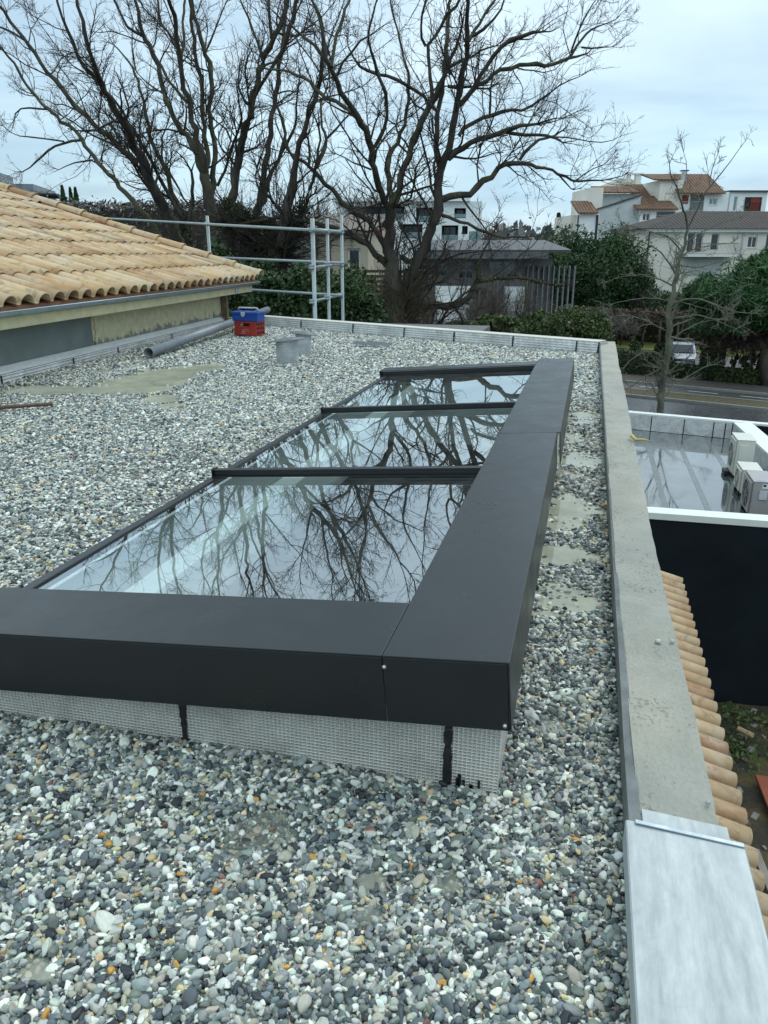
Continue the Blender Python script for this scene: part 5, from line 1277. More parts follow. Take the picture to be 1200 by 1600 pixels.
kerb(39.3, 'kerb of the near carriageway'); kerb(41.17, 'kerb on the far side of the grass strip'); kerb(43.7, 'kerb of the pavement')
roadstrip('pavement', -70, 70, 43.88, 46.2, .12, m_path, 'brown pavement beyond the road'); roadstrip('car_park', -30, 70, 49.0, 59.5, .006, m_asph2, 'asphalt car park beyond the low hedge')
roadstrip('lawn', -40, 70, 59.7, 72, .03, simple('mossy_lawn', (.13, .145, .025), .95, 0, .45, 1.2, .5, 20, .05), 'bright yellow green lawn beyond the car park')
for k in range(-9, 14):
    u = k * 2.6; mb = MB(); mb.quad(RD(u, 42.75, .009), RD(u + 1.5, 42.75, .009), RD(u + 1.5, 42.86, .009), RD(u, 42.86, .009)); struct(obj('lane_mark', mb, m_paint), 'white dash of the lane line')
mb = MB(); mb.quad(RD(-14, 58.4, .012), RD(6, 58.4, .012), RD(6, 58.55, .012), RD(-14, 58.55, .012)); struct(obj('bay_mark', mb, simple('yellow_paint', (.4, .36, .1), .6)), 'faded bay line on the car park')

M['hedge'] = mk_leaf('clipped_hedge_leaves', (0.022, 0.039, 0.017), (0.049, 0.077, 0.028)); M['ever'] = mk_leaf('dark_evergreen_leaves', (.015, .036, .014), (.050, .098, .032), sc=.35)
M['pine'] = mk_leaf('pine_needles', (.018, .050, .018), (.055, .125, .040), sc=.5); M['shrub'] = mk_leaf('shrub_leaves', (0.028, 0.048, 0.017), (0.084, 0.119, 0.036), sc=.5, brown=(.045, .038, .02))
M['laurel'] = mk_leaf('laurel_leaves', (0.020, 0.042, 0.017), (0.056, 0.091, 0.031), sc=.9); M['beech'] = mk_leaf('brown_beech_leaves', (.055, .034, .022), (.11, .065, .04), sc=1.2)
M['brownwood'] = mk_leaf('winter_twigs', (.090, .078, .068), (.15, .13, .11), sc=.15); M['mossgreen'] = mk_leaf('olive_moss_hedge', (.07, .085, .015), (.17, .18, .03), sc=.6)
def ell_cloud(c, r3, n_, size, seed, aspect=.9, shell=.55, lumps=0, hor=False):
    """leaves in an uneven ellipsoid; lumps: number of sub-clumps"""
    q = np.random.default_rng(seed); c = np.array(c, float); r3 = np.array(r3, float)
    if lumps:
        lc = unit(q.normal(size=(lumps, 3))) * q.uniform(.35, .88, (lumps, 1)); lr = q.uniform(.22, .42, lumps); i = q.integers(0, lumps, n_)
        o = lc[i] + unit(q.normal(size=(n_, 3))) * (lr[i] * q.random(n_) ** .4)[:, None]
    else: o = unit(q.normal(size=(n_, 3))) * (shell + (1 - shell) * q.random((n_, 1)))
    o = c + o * r3; a = unit(q.normal(size=(n_, 3)) * (np.array([1, 1, .35]) if hor else 1)); b_ = unit(np.cross(a, q.normal(size=(n_, 3)))); s = size * np.exp(q.normal(0, .35, n_))[:, None]
    return np.stack([o - a * s, o + b_ * s * aspect, o + a * s, o - b_ * s * aspect], 1).reshape(-1, 3), np.arange(n_ * 4).reshape(-1, 4)
def join(parts):
    V = []; Fq = []; n0 = 0
    for v, f_ in parts: V.append(v); Fq.append(f_ + n0); n0 += len(v)
    return np.concatenate(V), np.concatenate(Fq)
def bush(name, label, cat, c, r3, n_, size, mat, seed, lumps=26, group=None, trunk=True, aspect=.8, stemr=.12, hor=False):
    t = thing(name, label, cat, (c[0], c[1], G), 0, group)
    V, Fq = ell_cloud(c, r3, n_, size, seed, aspect, lumps=lumps, hor=hor); link('crown', npmesh('crown', V, Fq, M[mat]), t)
    if trunk:
        q = random.Random(seed); mb = MB()
        for k in range(4): a = q.uniform(0, 6.28); mb.tube([(c[0] + .1 * math.cos(a), c[1] + .1 * math.sin(a), G), (c[0] + r3[0] * .2 * math.cos(a), c[1] + r3[1] * .2 * math.sin(a), (G + c[2]) / 2), (c[0] + r3[0] * .5 * math.cos(a), c[1] + r3[1] * .5 * math.sin(a), c[2] + r3[2] * .2)], [stemr, stemr * .7, stemr * .3], 6)
        obj('trunk', mb, M['bark'], t, smooth=True)
    return t
def bpx(name, label, cat, x, y, D, wpx, hpx, n_, size, mat, seed, **k):
    c = at(x, y, D); zc_ = D / math.cos(PITCH) * .98; r = wpx * zc_ / F / 2; h = hpx * zc_ / F / 2
    return bush(name, label, cat, (c.x, c.y, c.z), (r, min(r, k.pop('dr', r)), h), n_, size, mat, seed, **k)
# tall laurels behind the scaffold and far parapet
lau = [((408, 474), 19, 110, 120, 'laurel shrub right beside the eave corner, behind the scaffold rail'), ((470, 484), 18.5, 100, 118, 'dark laurel shrub behind the two left scaffold posts'), ((545, 480), 19, 120, 130, 'laurel shrub right of the scaffold'), ((345, 450), 21, 90, 130, 'laurel shrub mostly hidden behind the tiled roof end')]
for i, (q, D, w, h, lab) in enumerate(lau): bpx('laurel_shrub', lab, 'shrub', *q, D, w, h, 14000, .038, 'laurel', 100 + i, lumps=60, group='tall laurels behind the far parapet')
bpx('yellow_green_shrub', 'yellowish green shrub behind the middle scaffold rail', 'shrub', 405, 392, 27, 60, 70, 3000, .055, 'mossgreen', 120, lumps=24)
bpx('yellow_green_shrub', 'small bright olive shrub right of the scaffold, by the slatted fence', 'shrub', 575, 468, 30, 34, 60, 1500, .06, 'mossgreen', 121, lumps=14)
bpx('leafy_shrub', 'broad green shrub behind the far parapet, right of the oak', 'shrub', 838, 522, 24, 116, 72, 13000, .036, 'shrub', 130, lumps=60)
bpx('leafy_shrub', 'green shrub left of the parapet corner, below the dark evergreen', 'shrub', 908, 512, 27, 100, 62, 13000, .036, 'shrub', 131, lumps=60)
bpx('leafy_shrub', 'loose olive shrub under the low mossy oak limb', 'shrub', 775, 512, 22, 80, 46, 4000, .05, 'shrub', 132, lumps=40)
bpx('evergreen_tree', 'large rounded dark evergreen left of the cream house', 'tree', 925, 425, 70, 165, 130, 60000, .075, 'ever', 140, lumps=90, stemr=.25)
bpx('evergreen_tree', 'smaller dark evergreen at the right shoulder of the large rounded one', 'tree', 985, 452, 69, 90, 90, 24000, .075, 'ever', 141, lumps=50, stemr=.2)
bpx('evergreen_tree', 'dark evergreen below the cream house, behind the street tree', 'tree', 1035, 482, 69, 130, 50, 22000, .075, 'ever', 142, lumps=50, stemr=.2)
# pine
pc = at(1180, 468, 44)
pn = thing('pine_tree', 'bushy green pine at the right edge, in front of the cream house', 'tree', (pc.x, pc.y, G))
V, Fq = join([ell_cloud(at(*q, D), r, n_, .17, s, .14, lumps=lu) for q, D, r, n_, s, lu in (((1190, 465), 44, (3.6, 3.4, 2.3), 40000, 1, 90), ((1110, 475), 45, (1.9, 2.0, 1.5), 12000, 2, 30), ((1215, 425), 44.5, (2.2, 2.4, 1.2), 9000, 3, 24), ((1130, 508), 43.5, (2.0, 1.8, .8), 7000, 4, 22))])
link('crown', npmesh('crown', V, Fq, M['pine']), pn)
mb = MB(); pb = at(1192, 640, 42); mb.tube([(pb.x, pb.y, G), tuple(at(1194, 560, 42.5)), tuple(at(1196, 500, 43.5))], [.28, .24, .16], 10)
for q in ((1120, 505), (1150, 470), (1230, 460), (1110, 470)): mb.tube([tuple(at(1194, 545, 42.6)), tuple(at((q[0] + 1194) / 2, q[1] + 20, 43.4)), tuple(at(*q, 44))], [.13, .09, .05], 6)
obj('trunk', mb, M['bark'], pn, smooth=True)
V, Fq = shoots(np.array([tuple(at(x, y, 43)) for x, y in ((1110, 515), (1140, 520), (1170, 525), (1195, 530), (1150, 540), (1200, 545))]), 500, .6, 2.4, .022, 9, -.05); link('dead_branches', npmesh('dead_branches', V, Fq, simple('dead_pine_wood', (.05, .03, .025), .9)), pn)
# stem hedge beyond the car park: brown clipped top over dark stems
def boxcloud(T, lo, hi, n_, size, seed, aspect=.8):
    q = np.random.default_rng(seed); o = q.uniform(0, 1, (n_, 3)); 
    e = q.integers(0, 3, n_); side = q.integers(0, 2, n_); keep = q.random(n_) < .7
    for k in range(3): o[(e == k) & keep, k] = side[(e == k) & keep] + q.normal(0, .02, ((e == k) & keep).sum())
    o = np.array(lo) + o * (np.array(hi) - np.array(lo)); W = np.array([tuple(T(*p)) for p in o])
    a = unit(q.normal(size=(n_, 3))); b_ = unit(np.cross(a, q.normal(size=(n_, 3)))); s = size * np.exp(q.normal(0, .3, n_))[:, None]
    return np.stack([W - a * s, W + b_ * s * aspect, W + a * s, W - b_ * s * aspect], 1).reshape(-1, 3), np.arange(n_ * 4).reshape(-1, 4)
def hedge(name, label, lo, hi, n_, size, mat, seed, cat='hedge', T=RD, core=True):
    t = thing(name, label, cat, tuple(T((lo[0] + hi[0]) / 2, (lo[1] + hi[1]) / 2, 0)))
    V, Fq = boxcloud(T, lo, hi, n_, size, seed); link('foliage', npmesh('foliage', V, Fq, M[mat]), t)
    if core:
        mb = MB(); mb.box((lo[0] + .1, lo[1] + .1, max(lo[2], .0)), (hi[0] - .1, hi[1] - .1, hi[2] - .12), T=T); obj('twig_core', mb, M['twig'], t)
    return t
bhg = hedge('beech_hedge', 'brown clipped beech hedge top raised on dark stems beyond the car park', (-34, 62.5, 1.7), (30, 64.2, 2.7), 16000, .10, 'beech', 201)
sh = 0
for k in range(46):
    u = -30 + k * 1.12 + rnd.uniform(-.2, .2); mb = MB(); mb.tube([RD(u, 62 + rnd.uniform(-.2, .2), 0), RD(u + rnd.uniform(-.1, .1), 62, .9), RD(u + rnd.uniform(-.15, .15), 62.4, 2.0)], [.14, .11, .09], 6)
    obj('stem', mb, M['twig'], bhg, smooth=True)
hedge('olive_hedge', 'olive green mossy bank of shrubs behind the dark hedge stems', (-34, 65, 0), (30, 67, 2.2), 12000, .12, 'mossgreen', 202)
# low clipped hedge blocks between the pavement and the car park
hb = [(-13.8, -9.4, 1.15, 'long dark clipped hedge block left of the street tree'), (-9.3, -6.0, 1.0, 'dark clipped hedge block behind the street tree trunk, in front of the car')]
def upx(x, v):          # road u coordinate seen at photo column x on the ground line v
    best = None
    for k in range(-400, 400):
        u = k * .1; p = RD(u, v, 0); fw = FX * p.x + FY * p.y
        if fw < 5: continue
        r = RX * p.x + RY * p.y; zc_ = fw * math.cos(PITCH) - (G - CAM_Z) * math.sin(PITCH); xx = 600 + F * r / zc_
        if best is None or abs(xx - x) < best[0]: best = (abs(xx - x), u)
    return best[1]
hedge('clipped_hedge', 'long dark clipped hedge block left of the street tree', (upx(900, 47), 46.6, 0), (upx(1040, 47), 47.9, 1.3), 9000, .06, 'hedge', 203)
hedge('clipped_hedge', 'rounded dark clipped hedge right of the parked car', (upx(1093, 47), 46.6, 0), (upx(1120, 47), 48.2, 1.75), 5000, .06, 'hedge', 204)
hedge('clipped_hedge', 'low dark hedge in front of the parked car', (upx(1041, 47), 46.8, 0), (upx(1092, 47), 47.8, .75), 4000, .06, 'hedge', 205)
hedge('clipped_hedge', 'low ragged hedge right of the rounded one, under the small topiary stems', (upx(1121, 47), 46.6, 0), (upx(1215, 47), 47.6, .75), 5000, .07, 'shrub', 206)
for i, (x, w, h, lab) in enumerate(((1143, .22, 1.5, 'thin pruned shrub in the low hedge, nearest the rounded hedge'), (1165, .5, 1.7, 'widest pruned shrub, in the middle of the low ragged hedge'), (1182, .16, 1.5, 'thin pruned shrub at the right end of the low ragged hedge'), (975, .5, 1.9, 'small pruned shrub above the long hedge block, by the parapet corner'), (1018, .4, 1.8, 'small pruned shrub over the long hedge block, left of the street tree'))):
    p = RD(upx(x, 47.2), 47.2 if i < 3 else 48.6, 0); bush('pruned_shrub', lab, 'shrub', (p.x, p.y, G + h * .75), (w, w, h * .4), 700, .06, 'hedge', 300 + i, lumps=8, group='small pruned shrubs along the car park', stemr=.05)
for i in range(9):         # rails of the wooden fence on the right
    pass
fnc = thing('post_fence', 'dark timber post and rail fence under the pine', 'fence', tuple(RD(upx(1180, 60), 60, 0)))
uf0 = upx(1140, 60)
for k in range(9):
    mb = MB(); u = uf0 + k * 1.0; mb.box((u - .05, 60.3, 0), (u + .05, 60.4, 1.5 + .1 * (k % 2)), T=RD); obj('post', mb, M['twig'], fnc)
for z in (.5, 1.2): mb = MB(); mb.box((uf0, 60.24, z), (uf0 + 8, 60.295, z + .1), T=RD); obj('rail', mb, M['twig'], fnc)

# parked car
def build_car(c, yaw):
    t = thing('parked_car', 'silver hatchback facing the viewer, parked behind the low hedge', 'car', tuple(c), yaw)
    ms_, mg_, mk_, mw_ = simple('silver_paint', (.22, .25, .28), .3, .5, .04, 2), simple('car_glass', (.015, .02, .025), .05, 0, .1), m_blk, simple('headlamp', (.65, .68, .70), .15, .3)
    L, W = 4.0, 1.74; prof = [(0, .30), (.03, .55), (.10, .74), (.95, .95), (1.70, 1.42), (2.3, 1.49), (3.3, 1.43), (3.85, 1.02), (3.98, .85), (4.0, .35)]
    mb = MB(); n = len(prof)
    for sx, ins in ((-1, 0), (1, 0)):
        for i, (y, z) in enumerate(prof):
            w = W / 2 - (max(0, z - .95) * .28) - (.10 if y < .05 or y > 3.97 else .02 * (y < .2)); mb.v.append((sx * w, y, z))
    for i in range(n - 1): mb.f.append((i, i + 1, n + i + 1, n + i))
    # sides as two bands so that the belt line keeps its place
    mb.f.append(tuple(range(n))[::-1]); mb.f.append(tuple(range(n, 2 * n)))
    mb.f.append((0, n, 2 * n - 1, n - 1))
    bo = obj('body', mb, ms_, t, local=True, bevel=.05)
    def pl(nm, pts, m, par=t): q_ = MB(); q_.poly(pts); return obj(nm, q_, m, par, local=True)
    pl('windscreen', [(-.70, 1.00, .985), (.70, 1.00, .985), (.60, 1.64, 1.385), (-.60, 1.64, 1.385)], mg_).location = (0, -.03, .035)
    for s in (-1, 1):
        p = [(s * .845, 1.15, 1.0), (s * .845, 3.5, 1.0), (s * .745, 3.2, 1.38), (s * .745, 1.8, 1.38)]; pl('side_window', p if s > 0 else p[::-1], mg_).location = (s * .012, 0, 0)
        q_ = MB(); q_.box((s * .62 - .17, -.012, .62), (s * .62 + .17, .14, .76)); obj('headlight', q_, mw_, t, bevel=.03, local=True)
        q_ = MB(); q_.box((s * .93 - .09, 1.15, .98), (s * .93 + .09, 1.27, 1.10)); obj('wing_mirror', q_, ms_, t, bevel=.03, local=True)
        for y in (.75, 3.2):
            q_ = MB(); q_.tube([(s * .68, y, .31), (s * .86, y, .31)], .31, 18); w_ = obj('wheel', q_, mk_, t, local=True); q_ = MB(); q_.tube([(s * .862, y, .31), (s * .872, y, .31)], .20, 14); obj('rim', q_, ms_, w_)
    q_ = MB(); q_.box((-.42, -.015, .58), (.42, .03, .70)); obj('grille', q_, mk_, t, local=True); q_ = MB(); q_.box((-.50, -.018, .30), (.50, .02, .44)); obj('lower_intake', q_, mk_, t, local=True)
    q_ = MB(); q_.box((-.26, -.03, .47), (.26, -.019, .57)); obj('number_plate', q_, simple('plate', (.7, .7, .68), .5), t, local=True)
cp_ = RD(upx(1062, 50.3), 50.3, .01); build_car(cp_, AZ * 0 + math.radians(-6))

# yard below the right of the roof
m_soil, nt, b, out = nmat('yard_soil')
f = noise(nt, 1.2, 7, .7); c = ramp(nt, f, [(.3, (.030, .028, .022)), (.5, (.06, .05, .03)), (.62, (.16, .11, .04)), (.75, (.10, .085, .05))])
nt.links.new(c, b.inputs['Base Color']); b.inputs['Roughness'].default_value = .95; bump(nt, b, noise(nt, 9, 6, .75), 1.0, .06)
q = np.random.default_rng(4); n_ = 60; X, Y = np.meshgrid(np.linspace(.3, 7, n_), np.linspace(0, 12.4, n_ * 2), indexing='ij'); Z = G + .02 + .16 * vnoise(X, Y, 1.1, _gx) + .05 * vnoise(X, Y, 4, _gy)
ii, jj = np.meshgrid(np.arange(n_ - 1), np.arange(n_ * 2 - 1), indexing='ij'); idx = (ii * n_ * 2 + jj).ravel()
struct(link('yard', npmesh('yard', np.stack([X, Y, Z], -1).reshape(-1, 3), np.stack([idx, idx + n_ * 2, idx + n_ * 2 + 1, idx + 1], -1), m_soil, True)), 'earth yard with rubble below the wall')
def cloudpts(c, r3, n_, size, seed, aspect): return ell_cloud(c, r3, n_, size, seed, aspect, shell=0)
V, Fq = join([cloudpts((x, y, G + .22), (rx, ry, .12), n_, .035, s, .5) for x, y, rx, ry, n_, s in ((2.3, 11.3, 1.0, .4, 600, 1), (2.6, 10.4, .5, .6, 350, 2), (3.4, 11.1, .7, .5, 350, 3), (2.0, 9.3, .3, .5, 120, 4))])
struct(link('yard_weeds', npmesh('yard_weeds', V, Fq, M['shrub'])), 'green weeds growing in the earth yard', 'stuff')
mb = MB()
for k in range(160):
    x, y = q.uniform(1.4, 4.6), q.uniform(5.5, 11.8); s = q.uniform(.015, .06); z = G + .02 + .16 * vnoise(np.array([x]), np.array([y]), 1.1, _gx)[0] + .03
    a = q.uniform(0, 3); mb.box((-s, -s * .7, 0), (s, s * .7, s * .8), T=lambda X_, Y_, Z_: (x + X_ * math.cos(a) - Y_ * math.sin(a), y + X_ * math.sin(a) + Y_ * math.cos(a), z + Z_ + .2 * X_))
struct(obj('yard_rubble', mb, simple('rubble', (.22, .20, .17), .9, 0, .4, 3)), 'loose stones and rubble in the earth yard', 'stuff')
a = onz(1180, 1213, G + .25); mb = MB(); mb.box((0, -1.3, 0), (.28, 0, .04), T=lambda x, y, z: (a.x + x + y * -.05, a.y + y, G + .24 + z)); tag(obj('red_plank', mb, simple('red_brown_board', (.26, .075, .035), .8, 0, .2, 5)), 'red brown board lying in the yard at the right edge', 'board')
a = onz(1172, 1330, G + .25); mb = MB(); mb.box((0, -.9, 0), (.09, 0, .04), T=lambda x, y, z: (a.x + x - y * .1, a.y + y, G + .26 + z)); tag(obj('grey_plank', mb, simple('grey_board', (.24, .22, .18), .8, 0, .2, 5)), 'narrow grey plank lying on the yellow earth below the tiles', 'board')
a = onz(1153, 1140, G + .25); mb = MB(); mb.tube([(a.x, a.y, G + .27), (a.x + .18, a.y - .14, G + .27)], .04, 8); tag(obj('tile_fragment', mb, M['tile2']), 'broken piece of tile among the yard weeds', 'tile fragment')

# ------------------------------------------------------------------ buildings
class Fac:
    def __init__(s, name, label, cx, cy, D, yaw, cat='building', depth=8.0, group=None):
        s.O = at(cx, cy, D); a = AZ + math.radians(yaw); s.u = Vector((math.cos(a), math.sin(a), 0)); s.n = Vector((-math.sin(a), math.cos(a), 0)); s.depth = depth
        s.t = thing(name, label, cat, (s.O.x, s.O.y, G), 0, group)
    def uz(s, x, y, w=0.0):
        d = ray(x, y); o = Vector((0, 0, CAM_Z)); P0 = s.O + s.n * w; k = (P0 - o).dot(s.n) / d.dot(s.n); P = o + d * k; return (P - s.O).dot(s.u), P.z
    def W(s, u, w, z): return Vector((s.O.x, s.O.y, 0)) + s.u * u + s.n * w + Vector((0, 0, z))
    def rect(s, x0, y0, x1, y1, w=0.0):
        xm, ym = (x0 + x1) / 2, (y0 + y1) / 2; return s.uz(x0, ym, w)[0], s.uz(x1, ym, w)[0], s.uz(xm, y1, w)[1], s.uz(xm, y0, w)[1]
    def box(s, nm, u0, u1, w0, w1, z0, z1, m, par=None, lab=None):
        mb = MB(); mb.box((u0, w0, z0), (u1, w1, z1), T=s.W); o = obj(nm, mb, m, par or s.t)
        if lab: o['label'] = lab
        return o
    def wall(s, nm, u0, u1, z0, z1, holes, m, w=0.0, th=.3, rev=.18, depth=None):
        """front wall with real openings + closed box behind; holes (u0,u1,z0,z1)"""
        depth = depth or s.depth; us = sorted({u0, u1, *[min(max(h[k], u0), u1) for h in holes for k in (0, 1)]}); zs = sorted({z0, z1, *[min(max(h[k], z0), z1) for h in holes for k in (2, 3)]})
        mb = MB()
        for i in range(len(us) - 1):
            for j in range(len(zs) - 1):
                um, zm = (us[i] + us[i + 1]) / 2, (zs[j] + zs[j + 1]) / 2
                if any(h[0] < um < h[1] and h[2] < zm < h[3] for h in holes): continue
                mb.quad(s.W(us[i], w, zs[j]), s.W(us[i + 1], w, zs[j]), s.W(us[i + 1], w, zs[j + 1]), s.W(us[i], w, zs[j + 1]))
        for a, b_, c_, d_ in holes:
            mb.quad(s.W(a, w, c_), s.W(a, w + rev, c_), s.W(a, w + rev, d_), s.W(a, w, d_)); mb.quad(s.W(b_, w + rev, c_), s.W(b_, w, c_), s.W(b_, w, d_), s.W(b_, w + rev, d_))
            mb.quad(s.W(a, w, c_), s.W(b_, w, c_), s.W(b_, w + rev, c_), s.W(a, w + rev, c_)); mb.quad(s.W(a, w + rev, d_), s.W(b_, w + rev, d_), s.W(b_, w, d_), s.W(a, w, d_))
        D_ = w + depth; mb.quad(s.W(u0, D_, z0), s.W(u0, w, z0), s.W(u0, w, z1), s.W(u0, D_, z1)); mb.quad(s.W(u1, w, z0), s.W(u1, D_, z0), s.W(u1, D_, z1), s.W(u1, w, z1))
        mb.quad(s.W(u0, w, z1), s.W(u1, w, z1), s.W(u1, D_, z1), s.W(u0, D_, z1)); mb.quad(s.W(u1, D_, z0), s.W(u0, D_, z0), s.W(u0, D_, z1), s.W(u1, D_, z1))
        return obj(nm, mb, m, s.t)
    def window(s, h, w=0.0, rev=.16, cols=1, rows=1, m_fr=None, m_gl_=None, shutter=0.0, sill=True, fw=.06, nm='window'):
        m_fr = m_fr or M['wframe']; a, b_, c_, d_ = h; mb = MB(); w1 = w + rev
        mb.box((a, w1 - .03, c_), (a + fw, w1 + .03, d_), T=s.W); mb.box((b_ - fw, w1 - .03, c_), (b_, w1 + .03, d_), T=s.W); mb.box((a + fw, w1 - .03, c_), (b_ - fw, w1 + .03, c_ + fw), T=s.W); mb.box((a + fw, w1 - .03, d_ - fw), (b_ - fw, w1 + .03, d_), T=s.W)
        for k in range(1, cols): x = a + (b_ - a) * k / cols; mb.box((x - fw * .6, w1 - .025, c_ + fw), (x + fw * .6, w1 + .025, d_ - fw), T=s.W)
        for k in range(1, rows): z = c_ + (d_ - c_) * k / rows; mb.box((a + fw, w1 - .022, z - fw * .4), (b_ - fw, w1 + .022, z + fw * .4), T=s.W)
        f_ = obj(nm, mb, m_fr, s.t); mb = MB(); mb.quad(s.W(a + fw * .5, w1 + .01, c_ + .03), s.W(b_ - fw * .5, w1 + .01, c_ + .03), s.W(b_ - fw * .5, w1 + .01, d_ - .03), s.W(a + fw * .5, w1 + .01, d_ - .03)); obj('pane', mb, m_gl_ or M['wglass'], f_)
        if shutter: mb = MB(); mb.box((a + .02, w1 - .10, d_ - (d_ - c_) * shutter), (b_ - .02, w1 - .04, d_ - .01), T=s.W); obj('shutter', mb, M['wshut'], f_)
        if sill: mb = MB(); mb.box((a - .08, w - .07, c_ - .07), (b_ + .08, w + .02, c_ - .003), T=s.W); obj('sill', mb, M['wframe'], f_)
        return f_
    def railing(s, u0, u1, w, z0, z1, m, step=.14, nm='railing'):
        mb = MB(); mb.box((u0, w - .02, z1 - .05), (u1, w + .02, z1), T=s.W); mb.box((u0, w - .015, z0 + .05), (u1, w + .015, z0 + .09), T=s.W)
        u = u0
        while u < u1: mb.box((u, w - .01, z0 + .09), (u + .02, w + .01, z1 - .05), T=s.W); u += step
        return obj(nm, mb, m, s.t)
    def gable(s, nm, u0, u1, w0, w1, z0, z1, m, over=.4, axis='u'):
        """roof with the ridge along u: two slopes and gable ends"""
        mb = MB(); wm = (w0 + w1) / 2; a = .14
        P = [s.W(u0 - over, w0 - over, z0), s.W(u1 + over, w0 - over, z0), s.W(u1 + over, wm, z1), s.W(u0 - over, wm, z1), s.W(u1 + over, w1 + over, z0), s.W(u0 - over, w1 + over, z0)]
        up = Vector((0, 0, a)); Q_ = [p + up for p in P]; mb.hexa([P[0], P[1], P[2], P[3], Q_[0], Q_[1], Q_[2], Q_[3]]); mb.hexa([P[3], P[2], P[4], P[5], Q_[3], Q_[2], Q_[4], Q_[5]]); return obj(nm, mb, m, s.t)
    def slope(s, nm, u0, u1, w0, w1, z0, z1, m, a=.16, par=None):
        mb = MB(); P = [s.W(u0, w0, z0), s.W(u1, w0, z0), s.W(u1, w1, z1), s.W(u0, w1, z1)]; mb.hexa(P + [p + Vector((0, 0, a)) for p in P]); return obj(nm, mb, m, par or s.t)
M['wframe'] = simple('white_window_frame', (.70, .71, .70), .5, 0, .04); M['wshut'] = simple('pale_shutter', (.62, .66, .70), .5, 0, .05)
m_wg, nt, b, out = nmat('window_glass'); b.inputs['Base Color'].default_value = (.012, .016, .020, 1); b.inputs['Roughness'].default_value = .06; b.inputs['Specular IOR Level'].default_value = .8; M['wglass'] = m_wg
def mk_wall(name, col, scale=1.0): return simple(name, col, .9, 0, .09, scale, .15, 20, .01, spec=.2)
m_white, m_cream, m_grey, m_beige = mk_wall('white_wall', (.80, .82, .82)), mk_wall('cream_wall', (.74, .70, .62)), mk_wall('pale_grey_wall', (.50, .53, .53)), mk_wall('beige_wall', (.46, .41, .31))
def mk_rooftiles(name, c0_, c1_, sc=.85):
    m, nt, b, out = nmat(name); tc = N(nt, 'ShaderNodeTexCoord'); f = noise(nt, 1.5, 6, .7)
    c = ramp(nt, f, [(.3, c0_), (.7, c1_)]); w = N(nt, 'ShaderNodeTexWave'); w.inputs['Scale'].default_value = sc; w.bands_direction = 'X'; mp = N(nt, 'ShaderNodeMapping'); mp.inputs['Rotation'].default_value = (0, 0, -AZ)
    nt.links.new(tc.outputs['Object'], mp.inputs[0]); nt.links.new(mp.outputs[0], w.inputs['Vector']); w.inputs['Distortion'].default_value = .4
    c = mixc(nt, 1.0, c, ramp(nt, w.outputs['Fac'], [(.2, g(.55)), (.6, g(1.1))]), 'MULTIPLY'); nt.links.new(c, b.inputs['Base Color']); bump(nt, b, w.outputs['Fac'], 1.0, .08); b.inputs['Roughness'].default_value = .9; return m
m_rt1 = mk_rooftiles('old_orange_roof_tiles', (.11, .055, .032), (.23, .125, .070)); m_rt2 = mk_rooftiles('dark_brown_roof_tiles', (.040, .032, .028), (.075, .058, .048)); m_slate = simple('grey_roof', (.060, .062, .066), .65, 0, .3, .9)
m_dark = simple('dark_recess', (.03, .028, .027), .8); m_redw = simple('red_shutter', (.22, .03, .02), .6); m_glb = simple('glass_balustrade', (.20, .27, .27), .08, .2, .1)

# --- cream house with the dark brown roof (right)
f1 = Fac('cream_house', 'cream two storey house with dark brown hipped roof and balcony, at the right', 1100, 400, 74, 4, depth=10)
u0, _ = f1.uz(1008, 420); u1 = f1.uz(1290, 400)[0]; zt = f1.uz(1110, 357)[1]
H1 = [f1.rect(1074, 364, 1085, 394), f1.rect(1087, 364, 1098, 394), f1.rect(1111, 365, 1123, 391), f1.rect(1169, 366, 1183, 387), f1.rect(1197, 366, 1214, 388)]
f1.wall('wall', u0, u1, G, zt, H1, m_cream)
for i, h in enumerate(H1): f1.window(h, cols=2 if i > 2 else 1, shutter=.22 if i == 3 else 0, sill=i > 2)
f1.box('cornice', u0 - .3, u1 + .3, -.35, -.001, zt - .32, zt, M['wframe'])
zr = f1.uz(1120, 331)[1]; ur_ = f1.uz(1098, 345)[0]
mb = MB(); P = [f1.W(u0 - .6, -.6, zt + .001), f1.W(u1 + .6, -.6, zt + .001), f1.W(u1 + .6, 10.6, zt + .001), f1.W(u0 - .6, 10.6, zt + .001), f1.W(u0 + 5.2, 5, zr + .3), f1.W(u1 + .6, 5, zr + .3)]
mb.v = [tuple(p) for p in P]; mb.f = [(0, 1, 5, 4), (3, 0, 4), (2, 3, 4, 5), (1, 2, 5), (3, 2, 1, 0)]; obj('roof', mb, m_rt2, f1.t)
bu0, bu1 = f1.rect(1066, 390, 1142, 396)[:2]; bz = f1.uz(1105, 398)[1]
bal = f1.box('balcony', bu0, bu1, -1.3, -.002, bz - .18, bz, M['wframe']); f1.railing(bu0, bu1, -1.27, bz, bz + 1.0, simple('grey_iron', (.14, .13, .13), .5), .12)
a0, a1, a2, a3 = f1.rect(1066, 400, 1128, 430); f1.box('garage_panel', a0, a1, -.06, -.001, a2, a3, m_grey)
for x in (1158,): a0 = f1.uz(x, 380)[0]; f1.box('downpipe', a0, a0 + .12, -.13, -.01, G, zt - .33, m_grey)
a0 = f1.uz(1012, 380)[0]; f1.box('downpipe', a0, a0 + .10, -.13, -.01, G, zt - .33, m_dark)
a0, a1, a2, a3 = f1.rect(1066, 358, 1140, 363, -1.0); f1.box('awning_case', a0, a1, -.25, -.001, a2, a3, m_cream)

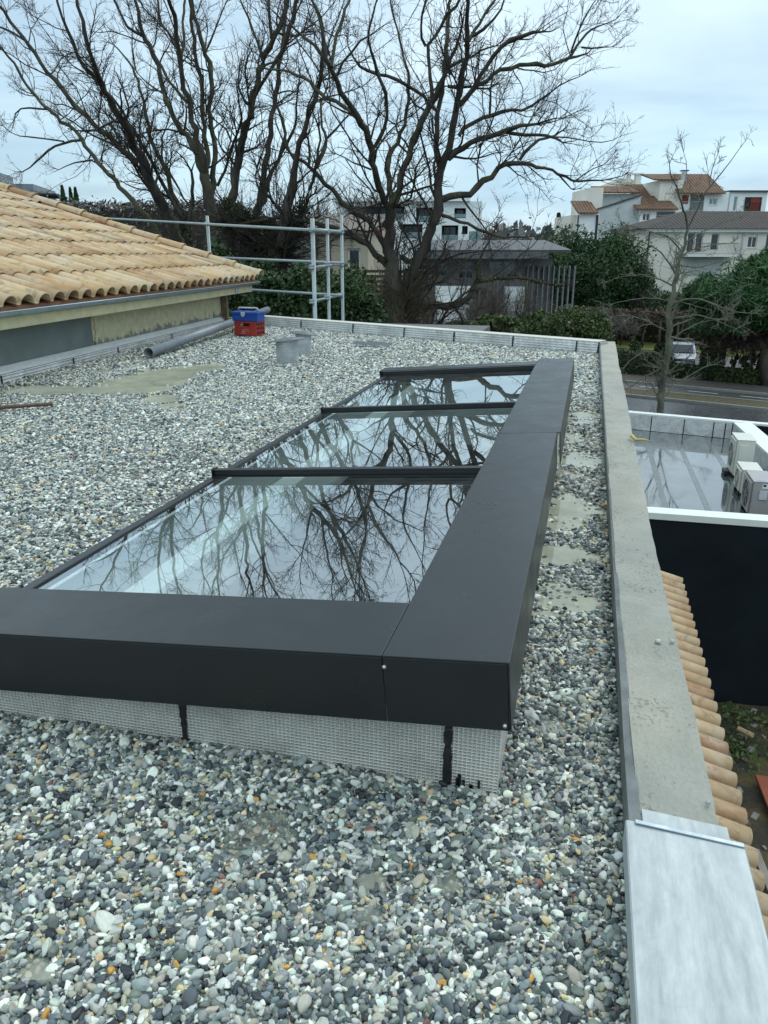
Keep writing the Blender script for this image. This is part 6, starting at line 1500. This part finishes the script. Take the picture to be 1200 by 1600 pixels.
# --- the terrace behind it
gT = 'stepped apartment houses on the right skyline'
f2 = Fac('stepped_apartments', 'white stepped apartment houses with orange tile roofs and red shutters, on the right skyline', 1060, 330, 100, 2, depth=9)
def blk(f, x0, yt, x1, yb, w, m, holes=(), depth=8, nm='wall', zb=G):
    a, b_, _, z1 = f.rect(x0, yt, x1, yb, w); z1 = f.uz((x0 + x1) / 2, yt, w)[1]
    f.wall(nm, a, b_, zb, z1, list(holes), m, w=w, depth=depth); return a, b_, z1
# big pale gable wall with the slanting top
mb = MB(); p = [(935, 470), (1000, 470), (1001, 306), (935, 329)]; front = [f2.uz(x, y, 0) for x, y in p]
q_ = [f2.W(u, 0, z if i > 1 else G) for i, (u, z) in enumerate(front)]; back = [v + f2.n * 8 for v in q_]
mb.hexa([q_[0], q_[1], back[1], back[0], q_[3], q_[2], back[2], back[3]]); obj('slanted_wall', mb, m_grey, f2.t)
mb = MB(); c_ = [f2.W(front[3][0] - .2, -.15, front[3][1]), f2.W(front[2][0] + .1, -.15, front[2][1])]; mb.hexa([c_[0], c_[1], c_[1] + f2.n * .5, c_[0] + f2.n * .5] + [v + Vector((0, 0, .22)) for v in (c_[0], c_[1], c_[1] + f2.n * .5, c_[0] + f2.n * .5)]); obj('verge_trim', mb, m_slate, f2.t)
a, b_, z = blk(f2, 938, 303, 998, 400, 2.0, m_grey); 
# orange roof left of centre
def rslope(f, x0, y0, x1, y1, w0, w1, m, nm='roof'):
    """y0 top edge, y1 eave"""
    a = f.uz(x0, y1, w0)[0]; b_ = f.uz(x1, y1, w0)[0]; z0_ = f.uz((x0 + x1) / 2, y1, w0)[1]; z1_ = f.uz((x0 + x1) / 2, y0, w1)[1]; return f.slope(nm, a, b_, w0, w1, z0_, z1_, m)
rslope(f2, 938, 293, 1000, 302, 1.2, 5.5, m_rt1); rslope(f2, 996, 290, 1024, 318, 1.2, 6.5, m_rt1)
rslope(f2, 995, 308, 1060, 328, -1.4, 3.2, m_rt1)
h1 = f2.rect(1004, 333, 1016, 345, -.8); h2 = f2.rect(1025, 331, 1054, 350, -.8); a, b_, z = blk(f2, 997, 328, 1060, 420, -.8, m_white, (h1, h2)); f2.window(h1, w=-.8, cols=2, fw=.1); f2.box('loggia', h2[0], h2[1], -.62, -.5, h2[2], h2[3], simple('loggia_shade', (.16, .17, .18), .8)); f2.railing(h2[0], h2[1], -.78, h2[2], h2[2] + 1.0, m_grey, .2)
# top block with the large roof
h3 = f2.rect(1065, 305, 1076, 319, 1.0); h4 = f2.rect(1078, 304, 1100, 330, 1.0); h5 = f2.rect(1108, 310, 1121, 320, 1.0)
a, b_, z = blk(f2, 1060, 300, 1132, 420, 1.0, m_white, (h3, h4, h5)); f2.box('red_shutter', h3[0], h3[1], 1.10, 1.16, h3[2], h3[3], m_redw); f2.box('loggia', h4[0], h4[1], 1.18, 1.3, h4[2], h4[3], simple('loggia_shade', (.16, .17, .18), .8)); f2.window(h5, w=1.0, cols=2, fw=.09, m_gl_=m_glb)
f2.railing(h3[0], h4[1], .95, h4[2], h4[2] + 1.1, m_grey, .16)
rslope(f2, 1060, 274, 1134, 303, .2, 6.0, m_rt1); a, b_, z = blk(f2, 1025, 281, 1061, 420, 1.4, m_cream); rslope(f2, 1022, 274, 1061, 282, 1.0, 6.0, m_rt1)
a, b_, z = blk(f2, 1134, 300, 1191, 420, 2.0, m_white, (f2.rect(1146, 307, 1152, 330, 2.0), f2.rect(1163, 308, 1190, 330, 2.0))); f2.box('flat_roof', a - .3, b_ + .3, 1.7, 10, z + .001, z + .18, m_slate)
h = f2.rect(1146, 307, 1152, 330, 2.0); f2.window(h, w=2.0, m_gl_=m_glb, fw=.08); h = f2.rect(1163, 308, 1190, 330, 2.0); f2.box('red_shutter', h[0] + .8, h[1] - .2, 2.12, 2.18, h[2], h[3] - .1, m_redw); f2.box('balcony_back', h[0], h[1], 2.185, 2.3, h[2], h[3], m_dark); f2.railing(h[0], h[1], 1.95, h[2], h[2] + 1.0, m_dark, .16)
# left wing
a, b_, z = blk(f2, 917, 293, 938, 420, 1.0, m_cream); h6 = f2.rect(904, 337, 930, 365, -1.6); a, b_, z = blk(f2, 902, 334, 933, 430, -1.8, m_white, ()); rslope(f2, 903, 316, 935, 334, -2.4, 1.4, m_rt1); a, b_, z = blk(f2, 889, 336, 903, 430, -.6, m_cream)
for x, w_ in ((902, .12), (931, .25)): a0 = f2.uz(x, 350, -1.9)[0]; f2.box('downpipe', a0, a0 + w_, -1.95, -1.805, G, f2.uz(x, 336, -1.9)[1], m_dark)
# chimneys, gable behind, aerial
f3 = Fac('gabled_house', 'cream gabled house behind the stepped apartments, with two chimneys', 975, 290, 118, 2, depth=8)
mb = MB(); pts = [(935, 300), (1015, 300), (1015, 292), (985, 279), (965, 279), (935, 292)]; fr_ = [f3.W(*[f3.uz(x, y)[0], 0, f3.uz(x, y)[1]]) for x, y in pts]; n6 = len(fr_); mb.v = [tuple(v) for v in fr_] + [tuple(v + f3.n * 7) for v in fr_]
fr_[0].z = fr_[1].z = G; mb.v[0] = tuple(fr_[0]); mb.v[1] = tuple(fr_[1]); mb.v[n6] = tuple(fr_[0] + f3.n * 7); mb.v[n6 + 1] = tuple(fr_[1] + f3.n * 7)
mb.f = [tuple(range(n6)), tuple(range(n6, 2 * n6))[::-1]] + [(k, n6 + k, n6 + (k + 1) % n6, (k + 1) % n6) for k in range(n6)]; obj('wall', mb, m_cream, f3.t)
for x0, x1, y0 in ((980, 984, 272), (992, 1000, 273)):
    a, b_, _, _ = f3.rect(x0, y0, x1, 290, -1.0); zt_ = f3.uz((x0 + x1) / 2, y0, -1)[1]; ch_ = f3.box('chimney', a, b_, -1.4, -.6, zt_ - 3.5, zt_, m_cream); f3.box('chimney_cap', a - .25, b_ + .25, -1.6, -.4, zt_ + .002, zt_ + .18, m_cream, ch_)
a, b_, _, _ = f2.rect(1066, 268, 1072, 275, 4.0); zt_ = f2.uz(1069, 269, 4)[1]; ch_ = f2.box('chimney', a, b_, 3.7, 4.3, zt_ - 1.5, zt_, m_grey); f2.box('chimney_cap', a - .2, b_ + .2, 3.6, 4.4, zt_ + .1, zt_ + .22, m_slate, ch_)

# --- white modern flats in the middle, behind the oak
f4 = Fac('white_flats', 'white modern three storey flats with long dark balconies, behind the oak', 640, 350, 80, -3, depth=12)
zt = f4.uz(630, 315)[1]; u0 = f4.uz(527, 340)[0]; u1 = f4.uz(752, 360)[0]
Hs = [f4.rect(545, 322, 632, 343), f4.rect(650, 324, 676, 347), f4.rect(710, 325, 728, 341), f4.rect(565, 349, 612, 376), f4.rect(628, 350, 660, 372), f4.rect(690, 352, 716, 378), f4.rect(722, 353, 731, 366)]
f4.wall('wall', u0, u1, G, zt, Hs, m_white, rev=1.1)
for i, h in enumerate(Hs):
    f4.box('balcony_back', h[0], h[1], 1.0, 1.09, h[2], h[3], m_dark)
    f4.window((h[0] + .2, h[1] - .2, h[2] + .05, h[3] - .1), w=.7, rev=.2, cols=3 if h[1] - h[0] > 3 else 2, m_fr=m_dark, sill=False)
    if i != 6: mb = MB(); mb.box((h[0] + .05, .03, h[2] + .05), (h[1] - .05, .06, h[2] + (h[3] - h[2]) * .42), T=f4.W); obj('glass_balustrade', mb, m_glb, f4.t)
a = f4.uz(732, 350)[0]; f4.box('side_terrace', a, u1, -1.6, -.002, G, f4.uz(740, 380)[1], m_white); mb = MB(); z0_ = f4.uz(740, 379)[1]; mb.box((a, -1.55, z0_ + .05), (u1 - .05, -1.5, z0_ + 1.0), T=f4.W); obj('glass_balustrade', mb, m_glb, f4.t)
f4.box('roof_edge', u0 - .4, u1 - 1.2, -.5, 12.4, zt + .002, zt + .35, m_white)
a, b_, c_, d_ = f4.rect(556, 352, 590, 386, -4); f4.slope('lower_roof', a - 1.2, b_ + .8, -4.5, -1.8, c_, c_ + 1.6, simple('pink_tiles', (.30, .19, .14), .9))

# --- grey modern pavilion
f5 = Fac('grey_pavilion', 'low modern grey pavilion with flat roof and large grid windows, right of the oak', 760, 420, 47, -2, depth=9)
zt = f5.uz(760, 404)[1]; u0 = f5.uz(640, 420)[0]; u1 = f5.uz(862, 430)[0]
a = f5.uz(712, 430)[0]; c1 = f5.uz(820, 430)[0]
Hs = [f5.rect(716, 409, 740, 436), f5.rect(764, 408, 785, 420), f5.rect(788, 408, 806, 428), f5.rect(766, 436, 790, 472), f5.rect(737, 450, 762, 492), f5.rect(648, 412, 700, 432)]
f5.wall('wall', u0, u1, G, zt, Hs, simple('grey_cladding', (.17, .165, .16), .6, 0, .15, 1))
for h in Hs: f5.window(h, cols=2, rows=2, m_fr=simple('steel_frame', (.30, .32, .34), .4), sill=False, fw=.07)
b0, b1, b2, b3 = f5.rect(680, 448, 735, 505, -1.2); f5.box('white_wall', b0, b1, -1.4, -1.0, G, f5.uz(705, 447, -1.2)[1], m_white)
b0, b1, b2, b3 = f5.rect(790, 449, 822, 480, -1.2); f5.box('white_wall', b0, b1, -.6, -.002, G, f5.uz(805, 448, -.6)[1], m_white)
b0, b1, b2, b3 = f5.rect(678, 480, 702, 520, -2.2); f5.box('white_porch', b0, b1, -2.6, -1.402, G, f5.uz(690, 480, -2.2)[1], m_white)
f5.box('fascia', f5.uz(668, 400)[0], c1 + 1.0, -1.8, 9.3, zt + .002, f5.uz(750, 398)[1] + .15, simple('grey_fascia', (.13, .13, .135), .6))
f5.slope('roof', f5.uz(645, 400)[0], c1 + 2.4, -1.0, 8.5, f5.uz(750, 395)[1], f5.uz(760, 379, 8.5)[1], m_slate)
u = c1 + .1
while u < u1 + 1.5:                         # grey fins of the right wing
    f5.box('fin', u, u + .06, -.35, -.05, G + .5, zt - .4, simple('fin_grey', (.22, .23, .25), .4) if u < c1 + .2 else bpy.data.materials['fin_grey']); u += .30
# --- beige house behind the scaffold
f6 = Fac('beige_house', 'beige walled house with a white framed window, behind the scaffold', 520, 420, 40, -8, depth=8)
h = f6.rect(543, 388, 563, 430); u0 = f6.uz(452, 400)[0]; u1 = f6.uz(575, 400)[0]; zt = f6.uz(520, 366)[1]
f6.wall('wall', u0, u1, G, zt, [h], m_beige); f6.window(h, fw=.09)
z1_ = f6.uz(500, 352, 5)[1]; f6.slope('roof', u0 - .3, u1 + .3, -.4, 6, zt + .002, zt + 1.0, simple('flat_grey_tiles', (.16, .13, .11), .9))
a0 = f6.uz(452, 400)[0]; f6.box('grey_wall', u0 - 1.6, f6.uz(497, 400)[0], -.5, -.002, G, f6.uz(480, 372)[1], mk_wall('weathered_grey', (.24, .24, .22)))
for x in (497, 518): a0 = f6.uz(x, 400, -.1)[0]; f6.box('downpipe', a0, a0 + .07, -.62, -.51, G, zt - .1, simple('brown_pipe', (.12, .06, .04), .7))
# timber slat fence behind the oak
ff = Fac('slatted_fence', 'brown horizontal slatted timber fence behind the oak trunk', 600, 450, 33, 0, cat='fence', depth=.1)
a, b_, c_, d_ = ff.rect(566, 425, 655, 485); k = 0; z = c_ - .3
while z < d_: ff.box('slat', a, b_, 0, .03, z, z + .11, bpy.data.materials.get('brown_slat') or simple('brown_slat', (.06, .042, .028), .8)); z += .20
for x in (a, (a + b_) / 2, b_ - .08): ff.box('post', x, x + .08, .032, .10, G, d_, bpy.data.materials['brown_slat'])
# pale statue like wrapped stem beside the oak
p = at(650, 505, 26); mb = MB(); mb.lathe((p.x, p.y, p.z - .9), [(.05, -3), (.20, 0), (.26, .4), (.24, .8), (.17, 1.1), (.03, 1.22)], 9); tag(obj('wrapped_bush', mb, simple('pale_fleece', (.42, .42, .40), .9, 0, .3, 7, .6), smooth=False), 'plant wrapped in pale fleece beside the oak base', 'wrapped plant')
# --- small cream house seen through the trees at left, far grey building
f7 = Fac('small_house', 'small cream house glimpsed between the left trunks', 385, 390, 60, 0, depth=6)
h = f7.rect(380, 396, 388, 404); u0 = f7.uz(371, 390)[0]; u1 = f7.uz(402, 390)[0]; zt = f7.uz(385, 384)[1]; f7.wall('wall', u0, u1, G, zt, [h], mk_wall('old_cream', (.38, .34, .28))); f7.window(h, cols=2, fw=.08); f7.slope('roof', u0 - .4, u1 + .4, -.4, 5, zt + .002, zt + 2, m_rt2)
f8 = Fac('grey_hall', 'grey metal clad hall with flat dark canopy on the far left skyline', 30, 300, 150, 10, depth=20)
u0 = f8.uz(-60, 300)[0]; u1 = f8.uz(53, 300)[0]; z1_ = f8.uz(20, 287)[1]; mcl = simple('grey_metal_cladding', (.22, .24, .26), .5, .2, .08, .2)
f8.box('wall', u0, u1, 0, 18, G, z1_, mcl); f8.box('stair_tower', u0, f8.uz(2, 280)[0], -.5, 8, G, f8.uz(0, 270)[1], mcl)
f8.box('canopy', f8.uz(5, 305)[0], f8.uz(95, 305)[0], -4, 6, f8.uz(50, 307)[1], f8.uz(50, 304)[1], m_dark); f8.box('window_band', f8.uz(8, 311)[0], f8.uz(78, 311)[0], -1.5, -.2, f8.uz(50, 318)[1], f8.uz(50, 308)[1], M['wglass']); f8.box('lower_wall', u0, f8.uz(80, 315)[0], -1.2, -.002, G, f8.uz(50, 318)[1], mcl)
# cypresses
for i, (x, yt, w_) in enumerate(((99, 291, 11), (111, 294, 8), (119, 294, 11))):
    D = 90; c = at(x, (yt + 325) / 2, D); zt_ = at(x, yt, D).z; t = thing('cypress', ('leftmost, tallest dark cypress on the left skyline', 'thin middle cypress on the left skyline', 'rightmost dark cypress on the left skyline')[i], 'tree', (c.x, c.y, G), 0, 'three cypresses on the left skyline')
    q = np.random.default_rng(70 + i); n_ = 2600; hh = q.random(n_); H = zt_ - G; R_ = w_ * D / F / 2 * 1.05 * np.where(hh > .82, (1 - hh) / .18 * .9 + .1, 1.0) * q.uniform(.6, 1, n_); an = q.uniform(0, 6.28, n_)
    o = np.stack([c.x + R_ * np.cos(an), c.y + R_ * np.sin(an), G + H * hh], 1); a = unit(q.normal(size=(n_, 3)) * .4 + np.array([0, 0, 1])); b_ = unit(np.cross(a, q.normal(size=(n_, 3)))); s = .22
    link('crown', npmesh('crown', np.stack([o - a * s, o + b_ * s * .6, o + a * s, o - b_ * s * .6], 1).reshape(-1, 3), np.arange(n_ * 4).reshape(-1, 4), M['ever']), t)
    mb = MB(); mb.tube([(c.x, c.y, G), (c.x, c.y, G + H * .8)], [.2, .06], 6); obj('trunk', mb, M['bark'], t)

# ------------------------------------------------------------------ winter woods
def woodtree(i, x, ytop, D, wpx, n_, seed, lab, grp, col='brownwood', ybase=None):
    top = at(x, ytop, D); c = (top.x, top.y); H = top.z - G; r = wpx * D / F / 2; t = thing('winter_tree', lab, 'tree', (c[0], c[1], G), 0, grp)
    q = np.random.default_rng(seed); K = 4
    th = q.uniform(0, 6.28, n_); rr = np.sqrt(q.random(n_)); hz = q.random(n_); dome = np.sqrt(np.maximum(0, 1 - rr ** 2 * .95)); z = G + H * (.25 + .75 * dome * (.35 + .65 * hz)) * q.uniform(.9, 1.0, n_)
    o = np.stack([c[0] + r * rr * np.cos(th), c[1] + r * rr * np.sin(th), z], 1); cur = unit((o - np.array([c[0], c[1], G + H * .2])) + q.normal(size=(n_, 3)) * H * .12); L = H * .16
    Pc = np.empty((n_, K, 3)); Pc[:, 0] = o - cur * L
    for k in range(1, K): cur = unit(cur + q.normal(size=(n_, 3)) * .22); Pc[:, k] = Pc[:, k - 1] + cur * L / (K - 1)
    V, Fq = tubes_np(Pc, np.linspace(1, .3, K)[None] * np.full((n_, 1), .00030 * D), 3); link('crown', npmesh('crown', V, Fq, M[col]), t)
    mb = MB(); mb.tube([(c[0], c[1], G), (c[0] + .2, c[1], G + H * .5), (c[0], c[1], G + H * .85)], [H * .022, H * .014, H * .004], 6); obj('trunk', mb, M['bark'], t, smooth=True)
wt = [(495, 263, 60, 110, 'rounded brown winter tree behind the ivy clad leaning tree'), (545, 285, 66, 70, 'brown winter tree rising left of the white flats'), (440, 280, 64, 80, 'brown winter tree between the leaning stems'), (400, 300, 55, 80, 'brown winter tree behind the middle stems'), (360, 318, 60, 70, 'brown winter tree behind the many stemmed tree'),
      (300, 322, 62, 70, 'low brown winter tree left of the many stemmed tree'), (240, 322, 64, 80, 'low brown winter tree behind the leaning dark trunk'), (175, 318, 66, 80, 'low brown winter tree right of the cypresses'), (120, 320, 68, 70, 'low brown winter tree below the cypresses'),
      (770, 322, 95, 90, 'pale brown winter tree right of the white flats'), (820, 352, 100, 90, 'low brown winter tree left of the gap in the skyline'), (870, 345, 110, 60, 'brown winter tree left of the stepped apartments'), (855, 372, 82, 80, 'reddish brown winter tree beyond the pavilion'), (890, 370, 84, 60, 'reddish brown winter tree left of the dark evergreen'),
      (1008, 372, 68, 46, 'small brown winter tree against the pale gable wall'), (1030, 440, 69, 90, 'tangled brown winter tree below the cream house'), (930, 470, 62, 90, 'grey brown bare shrub before the dark evergreen'), (975, 478, 62, 60, 'grey brown bare shrub before the smaller evergreen')]
for i, (x, y, D, w_, lab) in enumerate(wt): woodtree(i, x, y, D, w_, 650 if 60 < D < 70 and x > 900 else 1500, 400 + i, lab, 'bare winter trees behind the gardens')
for i, (x, y, D, w_, lab) in enumerate([(588, 425, 29, 70, 'tangled bare shrub left of the oak base'), (675, 440, 29, 90, 'tangled bare shrub right of the oak base, before the pavilion'), (735, 425, 31, 80, 'loose bare shrub before the pavilion windows'), (825, 400, 34, 90, 'tall bare shrub before the right wing of the pavilion'), (772, 392, 38, 90, 'wide bare shrub before the pavilion roof edge'), (640, 375, 36, 70, 'bare shrub rising between the twin oak trunks'), (395, 360, 30, 80, 'bare shrub between the left trunks above the rail'), (300, 350, 32, 90, 'bare shrub behind the roof ridge under the leaning trunk')]): woodtree(20 + i, x, y, D, w_, 1500 if x > 500 else 350, 480 + i, lab, 'bare shrubs among the big trees')
# long brown hedge on the left skyline
f9 = Fac('tall_hedge', 'long tall brown hedge on the left skyline behind the trees', 200, 340, 52, 0, cat='hedge', depth=2)
u0 = f9.uz(60, 330)[0]; u1 = f9.uz(372, 330)[0]; zt = f9.uz(200, 322)[1]
V, Fq = boxcloud(f9.W, (u0, 0, G), (u1, 2, zt), 24000, .13, 77, .35); link('foliage', npmesh('foliage', V, Fq, M['brownwood']), f9.t); f9.box('twig_core', u0 + .2, u1 - .2, .2, 1.8, G, zt - .25, M['twig'])
# far woods: one mass
parts = []
q = np.random.default_rng(5)
for k in range(150):
    az = q.uniform(-.75, .75); D = q.uniform(150, 330); yt = q.uniform(343, 356); p = at(600 + F * math.tan(az) * 1.0, 800 - (800 - yt), D); r = q.uniform(5, 12); H = p.z - G
    parts.append(ell_cloud((p.x, p.y, G + H * .5), (r, r, H * .52), 420, .9, 900 + k, .5, lumps=14))
V, Fq = join(parts); m_far = mk_leaf('far_wood_twigs', (.10, .11, .115), (.15, .155, .15), sc=.03)  # distance haze put into the twig colour as a paler grey
struct(link('far_woods', npmesh('far_woods', V, Fq, m_far)), 'distant grey brown winter woods along the horizon', 'stuff')
for i, (x, y) in enumerate(((872, 334), (881, 352))):
    pass
c = at(872, 350, 160); zt_ = at(872, 334, 160).z; t = thing('conifer', 'small dark conifer above the far woods, left of the stepped apartments', 'tree', (c.x, c.y, G))
n_ = 1500; hh = q.random(n_); R_ = 1.5 * (1 - hh) * q.uniform(.5, 1, n_) + .1; an = q.uniform(0, 6.28, n_); o = np.stack([c.x + R_ * np.cos(an), c.y + R_ * np.sin(an), G + (zt_ - G) * (.3 + .7 * hh)], 1); a = unit(q.normal(size=(n_, 3))); b_ = unit(np.cross(a, q.normal(size=(n_, 3)))); s = .35
link('crown', npmesh('crown', np.stack([o - a * s, o + b_ * s, o + a * s, o - b_ * s], 1).reshape(-1, 3), np.arange(n_ * 4).reshape(-1, 4), M['ever']), t)
mb = MB(); mb.tube([(c.x, c.y, G), (c.x, c.y, zt_ - 1)], [.25, .05], 6); obj('trunk', mb, M['bark'], t)
